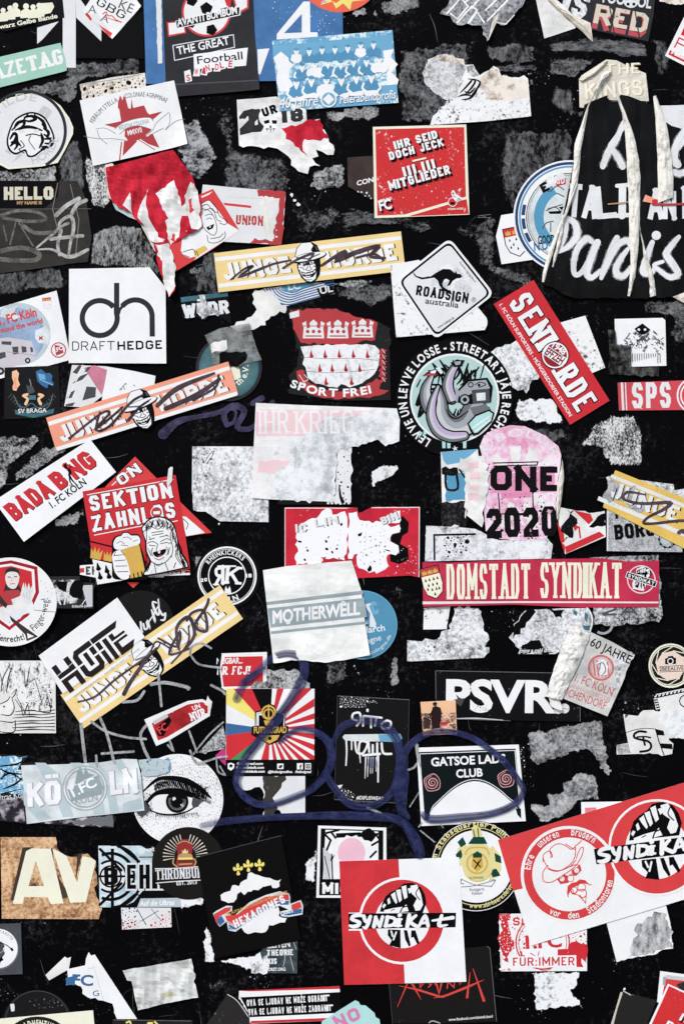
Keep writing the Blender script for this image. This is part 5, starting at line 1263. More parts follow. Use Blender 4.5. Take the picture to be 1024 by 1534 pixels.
P('890 760 1250 750 1250 900 890 905', M((224, 150, 184), .5, (240, 230, 236))); LL_ = [SPR(p_, 60, 'mistk') for p_ in ('905 770 905 880', '1000 770 1000 880', '1050 880 1050 770', '1130 880 1130 770', '1160 830 1250 820', '890 1000 980 990', '880 1145 980 1145', '1030 1000 1030 1140', '1090 1010 1180 1000', '1190 1140 1260 1000')]; B('ONE', (886, 890), (1266, 892), 140, BLK, .27, .26, gap=.12, jit=.02); B('2020', (866, 1160), (1266, 1148), 168, BLK, .27, .25, gap=.14, jit=.03)
SP('880 740 1260 730 1260 1170 870 1160', 200, 1.5, 6, BLK, 51); SP('880 980 1250 980 1250 1160 880 1150', 120, 2, 9, BLK, 52)
part('curled_edge'); roll('1285 770 1265 860 1258 960 1262 1050', '1292 700 1300 840 1282 980 1264 1060', 3, 'BE', name='curled_edge')
st('torn white peel with faint pink bars over the blue scrap', 'paper_scrap', 'torn paper')
sh('715 705t 850 690t 868 840t 865 940t 850 1060 838 1100 750 1030t 740 960 762 880t 745 800t 712 770t', 'TW', 4, 5, bend=wave(1.6, 20, seed=71), grid=7)
P('755 730 820 725 822 765 760 770', 'PKF', 2, 6); P('768 790 825 786 828 830 770 835', 'PKF', 2, 6); P('765 860 820 855 822 890 768 890', 'PKF', 2, 6); P('758 910 820 905 818 950 760 950', 'PKF', 2, 6)
# ---- right middle
V(3, 3)
st('small red and white angular sticker with black spray beside the pink one', 'sticker')
sh('300 34 390 52t 480 70t 570 58 578 205 345 304 318 200', 'TW', 2, 5); P('395 55 490 75 505 110 480 135', 'R'); P('300 120 340 190 345 245 345 304 318 220', 'R'); P('345 262 540 175 570 200 352 300', 'R'); P('330 240 520 165 530 178 350 258', 'W2'); L('425 150 432 210', 10, 'R'); P('385 120 425 150 400 175', 'R')
part('spray_marks'); P('350 40 400 50 395 180 340 230 345 120', 'sprk', 8, 6); P('480 150 530 90 580 70 578 140', 'K', 4, 6)
st('grey grainy sticker with black capitals under the dirty yellow scarf', 'sticker')
sh('582 60 602 -60 900 -40 1010 100 1010 292 582 286', 'noisy'); L('588 60 586 280', 8, 'W2', False)
part('lettering'); push(630, 224, 1, -6); B('BORU', (0, 0), (230, -2), 86, 'K', .28, .22, gap=.12); pop(); B('K', (632, 104), (690, 98), 50, 'K', .3)
part('round_badge'); RG(925, 220, 50, 42, 'TE'); O(925, 220, 24, 'PB2')
for a in range(0, 360, 36): O(925 + 46 * math.cos(math.radians(a)), 220 + 46 * math.sin(math.radians(a)), 7, 'BG')
V(3, 2)
st('white crumbly paper strip above the dirty yellow scarf', 'paper_scrap', 'torn paper')
sh('578 815 640 800 760 830 960 855t 965 890t 1020 880t 1040 960 700 900 590 850t', RWX, 3, 5)
st('dirty yellow scarf sticker half sprayed grey, at the wall edge', 'scarf_sticker', 'sticker')
sh('630 775 1160 990 1160 1290 1010 1215 560 985 588 870', 'YD', bend=wave(.8, 30, seed=77), grid=10)
push(630, 775, 1, 22.5); P('-10 30 560 26 560 46 -10 50', 'W2'); P('-30 172 560 176 560 200 -30 196', 'W2'); P('0 55 230 55 230 168 -10 168', 'noisy', 6, 6)
part('lettering'); B('JUNGE', (36, 152), (440, 146), 90, 'K', .22, .2, shear=-.1, gap=.16); B('JUNGE', (28, 150), (432, 144), 90, 'W2', .25, .22, shear=-.1, gap=.14); pop()
part('pen_scrawl'); L('800 915 700 900 680 940 780 965 940 960 900 1000 820 1040 790 1075 850 1078 1000 1062 1110 1070', [8, 18, 16, 18, 22, 20, 16, 16, 16, 18, 14], 'pen'); L('990 1130 1010 1120 1024 1130', 24, 'pen'); LL('640 880 615 950', 7, 'K', True); SP('590 800 760 900 720 1000 580 960', 150, 1.5, 4, M((150, 120, 60)), 81)
# ---- row 3
V(1, 3)
st('torn red poster with its white centre ripped out, half under the white banded paper', 'torn_poster', 'poster')
sh('668 38 900 36 1080 40 1078 440 668 440', M((204, 40, 60), .14, mot=.2)); L('672 42 1078 43', 5, 'W2', False); L('671 42 671 400', 4, 'W2', False)
part('ripped_centre'); P('735 190 760 130 800 110 850 100 880 60 910 40 940 80 1010 60 1030 110 1020 300 1010 340 900 330 870 360 735 365', RWY := MT((200, 200, 200), (240, 240, 240), 140, .26, .36), 4, 5)
P('870 320 905 318 885 352', 'R', 2, 4); SP('740 180 1010 80 1010 330 740 350', 26, 2, 12, 'K', 91)
part('lettering'); B('IC', (738, 182), (800, 178), 46, 'K', .3); B('IC', (732, 180), (794, 176), 46, 'W2', .3); B('LIN', (850, 152), (980, 130), 44, 'K', .22, .18); B('LIN', (844, 150), (974, 128), 44, 'W2', .26, .2)
V(2, 3)
st('torn red poster with ripped white splash and black comic shadow', 'torn_poster', 'poster')
sh('76 42 130 40 140 70t 210 38t 488 35 485 436 430 425 135 440 78 435', M((204, 40, 60), .2, mot=.2)); L('215 40 484 38 482 432', 5, 'W2', False)
part('black_shadow'); P('390 85 425 125 420 180 388 200 375 245 420 270 424 335 370 360 320 345 315 290 370 262 325 235 318 195 372 180 375 100', 'K')
part('ripped_centre'); P('82 70 130 62 145 110 200 115 260 120 300 130 320 150 370 135 372 180 330 190 318 230 365 255 370 290 300 310 310 370 270 400 240 415 230 400 200 410 130 360 135 300 80 330', RWY, 5, 5); P('270 105 375 55 380 110 372 125 300 135', RWY, 2, 5)
SP('140 130 310 150 300 360 150 370', 60, 2, 8, 'G3', 92); P('205 365 215 380 195 405 188 390', 'K', 2, 4); P('135 190 160 180 155 200 138 204', 'K', 2, 4); P('280 275 310 280 325 290 300 285', 'K'); SP('380 250 480 240 470 420 330 420', 40, 1.5, 5, 'W2', 93)
part('lettering'); push(275, 138, 1, -22); B('BIN', (4, 4), (104, 4), 42, 'K', .3, .25); B('BIN', (0, 0), (100, 0), 42, 'W2', .3, .25); pop()
V(1, 3)
st('round black kickers sticker with white monogram and double ring', 'round_sticker')
sh(ell(345, 430, 186, 186, 70), 'K', th=.0003)
part('rings'); RG(342, 428, 168, 158, 'W'); RG(342, 428, 154, 151, 'W'); RG(342, 426, 108, 102, 'W')
part('monogram'); B('K', (330, 470), (410, 476), 100, 'W', .2, .14, slab=.7); push(330, 470, 1); L('-12 -96 -12 0', 20, 'W', False); L('-12 -90 -46 -82 -50 -60 -40 -44 -12 -42', 17, 'W'); L('-26 -44 -52 6', 17, 'W'); L('-40 -98 60 -98', 9, 'W', False); L('-20 -2 14 -2', 9, 'W', False); L('-64 6 -36 6', 9, 'W', False); pop()
P('328 526 330 500 336 484 342 500 350 500 356 484 362 500 366 526', 'W')
part('lettering'); AT('RHEINKICKERS', 342, 428, 122, -58, 46, 24, 'W', b=.03); AT('KÖLN', 342, 428, 148, 206, 152, 30, 'W', True, .03); B('20', (194, 462), (230, 458), 20, 'W', .3); B('18', (450, 438), (482, 436), 22, 'W', .3)
V(2, 3)
st('round blue sticker with white figure and march lettering', 'round_sticker')
sh(ell(164, 706, 196, 196, 60), M((84, 146, 178), .04)); RG(164, 706, 194, 191, 'LB')
part('letter_emblem'); P('170 590 215 580 200 600 240 700 235 720 200 715 205 640 185 610', 'W2'); B('C', (222, 650), (258, 640), 74, 'LB', .26); P('205 705 244 716 240 722 200 716', 'W2')
part('lettering'); T('Tag March', (60, 768), (290, 738), 36, 'W', .01); T('Cologne', (118, 832), (270, 792), 34, 'W', .0); AT('www.marchcologne.de', 164, 706, 172, 230, 110, 20, 'W2', True)
V(1, 3)
st('creased white paper with grey green bands and white capitals', 'paper_sheet', 'sticker')
sh('545 395 680 372 860 355 1048 340 1103 510 1125 700 1153 875 1010 905t 900 920t 760 905t 605 922', M((236, 236, 232), mot=.10, crease=1.0), 1.5, 6, bend=wave(1.6, 30, seed=95, lifts=[(620, 900, 0, 1, 12, 1.5), (1080, 560, 1, .1, 18, 1.2)]), grid=8)
P('565 575 1112 510 1115 532 568 594', 'GRB'); P('572 612 1118 552 1136 660 588 722', 'GRB'); P('590 742 1140 684 1142 700 592 758', 'GRB')
part('lettering'); push(600, 696, 1, -6.4); T('MOTHERWELL', (0, 0), (500, 4), 68, 'W', .035, .12); pop(); O(688, 690, 13, 'W'); L('985 590 1000 572 1015 586', 7, 'W'); RG(900, 770, 116, 112, 'W2', a0=100, a1=250); T('SINCE 1886', (730, 520), (960, 480), 26, 'W2')
V(2, 3)
st('grey fibre paper with torn letters behind the crimson banner end', 'torn_sticker')
sh('1450 322 1838 308 1842 420t 1852 590t 1863 650t 1840 690t 1700 700t 1475 705', 'fibd', 3, 5); P('1475 610 1580 608 1580 660 1560 690 1475 700', RWX, 3, 5)
part('lettering'); B('2A', (1520, 652), (1720, 650), 60, 'G4', .2); B('AO', (1610, 335), (1690, 332), 22, 'G3', .2)
V(2, 3)
st('white spray misted paper below the crimson banner', 'torn_poster', 'torn paper')
sh('415 792 500 800t 600 775t 610 742t 660 730t 680 610 820 610 850 700t 880 790t 855 830t 880 860t 850 892 415 914', RWX, 4, 5)
P('690 612 810 612 850 720 760 640 700 690', 'spray', 8, 6); SP('430 830 600 810 740 860 500 880', 8, 4, 10, 'K', 96)
st('small speckled square of paper below the crest end of the crimson banner', 'paper_scrap', 'torn paper')
sh('510 610 660 600 645 690t 640 730 506 732', 'spk', 2, 5)
V(3, 3)
st('weathered poster remnant with teal blots and white script line', 'torn_poster', 'torn paper')
sh('55 700 150 620 330 610 480 610 505 700 490 745 420 800t 330 850t 290 870 80 870t 60 800', RWX, 4, 5)
P('100 640 170 640 160 750 110 800 60 810 70 720', 'spray', 10, 6); P('50 780 120 720 180 630 130 620 60 700', 'K', 6, 6); P('240 612 340 620 330 670 280 640', 'K', 4, 5); P('395 620 415 630 410 655 390 640', 'TE', 2, 4); P('460 630 478 650 470 700 455 670', 'TE', 2, 4); P('440 700 490 705 490 735 450 735', 'TE', 3, 4); P('90 850 130 810 200 790 230 840 280 862 90 872', 'K', 4, 5)
part('ring_remnant'); RG(400, 680, 104, 96, 'TW', a0=40, a1=120); RG(560, 700, 60, 46, 'G2', a0=95, a1=215)
part('lettering'); T('Enjoy a cold drink', (85, 862), (285, 858), 22, 'W2', .02, .3)
V(2, 3)
st('crimson banner sticker with tall white western capitals and crest', 'banner_sticker')
sh('500 348 640 352 1024 335 1500 326 1660 345 1841 340 1839 603 1400 606 1024 590 760 596 505 603', 'DP', bend=wave(.8, 50, seed=98), grid=12)
P('502 572 1024 570 1838 573 1838 582 1024 580 502 588', 'W2')
part('lettering'); B('DOMSTADT', (638, 560), (1112, 556), 200, 'CR', .16, .075, slab=.75, gap=.2); B('SYNDIKAT', (1168, 552), (1628, 554), 202, 'CR', .16, .075, slab=.75, gap=.2)
part('crest_emblem'); push(556, 460, 1, -14); P('-56 -88 56 -88 58 20 44 70 0 100 -44 70 -58 20', 'K'); P('-52 -84 52 -84 54 20 42 66 0 95 -42 66 -54 20', 'CR'); P('-52 -84 52 -84 53 -38 -53 -38', 'ST')
for i in (-32, 0, 32): P(f'{i-13} -46 {i-13} -68 {i-6} -60 {i} -74 {i+6} -60 {i+13} -68 {i+13} -46', 'GO')
for a, b in ((-34, -14), (-12, -14), (12, -14), (34, -14), (-24, 16), (0, 16), (24, 16), (-34, 36), (-10, 44), (14, 44), (0, 72), (30, 44)): P(f'{a} {b-13} {a+6} {b+4} {a} {b+9} {a-6} {b+4}', 'K')
pop()
part('fist_emblem'); push(1740, 447, .98, 18); RG(0, 0, 82, 76, 'W2'); RG(0, 0, 82, 76, 'W2'); P('-42 40 -44 -50 -20 -74 20 -74 40 -50 34 60 -30 66', 'W2'); fist(0, 0, .82); P('-92 -20 92 -20 92 18 -92 18', 'W2'); P('-88 -16 88 -16 88 14 -88 14', 'K'); B('SYNDIKAT', (-80, 10), (80, 10), 20, 'W', .22, .2); pop()

# ================================================================ stickers, lower part
V(0, 2)
st('white tilted rectangle sticker with red comic letters and a slim dancer', 'sticker')
sh('-30 950 515 600 662 786 140 1182', 'W')
part('lettering'); push(100, 1060, 1, -34.5)
for wd, a, b in (('BADA', -10, 268), ('B', 298, 364), ('NG', 404, 560)): B(wd, (a + 3, 5), (b + 3, 3), 112, 'K', .27, .24, shear=-.12, gap=.1, jit=.0); B(wd, (a, 0), (b, -2), 110, 'R', .27, .24, shear=-.12, gap=.1)
T('1. FC KÖLN', (205, 58), (445, 54), 40, 'K', .02); pop()
part('dancer'); O(374, 748, 9, 'K'); P('364 756 384 754 392 770 404 765 412 790 402 806 396 800 392 790 388 768 374 768', 'K'); L('396 800 412 830 436 855 446 860', [12, 9, 5, 3], 'K'); L('398 800 402 840 420 862', [10, 7, 3], 'K'); L('392 765 408 755 396 742', 5, 'K')
V(0, 2)
st('small red sticker corner with white letters behind the beer mug sticker', 'sticker')
sh('770 698 1000 930 1205 1130 1060 1150 600 870', 'R3'); L('640 860 775 740', 6, 'W2'); part('lettering'); push(690, 868, 1, -36); B('ON', (0, 2), (150, 2), 66, 'K', .36, .27, grow=2); B('ON', (3, 0), (147, 0), 62, 'W', .3, .2); pop()
P('1030 1035 1060 1040 1165 1130 1060 1150', 'W'); L('1040 1050 1070 1080 1060 1110', 4, 'K')
V(0, 3)
st('narrow white and red striped strip peeping out under the beer mug sticker', 'sticker')
sh('455 368 560 360 1080 395 1080 422 560 440 456 420', 'W'); P('456 384 480 382 480 408 456 410', 'R'); P('1050 398 1080 398 1080 410 1050 412', 'R'); part('lettering'); B('EF', (490, 422), (550, 420), 48, 'G4', .25); B('UTSCHERM', (600, 420), (1030, 415), 24, 'K', .3); T('www.der', (780, 438), (940, 434), 14, 'W', .02)
V(0, 3)
st('tiny red triangle poking out below the beer mug sticker', 'paper_scrap', 'torn paper')
sh('722 464 792 464 757 497', 'R3')
V(0, 2)
st('red sticker with toothless laughing man, beer mug and white block letters', 'sticker')
sh('472 896 1000 802 1030 980 1083 1333 556 1424', 'R', th=.0002)
L('500 915 985 828', 5, 'W'); L('540 1144 815 1090', 5, 'W'); L('960 1072 1010 1062', 5, 'W')
P('514 1175 760 1230 820 1300 840 1375 700 1400 556 1424', 'R'); P('514 1175 640 1205 640 1214 516 1184', 'K'); P('528 1280 640 1306 700 1400 556 1424 532 1300', 'W'); P('526 1270 640 1296 640 1304 528 1280', 'K')
part('lettering')
for wd, a, b, h in (('SEKTION', (520, 1010), (985, 928), 88), ('ZAHNLOS', (535, 1124), (1003, 1042), 88)): 
    B(wd, (a[0] + 2, a[1] + 3), (b[0] + 4, b[1] + 3), h + 8, 'K', .36, .28, gap=.16); B(wd, a, b, h, 'W', .30, .2, gap=.2)
O(892, 1015, 34, 'W'); O(892, 1015, 30, 'ST'); P('872 1010 912 1006 910 1024 876 1026', 'W')
part('crown_and_drops')
for x, y, s in ((552, 1238, 1), (620, 1258, .8)): push(x, y, s, 8); P('-30 40 -34 -20 -18 5 -12 -28 0 4 14 -26 16 6 36 -14 28 44', 'GO'); pop()
for x, y in ((562, 1326), (610, 1340), (655, 1350), (572, 1376), (622, 1372)): P(f'{x-6} {y-28} {x+8} {y-4} {x+16} {y+8} {x+4} {y+20} {x-12} {y+14} {x-10} {y}', 'K', sm=True)
part('beer_mug')
P('640 1180 660 1150 690 1142 700 1128 730 1126 750 1138 790 1140 806 1170 800 1200 820 1260 840 1370 830 1395 740 1396 650 1390 640 1330 640 1240', 'K', sm=True); P('676 1220 790 1180 832 1372 738 1390 720 1300', 'GO'); P('648 1190 664 1158 692 1148 704 1134 728 1132 750 1146 786 1148 800 1172 790 1196 740 1212 690 1226 656 1220', 'W', sm=True)
P('644 1250 690 1228 716 1270 734 1320 740 1380 700 1395 660 1360 646 1310', 'W', sm=True); LL('650 1260 700 1255|655 1290 715 1285|660 1320 725 1318|668 1352 732 1350|690 1230 712 1260|660 1240 650 1260', 4, 'K'); LL('740 1370 742 1390|762 1360 766 1388|785 1354 790 1382|806 1348 812 1378', 7, 'K')
for x, y in ((720, 1280), (745, 1260), (760, 1290), (740, 1310), (775, 1255), (755, 1275), (768, 1320), (735, 1245), (752, 1230)): O(x, y, 4, 'OR', n=8)
part('foam', of='beer_mug'); P('648 1190 664 1158 692 1148 704 1134 728 1132 750 1146 786 1148 800 1172 790 1196 740 1212 690 1226 656 1220', 'W', sm=True)
for s_ in ('665 1190 690 1180 710 1195', '700 1160 730 1155 750 1170', '760 1180 785 1170', '690 1200 730 1205'): L(s_, 3, 'K')
part('laughing_man')
P('806 1110 820 1080 850 1050 900 1036 950 1046 990 1080 1010 1150 1030 1230 1055 1270 1075 1318 1060 1330 830 1376 826 1340 850 1290 830 1240 826 1180', 'K', sm=True)
P('812 1112 826 1086 854 1058 900 1044 946 1054 984 1088 1004 1150 1022 1232 1046 1276 1066 1316 1040 1328 836 1368 838 1342 862 1296 838 1236 834 1180', 'W', sm=True)
for s_ in ('828 1100 860 1095 900 1110 940 1090 985 1120', '850 1062 870 1085 860 1100', '900 1046 920 1070 905 1090', '945 1055 960 1085', '832 1100 836 1160 830 1200', '985 1100 970 1150 985 1220 975 1270', '840 1190 870 1180 895 1192', '915 1180 950 1164 970 1172', '850 1200 885 1205', '915 1192 955 1184', '900 1195 890 1235 910 1245 925 1232', '850 1170 880 1160', '910 1155 950 1145', '865 1130 930 1120', '868 1145 930 1134', '838 1240 860 1290 900 1310 945 1295 975 1260', '850 1235 862 1260', '965 1215 958 1250', '990 1150 1010 1210 1000 1260 1030 1310', '1000 1230 1020 1280 1050 1320', '830 1290 850 1320 838 1350', '940 1300 960 1350', '880 1310 890 1360', '1000 1300 990 1330'): L(s_, 4, 'K')
P('872 1242 900 1234 945 1222 936 1250 905 1268 882 1262', 'K', sm=True); P('900 1236 914 1232 912 1246 902 1248', 'W'); P('895 1262 925 1252 915 1266', 'ST')
rr = random.Random(14)
for i in range(26):          # strands of hair
    f = i / 25; x = 818 + f * 170; y = 1082 - math.sin(f * 3.14) * 34; L([(x, y + 6), (x + rr.uniform(-12, 12), y + 26), (x + rr.uniform(-16, 16), y + 44 + rr.random() * 14)], [2, 4, 2], 'K')
for i in range(22):
    f = rr.random(); x = 985 + f * 60 + rr.uniform(-8, 8); y = 1120 + f * 170; L([(x, y), (x + rr.uniform(-4, 16), y + 26), (x + rr.uniform(0, 22), y + 54)], [2, 4, 1.5], 'K')
for i in range(12): y = 1180 + i * 13; L([(828 + rr.uniform(-4, 4), y), (836 + rr.uniform(-4, 6), y + 20)], [2, 3.5], 'K')
for s_ in ('870 1215 862 1240 872 1262', '948 1210 958 1236 950 1256', '880 1272 905 1282 935 1268', '842 1220 852 1232', '960 1190 975 1186', '878 1300 900 1316 925 1300', '850 1150 858 1165', '948 1140 960 1150'): L(s_, 3, 'K')
SP('860 1290 940 1310 930 1360 850 1365', 16, 1.5, 3, 'K', 61)
V(0, 3)
st('tiny white flake on the clear beer mug sticker top', 'paper_scrap', 'torn paper')
sh('960 -180 972 -192 985 -190 980 -110 960 -85 950 -100', 'TW')
V(0, 3)
st('small black and white photo sticker beside the round red shield sticker', 'photo_sticker')
sh('290 430 458 428 458 464 536 466 536 612 320 610', M((40, 40, 42), .1, (140, 140, 140)))
part('photo'); P('300 450 450 448 448 580 330 590', 'bwphoto'); P('470 480 530 478 530 600 500 600', 'G1'); P('320 470 390 460 380 520 340 500', 'K', 3, 6); P('400 500 430 450 480 470 470 560 420 550', 'K', 3, 6); LL('330 530 350 590|380 530 370 590', 8, 'W2'); L('470 590 490 560', 5, 'W2'); T('Kölsche Jungs', (415, 606), (526, 602), 14, 'W2', .02)
V(0, 3)
st('round white sticker with red shield, man in red jacket and spade', 'round_sticker')
sh(ell(66, 574, 262, 252, 60), 'W', th=.0002)
part('shield'); P('-140 370 70 338 218 375 228 520 170 650 60 735 -60 650 -140 540', 'R2'); P('-128 385 70 356 200 390 208 518 158 632 60 714 -50 632 -128 540', 'W'); P('-116 396 70 370 186 402 192 514 148 620 60 694 -40 620 -116 540', 'R')
part('man'); P('30 500 40 470 70 480 110 470 125 500 130 560 20 570', 'DK'); P('0 540 40 510 110 505 150 545 120 640 0 640', 'ST'); P('38 420 44 395 75 384 108 398 116 440 100 490 76 500 50 484 38 450', M((228, 220, 216)), sm=True); P('36 425 40 392 75 378 112 394 118 430 104 408 70 402 46 410', 'DK', sm=True); LL('50 432 68 434|86 432 104 430', 5, 'DK'); L('64 472 90 470', 4, 'ST'); L('76 436 72 456', 3, 'G2')
part('hand_tear'); P('20 600 80 590 70 560 120 540 130 500 140 462 148 500 150 460 160 500 170 465 178 500 190 480 192 520 185 560 200 600 170 640 80 655 20 660 -20 670 -20 620', 'TW', 4, 6); P('-20 650 60 640 130 610 180 570 160 640 120 670 40 690', 'W2', 3, 6); LL('140 520 145 560|158 520 160 560|176 520 172 565', 3, 'PB2')
part('spade'); P('60 650 110 690 160 725 222 770 158 796 150 760 110 720 70 680', 'BR'); P('160 750 200 768 164 782', 'W'); P('-20 500 50 590 40 610 -20 560', 'BR')
part('lettering'); AT('Finger-weg!', 66, 574, 214, 142, 84, 40, 'K', True); AT('Waffenrecht!', 66, 574, 226, 222, 158, 34, 'K', True, .02)
SP('240 430 320 500 310 560 230 480', 10, 2, 5, 'G3', 6); L('200 620 325 632', 3, 'G3')
V(0, 3)
st('round black disc with white script half behind the dark letter sticker', 'round_sticker')
sh(ell(800, 700, 190, 190, 60), M((20, 20, 21), .06, (160, 160, 160)))
part('lettering')
for s_, w in (('775 720 785 755 810 745', 10), ('800 690 806 750', 12), ('815 700 824 730 840 720 834 690', 11), ('838 680 850 720 846 690 866 660', [8, 14, 8, 8]), ('862 620 880 680 876 640 900 600', [8, 16, 8, 8]), ('890 580 870 575 872 600 890 640 905 640 900 560', [8, 10, 14, 16, 10, 8]), ('905 620 925 650 940 640 935 675 915 678', [14, 12, 10, 12, 8])): L(s_, w, 'W2')
V(0, 4)
st('yellow striped scarf sticker under the dark letter sticker, with loops of scrawl', 'scarf_sticker', 'sticker', 'striped scarf stickers with a hat wearing face')
scarf(345, 155, 1.0, -34.6, 'Y', scr=SCR['c'], ln=1098, h=232)
V(0, 3)
st('white slanted sticker with big dark angular line letters', 'sticker')
sh('222 880 668 550 825 775 360 1097', 'W', bend=wave(.12, 60, seed=205, lifts=[(700, 620, 1, -.2, 30, 1.2), (270, 900, -1, .3, 18, 1.4)]), grid=12)
part('lettering'); push(400, 1030, 1, -36.2)
D_ = M((34, 26, 26))
for s_ in ('10 -165 10 -10 44 -10 44 -165', ): pass
for g in ('-38 -128 -6 -128 -6 -70 44 -70 44 -128 76 -128 76 -44 -38 -44', '-38 -34 76 -34 76 50 44 50 44 -10 -6 -10 -6 50 -38 50'): P(g, D_)
P('92 -100 118 -128 226 -128 226 -96 130 -96 124 -90 124 -44 92 -44', D_); P('92 -34 124 -34 124 12 130 18 190 18 196 12 196 -34 226 -34 226 26 202 50 118 50 92 26', D_); P('150 -84 176 -84 176 0 150 0', D_, ); P('196 -90 226 -90 226 -44 196 -44', D_)
P('240 -90 268 -90 268 -44 240 -44', D_); P('240 -34 268 -34 268 50 240 50', D_); P('232 -128 420 -128 390 -96 232 -96', D_); P('284 -84 312 -84 312 50 284 50', D_)
P('328 -84 356 -84 356 -58 420 -58 420 -44 328 -44', D_); P('328 -34 420 -34 420 -20 356 -20 356 16 440 16 410 50 328 50', D_)
LL('-38 -70 76 -80', 3, 'W'); T('www.hotte-band.com  /  hotte@mail.com  /  facebook', (-30, 82), (430, 82), 10, 'G2'); pop()
V(0, 4)
st('white sticker with sketched animal, reeds and rippled water at the wall edge', 'sticker')
sh('-70 -40 245 -40 318 70 320 372 -70 372', M((226, 225, 222)))
part('sketch'); P('-60 -30 240 -30 310 80 300 230 150 240 100 160 -60 120', 'sketch', 3, 6)
for i in range(7): L([(90 - (i % 3) * 8, 250 + i * 18), (180, 242 + i * 18 + (i % 2) * 6), (240, 250 + i * 17), (312, 240 + i * 19)], [3, 8, 4, 6], 'K')
P('40 190 70 150 96 120 90 150 70 170 80 230 60 270 10 265 -20 220', 'TW'); 
for s_ in ('70 150 96 122 88 152 72 170', '70 170 84 230 60 270 10 265', '-20 215 40 190 60 165', '90 180 130 240', '100 170 150 260', '120 200 135 270 160 210 170 270', '10 130 20 60 60 -20', '40 140 50 60 70 0', '140 20 150 110 170 0', '250 170 225 240 290 250 270 160', '-10 300 60 310 90 305', '-20 360 80 366 90 300', '0 20 20 100', '60 60 40 130', '200 60 230 160'): L(s_, [3, 6, 4], 'K')
P('20 220 26 214 32 222 26 228', 'K'); SP('160 20 300 120 300 230 150 220', 160, 1.5, 6, 'K', 71); SP('-40 310 90 310 90 366 -40 366', 60, 1, 4, 'G3', 72)
V(1, 3)
st('small white sticker with red panel and stencil exclamation', 'sticker')
sh('310 868 568 860 570 1076 330 1078 308 1062 296 960', 'W'); P('330 888 544 884 546 1052 322 1058 308 950', M(R, .06))
part('lettering'); T('NEIGBAR...', (282, 928), (430, 924), 32, 'W', .03, .1); B('ER FCJ!', (284, 990), (468, 988), 48, 'W', .26, .16, slab=.5, shear=.1); P('294 880 312 870 300 960 312 1060 290 1060', 'K')
V(1, 4)
st('grey fibre scrap above the ray sticker', 'paper_scrap', 'torn paper')
sh('470 118 500 80t 565 76 566 10t 740 10t 770 70t 812 90 810 118', 'fibd', 4, 5)
V(1, 4)
st('small magenta corner behind the ray sticker', 'paper_scrap', 'torn paper')
sh('274 502 340 440 345 570', 'MG')
st('grey speckled triangular scrap beside the ray sticker', 'paper_scrap', 'torn paper')
sh('180 482 318 330 330 380 340 460 230 480 222 492', 'fibd', 2, 5)
V(1, 4)
st('white rounded paper remnant with a dark gap below the ray sticker', 'paper_scrap', 'torn paper')
sh('395 600 785 600 785 825 650 828 640 810t 600 790 548 850t 545 700t 500 680t 430 695 385 640', 'W2', 4, 5); P('545 610 672 610 650 680 600 740 630 800 600 850 548 850', M((58, 56, 52), .2, (140, 136, 128)), 3, 6)
V(1, 4)
st('square sticker with coloured flag rays around a gold ball crest', 'square_sticker')
sh('337 118 838 120 836 615 335 618', 'W', th=.0002)
part('rays'); C0 = (585, 350)
def ray(a, b, m):
    def hit(t):
        dx, dy = math.sin(math.radians(t)), -math.cos(math.radians(t)); k = 1e9
        if dx > 1e-6: k = min(k, (837 - C0[0]) / dx)
        if dx < -1e-6: k = min(k, (337 - C0[0]) / dx)
        if dy > 1e-6: k = min(k, (524 - C0[1]) / dy)
        if dy < -1e-6: k = min(k, (120 - C0[1]) / dy)
        return (C0[0] + dx * k, C0[1] + dy * k)
    pts = [C0] + [hit(a + (b - a) * i / 6) for i in range(7)]
    for cx_, cy_ in ((837, 120), (837, 524), (337, 524), (337, 120)):
        t = math.degrees(math.atan2(cx_ - C0[0], -(cy_ - C0[1])))
        for k in (0, 360, -360):
            if a < t + k < b:
                pts = [C0] + sorted([hit(a), hit(b), (cx_, cy_)], key=lambda p: ((math.degrees(math.atan2(p[0] - C0[0], -(p[1] - C0[1]))) - a + 720) % 360))
    P(pts, m)
for a, b, m in ((10, 19, 'R'), (27, 36, 'W'), (19, 27, 'W'), (36, 46, 'R'), (55, 63, 'R'), (70, 77, 'R'), (83, 90, 'R'), (96, 103, 'R'), (109, 116, 'R'), (121, 127, 'R'), (131, 137, 'R'), (142, 148, 'R'), (153, 160, 'R'), (167, 174, 'R'), (182, 196, 'R'), (224, 232, M((70, 140, 90))), (232, 262, 'R'), (262, 278, 'BB'), (300, 318, 'YL'), (318, 336, 'R'), (336, 363, 'K')): ray(a, b, m)
P('335 524 837 522 836 615 335 618', 'K')
part('crest'); P('500 250 545 240 550 215 585 205 612 215 620 245 675 262 672 330 690 332 690 378 668 380 640 420 583 440 520 405 480 382 482 334 500 330', 'K'); P('514 262 540 258 545 330 514 330', 'W'); P('522 270 660 270 660 332 522 332', 'K'); L('508 330 510 258 545 250', 5, 'W', False); L('625 252 668 268 664 330', 5, 'W', False)
RG(578, 255, 42, 32, 'GO'); O(578, 262, 30, 'K'); RG(578, 262, 30, 22, 'GO'); L('578 212 578 290', 8, 'GO', False); P('550 300 606 300 600 330 560 330', 'GO'); P('530 385 640 383 625 410 583 432 540 410', 'GO'); O(585, 402, 10, 'K'); P('488 338 684 336 684 374 490 378', 'K')
part('lettering'); T('FUTBOLGRAD', (494, 372), (680, 370), 34, 'GO', .035)
for i, wd in enumerate(('futbolgrad.com', 'fussballstadt.com', 'futebolcidade.com')): T(wd, (398 - (i % 2) * 4, 552 + i * 22), (546 + (i % 2) * 6 + (i == 2) * 10, 552 + i * 22), 14, 'W', .035, .2)
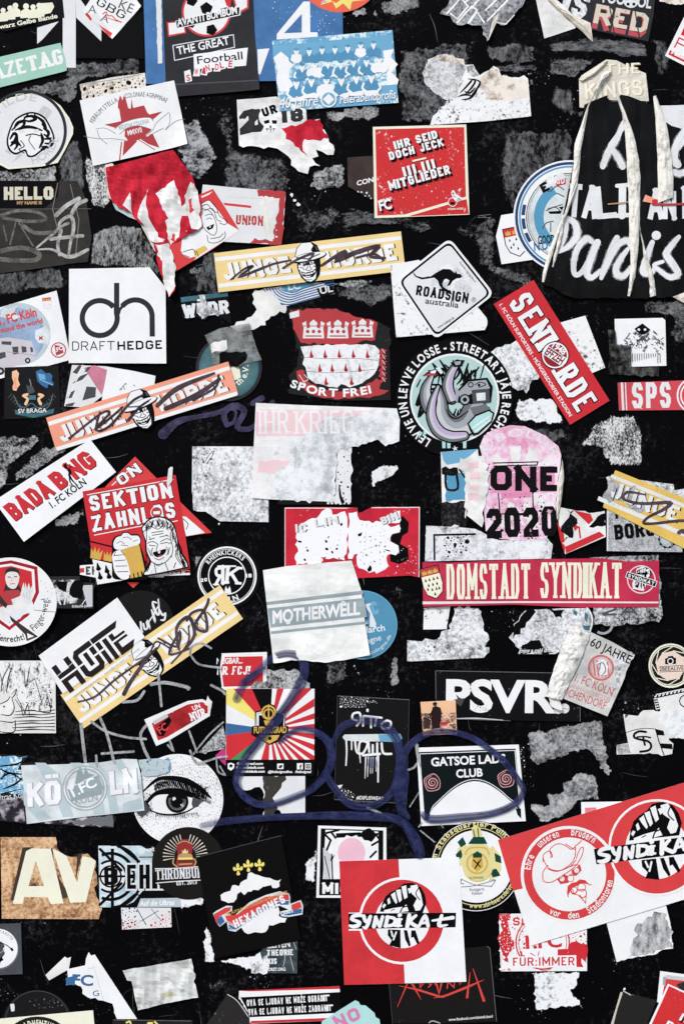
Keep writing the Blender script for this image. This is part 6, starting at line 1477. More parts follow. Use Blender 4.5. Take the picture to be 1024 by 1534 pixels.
T('@futbolgradlive', (574, 598), (712, 598), 13, 'W', .035, .2); T('/futbolgrad', (726, 598), (820, 598), 13, 'W', .035, .2)
P('626 545 662 545 662 576 626 576', 'W'); P('632 566 640 558 634 552 645 556 652 550 656 556 654 566 642 572', 'K'); P('738 543 772 543 772 578 738 578', 'W'); T('f', (752, 576), (766, 576), 24, 'K', .04); P('784 543 818 543 818 578 784 578', 'W'); P('789 548 813 548 813 573 789 573', 'K'); RG(801, 560, 8, 5, 'W'); P('346 545 364 540 384 548 382 570 364 586 346 574', 'W'); O(364, 558, 11, 'K', n=5)
V(0, 4)
st('small tilted sticker with red folded packet and white border', 'sticker')
sh('820 296 1068 190 1150 180 1190 200 1198 225 1192 275 950 420 887 446', 'W'); P('862 318 960 262 1066 210 1150 196 1180 215 1180 260 950 395 898 415', 'R2' if 0 else M((204, 50, 56), .05, mot=.4, crease=.9))
P('868 305 950 262 956 282 876 325', 'G1'); P('885 345 960 278 974 300 930 390 900 390 890 370', 'K'); part('lettering'); push(912, 384, 1, -35); T('FC', (0, -4), (62, -4), 40, 'R3', .03); pop(); push(1090, 305, 1, -22); B('NUR', (0, 0), (88, 0), 46, 'W', .3, .22, slab=.5); T('UN', (30, -52), (76, -52), 26, 'W', .03); pop()
part('torn_corner'); P('1170 190 1180 160 1190 180 1200 230 1190 270 1180 220', 'TW', 3, 4)
# ---- Koeln strip, eye
V(0, 4)
st('dark smoky photo strip with pale blue graffiti letters under the pale banner', 'photo_sticker')
sh('-60 490 165 500t 150 520t 120 545 200 540 220 540 660 850t 645 912 300 890 145 885 -60 865', M((30, 30, 34), .1, (140, 140, 145)))
part('graffiti_photo'); P('-60 500 160 502 120 545 100 580 150 600 150 720 -60 720', 'photo', 3, 6); P('0 760 140 720 145 870 0 865', 'smoke', 4, 6); P('200 870 420 850 640 850 640 900 260 885', 'smoke', 5, 6); P('420 870 640 840 645 905 430 890', 'G3', 4, 6)
for s_ in ('0 575 60 600 140 605', '0 635 60 600 130 640', '20 690 90 660 130 625', '0 560 90 550 130 530', '40 580 10 640', '80 590 100 650', '0 720 120 690'): L(s_, [6, 12, 5], 'K')
T('Ultras Köln', (-20, 760), (150, 735), 36, 'PB')
V(1, 4)
st('big round stippled sticker showing an open eye', 'round_sticker')
sh(ell(62, 750, 258, 258, 70), 'W', th=.0002)
part('eye_drawing')
_c = (OXX := 250) + 62 * 270 / 1024, 1000 + 750 * 270 / 1024
def dens(x, y):
    u, v = (x - _c[0]) / 68, (y - _c[1]) / 68; r = math.hypot(u, v)
    d = .10 + .5 * max(0, r - .72) + (.35 if -.75 < v + .1 * u < -.42 else 0) + (.5 if u < -.45 and v > -.1 and v < .45 else 0) + (.5 if -.5 < v < -.2 and u > .35 else 0) + (.22 if .32 < v < .6 else 0)
    return max(.05, min(.95, d))
SP(ell(62, 750, 253, 253, 40), 1900, 1.4, 3.6, 'K', 5, dens, 5)
P('-130 770 -90 710 -20 690 60 690 130 700 200 760 130 820 60 830 -40 826 -100 810', 'W', sm=True)
L('-135 800 -100 750 -60 716 0 704 70 706 130 722 190 748', [12, 20, 24, 34, 38, 32, 8], 'K'); L('-150 720 -60 640 20 628 110 646 190 690 250 742', [4, 20, 26, 36, 30, 8], 'K'); L('-120 800 -40 832 40 836 120 816 205 760', [6, 9, 11, 9, 5], 'K'); P('-150 800 -120 750 -96 790 -110 815', 'K'); P('150 730 215 752 180 790 150 800', 'G4', 4, 5)
for i in range(26):
    x = -70 + i * 11.5; y = 640 + abs(x - 20) ** 1.5 * .03; L([(x, y + 30), (x + 8, y + 4), (x + 18, y - 18)], [6, 9, 2], 'K')
O(58, 762, 62, 'K'); O(58, 762, 56, 'W'); O(58, 762, 58, 'G3'); RG(58, 762, 64, 50, 'K'); P('-2 735 30 712 90 712 118 738 100 750 60 730 20 742', 'K'); O(56, 764, 34, 'K'); P('28 740 44 732 52 748 36 758', 'W'); P('76 780 92 770 96 790 84 796', 'W')
for i in range(30):
    a = i / 30 * 6.283; L([(58 + 32 * math.cos(a), 762 + 32 * math.sin(a)), (58 + 50 * math.cos(a), 762 + 50 * math.sin(a))], [5, 1.5], 'K', False)
rr = random.Random(2)
for i in range(34):
    x = -60 + i * 8.2; y = 706 + max(0, (x - 60)) * .22 + max(0, (-x)) * .2; L([(x, y), (x + (x - 60) * .08 - 3, y - 34 - rr.random() * 22), (x + (x - 60) * .2, y - 50 - rr.random() * 26)], [5, 4, 1], 'K')
for i in range(24):
    x = -60 + i * 10; y = 830 - abs(x - 40) * .1; L([(x, y + 6), (x + (x - 60) * .05, y + 16 + rr.random() * 18)], [4, 1], 'K')
for i in range(14): L([(140 + i * 8, 720 + i * 4), (175 + i * 6, 690 + i * 5)], [5, 1], 'K')
P('-170 830 -120 760 -90 800 -140 850', 'G4', 3, 5); SP('-170 740 -90 700 -80 820 -150 860', 90, 2, 6, 'K', 6)
part('marks'); P('10 510 20 540 15 590 -40 560', 'LB2', 3, 5)
V(0, 4)
st('blue graffiti letter bits at the top of the eye disc', 'paper_scrap', 'torn paper')
sh('788 524 900 515 965 530t 960 590t 900 612t 810 610t', 'PB2', 3, 5); part('lettering'); B('08', (806, 600), (950, 586), 56, 'PB2', .3, .24); SP('800 530 950 530 950 600 810 605', 22, 3, 9, 'BB', 9)
V(0, 4)
st('pale washed banner sticker with grey wavy stripes and round church emblem', 'banner_sticker')
_k = sh('122 555 360 548 560 540 700 518 780 520 800 600 822 812 500 845 155 887 140 700', 'PB', bend=wave(1.4, 40, seed=110), grid=10)
for a in ('200 540 260 540 330 600 380 700 420 845 360 850 320 740 260 640', '400 540 460 540 560 600 600 830 540 838 500 700', '640 530 690 520 740 600 800 640 810 700 720 640', '130 690 200 760 300 860 230 872 140 780', '700 770 800 740 815 800 700 822', '500 540 560 538 640 640 680 822 630 828 600 680'): P(a, 'PB2')
part('lettering')
for wd, a, b, y0, y1 in (('KÖ', 160, 350, 792, 772), ('LN', 630, 785, 724, 704)):
    part('lettering'); B(wd, (a + 5, y0 + 4), (b + 5, y1 + 4), 138, 'G2', .3, .22, shear=.06, gap=.06, grow=2); B(wd, (a, y0), (b, y1), 134, 'W', .27, .2, shear=.06, gap=.08)
part('round_emblem'); O(485, 684, 128, 'G2'); O(485, 684, 122, 'PB'); O(485, 684, 112, 'G2'); O(485, 684, 104, 'PB'); P('385 690 560 610 590 680 580 720 410 760', 'GRB'); P('430 660 440 590 460 560 478 610 486 560 505 600 540 610 440 660', 'GRB'); P('400 640 430 620 420 690 390 690', 'W'); T('1.FC', (420, 735), (555, 668), 52, 'W', .025); T('KÖLN', (432, 778), (560, 752), 34, 'G2', .02)
# ---- dark stickers, centre bottom
V(2, 4)
st('black drip graffiti sticker with white tag letters and pale blue bar', 'sticker')
sh('20 158 430 180 415 776 0 752', M((18, 18, 19), .03, (120, 120, 120), spec=.08)); L('22 161 428 183', 3, 'G3', False); L('427 184 413 774', 2, 'G4', False); L('2 750 413 773', 2.5, 'G3', False); L('20 160 2 750', 2, 'G4', False)
part('tag_lettering')
SP('35 165 200 175 180 225 35 225', 90, 2, 10, 'W', 121); SP('200 180 260 188 250 200 200 205', 8, 2, 5, 'W', 122); SP('10 660 120 720 110 760 40 730', 50, 2, 8, 'W', 123); P('20 670 50 665 30 690', 'W', 2, 4)
P('60 380 375 376 388 400 372 424 260 420 110 418 60 412 48 395', 'PB'); P('250 380 375 377 388 400 372 424 260 420', 'LB')
for s_, w in (('130 300 105 290 110 262 145 258 150 300 130 330', 12), ('165 280 165 330', 12), ('190 240 190 246', 14), ('170 275 270 285', 12), ('210 280 210 340', 12), ('240 290 232 330', 12), ('300 300 270 320 280 345 315 340 322 310 300 300', 12), ('120 420 130 480 165 485 190 430 150 420 140 470', 12), ('195 420 200 480', 12), ('220 440 220 490', 12), ('245 430 245 490', 12), ('270 430 280 485 325 490', 13), ('70 415 72 480 68 555', [10, 9, 8]), ('100 420 100 465', 8), ('145 480 150 540', [9, 5]), ('165 498 260 490', 14), ('250 500 250 650', [12, 8]), ('180 510 176 630', [8, 3]), ('195 510 190 620', [8, 3]), ('210 510 206 600', [6, 3]), ('222 510 218 600', [6, 3]), ('240 510 238 590', [6, 3])): L(s_, w, 'W')
T('#DIFUSWEAR', (126, 748), (282, 754), 20, 'W', .02, .2); T('APPAREL', (108, 766), (290, 772), 10, 'G3')
V(2, 4)
st('black rectangle sticker with large white capitals and full stop', 'sticker')
sh('573 15 900 20 1398 30 1398 308 1000 300 690 292 575 185', 'KW'); LL('576 18 1396 33|576 20 578 180|1396 34 1396 306|700 292 1000 302', 3, 'G3')
part('lettering'); T('PSVR.', (634, 244), (1300, 252), 170, 'W', .035); O(1307, 232, 28, 'W2'); SP('790 220 880 215 880 245 800 245', 30, 1.5, 5, 'K', 131); L('690 290 800 288 960 298', [3, 8, 3], 'G1'); L('1290 230 1330 236', 3, 'G3')
P('690 150 740 180 720 220 690 200', M((70, 70, 72)), 3, 6)
V(2, 4)
st('small reddish photo of a dancer in a dark coat', 'photo_sticker')
sh('490 195 690 185 697 378 505 385', 'SK'); P('496 260 690 255 694 372 505 378', MT((60, 40, 40), (236, 190, 160), 420, .42, .58)); P('496 200 688 192 688 256 498 258', 'SK')
part('dancer'); P('558 225 580 218 604 228 608 300 600 345 560 350 552 300', M((40, 22, 24)), 2, 5); O(572, 208, 12, M((70, 40, 36))); P('556 204 574 194 590 204', 'K'); L('560 240 545 280 556 290', 8, 'K'); P('600 310 660 305 640 325 605 330', 'ST'); P('505 280 550 300 545 345 508 350', 'BR', 3, 6)
part('lettering'); T('@dancing_sam_', (512, 366), (676, 360), 17, M((236, 190, 90)), .02)
V(2, 4)
st('white bordered dark club sticker with roses and blank half circle', 'sticker')
sh('468 455 1048 437 1088 872 495 900', 'W', th=.0002); P('480 480 1030 460 1062 850 515 868', 'BG'); L('486 490 1026 470 1058 840', 4, 'W', False); L('486 490 512 850', 4, 'W', False)
P([(540, 846), (560, 800)] + [(560 + (i / 14) * 470, 800 - math.sin(i / 14 * 3.1416) * 148 - i / 14 * 14) for i in range(1, 14)] + [(1030, 775), (1062, 850), (540, 868)], 'W'); L([(545, 830), (560, 790)] + [(560 + (i / 14) * 470, 790 - math.sin(i / 14 * 3.1416) * 148 - i / 14 * 14) for i in range(1, 14)] + [(1034, 770), (1060, 800)], 4, 'W')
P('1030 800 1060 800 1062 860 1040 835', 'BG')
part('lettering'); T('GATSOE LADS', (552, 560), (974, 538), 46, 'W', .03); T('CLUB', (694, 625), (844, 616), 44, 'W', .03)
for x, y in ((558, 654), (976, 632)):
    part('rose'); push(x, y)
    P([(46 * math.cos(i * .7) * (1 + .12 * (i % 2)), 48 * math.sin(i * .7) * (1 + .12 * (i % 2))) for i in range(9)], M((214, 160, 160)), sm=True); P([(42 * math.cos(i * .7) * (1 + .1 * (i % 2)), 44 * math.sin(i * .7) * (1 + .1 * (i % 2))) for i in range(9)], M((50, 30, 36)), sm=True)
    L([(r * math.cos(r * .42), r * math.sin(r * .42)) for r in range(4, 40, 2)], 4, M((214, 160, 160))); L([(r * math.cos(r * .36 + 2.4), r * math.sin(r * .36 + 2.4)) for r in range(14, 42, 3)], 3.5, M((214, 160, 160))); pop()
st('black ragged edge strip with white chips beside the club card', 'paper_scrap', 'torn paper')
sh('1052 440 1078 445t 1088 520t 1085 600 1066 590', 'KW', 2, 4); SP('1056 445 1082 450 1084 590 1066 585', 10, 2, 5, 'W', 7)
V(3, 3)
st('grey anniversary paper with red print and rolled up edge', 'torn_sticker')
sh('400 720 490 745 610 800 740 875t 700 950t 680 1010 585 1223 330 1120', M((212, 211, 208), mot=.2, crease=.9), 2, 5, bend=wave(1.4, 26, seed=140), grid=8); P('650 840 740 875 690 960 640 1060 600 1120 630 980 610 900', 'fib', 4, 6)
part('lettering'); push(482, 820, 1, 26); T('60 JAHRE', (0, 0), (250, -4), 48, 'K', .01); pop(); push(396, 1022, 1, 24); T('1. FC KÖLN', (0, 0), (228, -8), 46, M((190, 100, 100)), .01); T('ANHÄNGERCLUB', (-6, 44), (232, 30), 26, M((200, 140, 138))); T('ICHENDORF', (-10, 96), (226, 78), 44, M((196, 110, 108)), .01); pop()
part('round_emblem'); RG(548, 948, 74, 62, M((196, 104, 104))); RG(548, 948, 58, 55, M((196, 104, 104)))
for i in range(5): L([(505 + i * 20, 905 + i * 3), (515 + i * 20, 990 + i * 2)], 9, M((200, 110, 108)), False)
P('520 920 560 900 590 940 580 990 540 985 545 950', 'W2'); LL('530 930 560 920 575 960 560 985|545 925 540 960', 5, 'G4', True)
part('rolled_edge'); roll('385 700 340 800 300 900 262 1010 235 1110', '490 745 460 830 420 930 370 1030 325 1130', 4.5, 'BE2', name='rolled_edge', n=9); P('240 1060 300 1080 330 1190 270 1170', 'TW', 3, 5)
V(3, 3)
st('round cream sticker with black camera and hexagon shutter blades', 'round_sticker')
sh(ell(948, 938, 126, 126, 60), 'CR', th=.0002); RG(948, 938, 116, 113, 'K'); O(948, 938, 108, M((26, 24, 24), .15))
part('shutter'); P([(948 + 86 * math.cos(math.radians(a + 10)), 938 + 86 * math.sin(math.radians(a + 10))) for a in range(0, 360, 45)], M((232, 212, 196)))
for a in range(0, 360, 45):
    p = (948 + 86 * math.cos(math.radians(a + 10)), 938 + 86 * math.sin(math.radians(a + 10))); b = (948 + 108 * math.cos(math.radians(a + 50)), 938 + 108 * math.sin(math.radians(a + 50))); L([p, b], 5, 'CR', False)
part('camera'); P('916 898 930 894 934 884 960 882 966 892 978 894 978 928 916 930', 'K'); O(946, 912, 18, 'W2'); O(946, 912, 12, 'K'); LL('882 944 1020 936|884 974 1022 968', 3, 'K'); part('lettering'); T('2BEEALIVE', (884, 968), (1022, 962), 20, 'K', .01)
V(3, 4)
st('white torn scrap with black letter monogram and bars', 'torn_sticker')
sh('678 264 720 270 762 275t 775 255t 792 243 850 240t 895 250 940 400t 935 410 962 432 955 490 910 500t 860 490t 760 490 640 494 640 440 705 428 690 350', 'TW', 2, 4); P('640 440 705 430 720 485 648 494', 'noisy'); P('686 266 708 268 690 290', 'G4')
part('monogram'); L('690 370 760 350 830 346 900 360', 4, 'K'); L('860 350 880 420 910 500', 6, 'K', False); P('862 354 905 358 912 386 870 384', 'K'); P('888 430 955 434 958 464 892 458', 'K')
L('806 366 770 362 742 376 740 396 770 408 820 420 836 446 820 470 774 478', 13, 'K'); L('756 394 800 392 832 398', 9, 'K'); L('790 394 800 440', 12, 'K')
V(3, 4)
st('grey paper with black sawtooth border at the wall edge', 'torn_sticker')
sh('845 155 1080 105 1090 400 1020 405t 940 400t 905 300 862 235', 'mottw'); P('850 165 1070 118 1070 240 880 248', 'TW')
part('border'); L('850 168 1070 122', 18, 'K', False); L('856 160 878 240', 20, 'K', False)
for i in range(10): L([(858 + i * 22, 166 - i * 4.6), (864 + i * 22, 160 - i * 4.6)], 8, 'W', False)
for i in range(5): L([(854 + i * 4, 178 + i * 14), (866 + i * 4, 176 + i * 14)], 6, 'W', False)
RG(1030, 190, 36, 30, 'K'); O(1040, 190, 14, 'G2')
V(3, 4)
st('white label top with pink bars behind the red double disc banner', 'sticker')
sh('438 764 700 760 760 840 560 900 442 900', 'W'); P('460 796 524 794 526 860 462 860', 'PK2'); P('568 796 700 794 640 830 570 850', 'PK2'); P('460 796 524 794 524 830 462 840', M((226, 130, 136)))
V(2, 5)
st('big black disc with gold crest, blackletter rim and crossed sabres', 'round_sticker')
sh(ell(806, 128, 258, 258, 70), 'K'); RG(806, 128, 254, 250, 'W'); RG(806, 128, 222, 218, 'LG'); O(806, 128, 206, 'W')
part('lettering'); AT('Stabsquartier Pulheim', 806, 128, 228, -66, 66, 28, 'LG', b=.03); AT('www.abi-heere.de/stabs', 806, 128, 236, 190, 108, 24, 'LG', True, .03); T('Stuttgarts', (768, 268), (852, 264), 17, 'G4', .01); T('Pulheim', (782, 290), (842, 286), 17, 'G4', .01); AT('Pulheim', 806, 128, 228, -112, -72, 30, 'LG', b=.03)
part('flags'); P('690 100 700 30 740 -20 760 40 740 110 710 130', 'LG'); P('690 60 720 30 730 70 700 100', 'GN'); P('862 40 900 10 940 60 950 140 930 190 880 200', 'LG'); P('910 50 945 70 950 110 915 100', 'GN'); P('880 150 920 140 945 180 900 190', 'GN'); P('700 -10 730 -40 750 0 720 20', 'GN')
part('crest_emblem'); P('745 20 800 0 870 10 900 80 895 160 850 210 780 210 735 160 725 80', 'LG', sm=True); RG(812, 110, 62, 52, 'GO'); O(812, 110, 50, 'LG'); P('785 70 840 70 845 130 812 160 780 130', 'GO'); L('790 90 830 130', 7, 'K'); L('834 86 800 140 820 100', 6, 'K'); P('786 60 812 40 840 58 838 78 790 78', 'GN'); L('745 60 760 30 800 20 860 25 880 60', 8, 'GO'); L('750 170 800 200 860 190 880 160', 22, 'LG'); L('750 182 800 212 860 202 885 170', 3, 'GO'); T('KURMARK', (770, 200), (850, 198), 14, 'K'); P('780 -90 800 -110 830 -90 840 -50 820 -10 800 -40 790 -10', 'LG'); P('760 0 790 -40 850 -40 870 0', 'GN'); L('790 -80 800 -30', 6, 'GN'); L('815 -90 822 -30', 6, 'GN')
part('sabres'); L('722 200 800 232 890 240', 4, 'G3'); L('720 244 800 236 915 205', 4, 'G3'); L('880 206 915 205 890 244', 3, 'K'); L('724 200 718 220 735 226', 4, 'K')
V(3, 5)
st('white paper tilted under the red double disc banner, grey fibre on half of it', 'paper_scrap', 'torn paper')
sh('570 400 915 330 945 450t 960 595 905 600t 850 630t 760 640t 640 672', 'W'); P('745 470 800 430 880 390 925 400 945 480 958 590 905 598 850 625 760 640 705 645 730 560', MT((90, 90, 90), (206, 206, 206), 160, .36, .6, stretch=(1, 1, .5)), 5, 5)
st('red and white splatter sticker with forever lettering and ring crest', 'sticker')
sh('-28 398 470 390 472 722 -18 724', 'W'); P('-28 398 40 396 30 480 60 560 20 640 40 722 -18 724', M(R, .05), 4, 6); P('380 560 470 570 472 690 400 700 350 640', 'R', 4, 6); P('-20 640 60 700 -18 722', 'W', 2, 5)
SP('-28 400 60 400 60 720 -20 720', 90, 3, 13, 'W', 151); SP('370 480 470 470 470 640 380 620', 60, 2, 10, 'R', 152); SP('0 420 120 410 120 600 60 640', 50, 2, 9, 'R', 153); P('440 650 472 680 472 722 440 722', 'W', 4, 6)
part('ring_crest'); RG(220, 560, 155, 147, 'R'); RG(220, 560, 138, 134, 'R'); P('90 610 360 596 362 640 100 650', 'R'); P('100 602 305 598 305 640 110 646', 'W'); T('1.FC', (125, 594), (330, 584), 70, 'R', .035); LL('150 620 180 640|200 610 190 650', 5, 'R')
part('lettering'); B('SC', (52, 464), (140, 462), 46, 'R', .2); P('48 640 410 632 412 700 48 704', 'W'); B('FÜR:IMMER', (52, 694), (400, 690), 48, 'R', .18, .16, gap=.22); RG(230, 640, 80, 76, 'R', a0=150, a1=210)
# ---- red double disc banner
V()
st('large red and white banner sticker with fist disc and hat disc side by side', 'banner_sticker')
sh('745 1258 1085 1153 1085 1330 1024 1347 795 1416', 'W', th=.0002); P('745 1258 1085 1153 1085 1262 767.5 1334', 'R3')
part('hat_disc')
V(3, 5)
O(370, 172, 268, 'W') ; O(370, 172, 258, 'R3'); O(370, 172, 210, 'W'); RG(370, 172, 275, 266, 'W')
LR = 'R3'
for s_ in ('222 100 225 60 260 40 275 70 262 76', '270 70 262 30 300 0 340 5 380 30 405 20 400 80 370 120 320 150 270 145 240 120 222 80', '245 140 300 155 370 130 410 90', '220 160 225 210 270 216 330 180 400 130 440 70 450 20 430 30 410 80', '220 160 240 130 250 120', '350 0 400 30 405 10', '405 10 420 0 440 -20'): L(s_, 5, LR)
P('302 200 340 170 370 185 366 220 320 228', LR); P('382 150 432 118 440 150 410 180 390 180', LR); O(378, 196, 18, 'W'); RG(378, 196, 20, 16, LR); O(330, 198, 14, 'W2'); O(412, 150, 14, 'W2'); LL('300 200 330 190|366 180 386 170|430 120 400 118 370 130', 5, LR)
P('360 240 385 220 410 215 430 200 460 205 480 225 502 232 490 234 470 226 440 222 410 240 385 245 366 290 360 270', LR); L('365 300 360 270 380 250 400 280 420 262 460 260 466 290 445 305 430 290', 5, LR); L('375 250 385 280 420 290 450 320 464 336', 5, LR); RG(440, 245, 24, 20, LR); RG(398, 262, 20, 16, LR); L('468 270 462 336', 4, LR)
part('lettering')
AT('Ehre', 370, 172, 222, -84, -62, 40, 'W', b=.02); AT('unseren', 370, 172, 222, -48, -14, 40, 'W', b=.02); AT('Brüdern', 370, 172, 222, 2, 38, 44, 'W', b=.02); AT('vor', 370, 172, 250, 208, 192, 38, 'W', True, .02); AT('den', 370, 172, 250, 182, 166, 38, 'W', True, .02); AT('Stadiontoren', 370, 172, 250, 154, 98, 40, 'W', True, .02)
part('fist_disc'); push(867, 20, 2.62, -6)
O(0, 0, 105, 'W'); O(0, 0, 100, 'R3'); O(0, 0, 68, 'W'); fist(0, 0, 1.06); P('-138 -14 130 -22 130 22 -136 25', 'W2') if 0 else None; P('-136 -11 130 -19 130 19 -134 22', 'K')
part('lettering')
push(-3, 0, 1.0); graffiti(0); pop()
pop()
# ---- cork, behind, burger
V(0, 5)
st('cork textured torn sticker with cream block letters and drop shadow', 'torn_sticker')
sh('5 -38 318 -38t 325 20t 345 55t 410 75t 470 60t 500 55t 545 95t 552 200t 550 300t 580 372t 562 428 12 425', 'cork', 4, 6)
part('lettering'); SHD = M((70, 58, 48), mot=.2)
P('62 320 130 20 190 20 170 40 100 325', SHD); P('300 20 260 60 400 300 330 320', SHD); P('440 60 470 50 430 210', SHD); P('165 240 200 225 215 240', SHD)
P('75 340 150 42 180 26 290 28 362 338 290 342 272 302 140 302 130 340', 'CR', holes=['205 96 164 240 252 240']); P('300 30 340 45 380 70 440 220 470 70 520 80 545 100 490 330 400 335', 'CR')
V(0, 5)
st('pale red speckled label under the black and ice blue letter sticker', 'sticker')
sh('688 350 972 350 975 473 695 487', 'W2', 2, 5); SP('690 365 780 365 770 480 700 484', 30, 3, 10, 'K', 141); SP('860 420 970 380 973 470 860 475', 50, 2, 9, 'R', 142); SP('690 430 800 430 790 484 700 484', 40, 2, 10, 'R', 143); L('780 370 830 460', 5, 'G4'); L('800 440 900 380', 4, 'G4'); L('860 370 920 440', 3, 'G4')
V(0, 5)
st('black and ice blue sticker with ring target and outlined capitals', 'sticker')
sh('560 8 900 6 905 200 1000 285 1030 362 565 362', 'K'); P('560 10 800 10 870 50 880 180 760 330 690 360 568 360', MT((150, 176, 186), (214, 228, 234), 60, .35, .6))
part('ring_target'); RG(630, 185, 185, 168, 'K', a0=0, a1=180); RG(630, 185, 140, 122, 'K', a0=-23, a1=203); P([(max(570, x), y) for x, y in ell(630, 185, 92)], 'W2'); RG(630, 185, 95, 82, 'K', a0=-37, a1=217); RG(630, 185, 64, 54, 'K'); L('640 6 640 362', 18, 'K', False); L('562 184 730 184', 12, 'K', False); L('570 30 690 150', 16, 'K', False); L('570 345 690 225', 16, 'K', False); L('600 20 660 20', 14, 'W2'); L('690 20 790 100', 16, 'K', False); L('690 350 780 280', 16, 'K', False); B('B', (596, 235), (672, 232), 100, 'K', .24, .2)
part('lettering'); B('EHIN', (718, 262), (975, 260), 150, 'W2', .3, .24, gap=.16, grow=4); B('EHIN', (724, 256), (969, 254), 138, 'K', .22, .17, gap=.24); P('800 310 1024 306 1026 358 780 360', 'PB2'); T('Auf die Ultras', (792, 352), (992, 346), 28, 'W', .035, .2); T('So weit', (800, 50), (880, 40), 26, 'W', .03, .2); P('790 60 870 60 870 90 800 92', 'PB2'); LL('790 75 880 75|770 290 960 290', 6, 'K')
V(1, 5)
st('round black sticker with golden burger throne and rays', 'round_sticker')
sh(ell(122, 110, 206, 206, 60), M((26, 22, 22)))
part('rays')
for i in range(22):
    a = math.radians(-100 + i * 200 / 21); 
    if abs(a) < .2: continue
    L([(105 + 62 * math.sin(a), 70 - 62 * math.cos(a)), (105 + 125 * math.sin(a), 70 - 125 * math.cos(a))], [2, 6], 'BE', False)
part('burger_throne'); P('55 0 75 -6 85 -25 120 -28 128 -6 150 0 142 60 150 90 160 128 50 130 56 90 62 60', M((150, 50, 50))); L('60 0 100 -16 145 0', 6, 'TAN'); P(ell(105, 70, 42, 18, 20), 'TAN'); P('62 78 148 76 146 92 66 94', 'YL'); P('64 90 150 88 146 106 66 108', M((110, 50, 40))); L('40 84 36 110 60 130', 8, 'TAN'); L('152 84 165 100 156 128', 8, 'TAN'); L('70 116 140 112', 8, 'TAN'); P('86 30 92 44 104 26 114 44 122 30 120 52 88 54', 'LG')
part('lettering'); L('-66 140 50 138 190 128', 5, 'W2'); L('-60 222 60 212 200 205', 5, 'W2'); B('THRONBURGER', (-62, 204), (300, 186), 58, 'W2', .15, .08, slab=.7); T('EST. 2013', (56, 234), (172, 226), 20, 'W2', .03)
V(1, 5)
st('dark teal label with white theory lettering under the hexagon card', 'torn_sticker')
sh('560 560t 742 552 740 736 480 734t 500 700t 550 690t 530 620', MT((44, 56, 60), (90, 100, 104), 60, .4, .7), 3, 5)
P('480 690 550 640 575 610 570 735 480 733', RWX, 4, 5); part('lettering'); T('ZEITEN', (568, 592), (700, 584), 34, 'W', .03); B('THEORIE', (568, 636), (716, 632), 34, 'W', .26, .2); B('PRAXIS', (500, 684), (624, 682), 32, 'W', .26, .2); T('KRFORST.ORG', (540, 722), (674, 720), 17, 'W', .03); LL('650 570 670 640 660 700|700 640 720 720|720 560 735 600', 3, 'G1', True)
V(1, 5)
st('black square card with yellow lilies, white map shape and ribbon', 'square_sticker')
sh('168 76 420 8 650 -50 760 545 276 650', M((13, 12, 13), spec=.06)); L('170 76 420 10 650 -48', 3, 'G4', False)
part('map_shape'); P('305 290 345 270 380 285 372 235 385 232 410 240 440 205 455 200 462 165 480 160 500 172 560 190 610 205 648 200 640 240 600 250 560 240 500 280 460 270 440 290 420 270 380 330 350 335 310 320', 'W', 3, 5); P('400 470 480 420 560 380 632 355 636 410 680 420 670 445 620 455 580 460 560 500 500 500 440 500', 'W', 3, 5); P('410 290 425 275 430 300 450 290 470 290 480 270 490 260 520 262 550 240 570 250 590 230 600 250 700 250 640 300 400 340', 'K')
part('ribbon'); P('262 395 280 380 340 350 372 352 370 380 340 392 380 410 470 330 560 290 640 268 694 282 700 300 700 340 760 318 774 350 770 400 690 414 650 410 640 385 690 372 640 350 560 380 470 440 390 498 350 490 340 440 300 470 280 440', 'PB'); P('266 400 330 362 366 358 360 378 330 396 300 410 290 462 276 436', 'R3'); P('282 430 310 405 330 440 300 466', 'BB')
P('330 408 400 400 470 345 560 300 690 285 694 318 640 322 560 350 470 412 390 470 350 450', 'R3'); P('352 455 390 474 470 416 560 354 640 326 694 322 692 345 640 345 560 372 470 432 392 490 352 484', 'BB'); P('706 346 756 326 766 360 710 384', 'R3'); P('648 388 766 366 766 392 690 406 654 402', 'BB')
LL('352 470 392 486 470 428 560 366 640 340|350 440 380 460', 3, 'PB', True)
part('lettering'); push(398, 472, 1, -28); B('HEXAGONES', (-10, 2), (312, 4), 46, 'W', .24, .2, shear=.08); pop(); T('2001', (655, 402), (716, 388), 16, 'W', .03); push(330, 412, 1, -22); T('UNIS AUTOUR DES COULEURS DE NOS TRIBUNES', (0, 0), (380, 8), 14, 'GO', .02); pop()
for x, y in ((404, 142), (462, 122), (526, 118)):
    part('lily'); push(x, y, 1, -4); P('0 -34 9 -18 6 -4 24 -14 28 2 14 12 8 6 6 16 10 30 0 36 -10 30 -6 16 -8 6 -14 12 -28 2 -24 -14 -6 -4 -9 -18', 'YL', sm=True); L('-14 10 14 8', 4, 'K', False); pop()
V(1, 5)
st('black and white framed sticker with a fluffy pink shape', 'sticker')
sh('858 -104 1245 -92 1246 308 848 306', 'W'); P('874 -88 1228 -76 1228 290 864 290', 'K'); P('900 -80 1200 -70 1200 210 885 210', 'W'); LL('890 -60 930 -20 905 40|1180 -60 1210 -20 1160 10|900 -60 980 -80|930 -70 960 -30|1130 -70 1160 -30 1200 -60|960 60 900 120|1190 40 1150 80', 12, 'K'); P('960 -60 1100 -66 1110 -40 960 -34', 'K'); P('1100 -60 1150 -90 1190 -50 1160 -10 1120 -20', 'K', 3, 5)
P('886 20 930 60 925 200 890 205', 'G1'); L('935 60 940 200', 8, 'K'); L('895 70 925 200', 5, 'K')
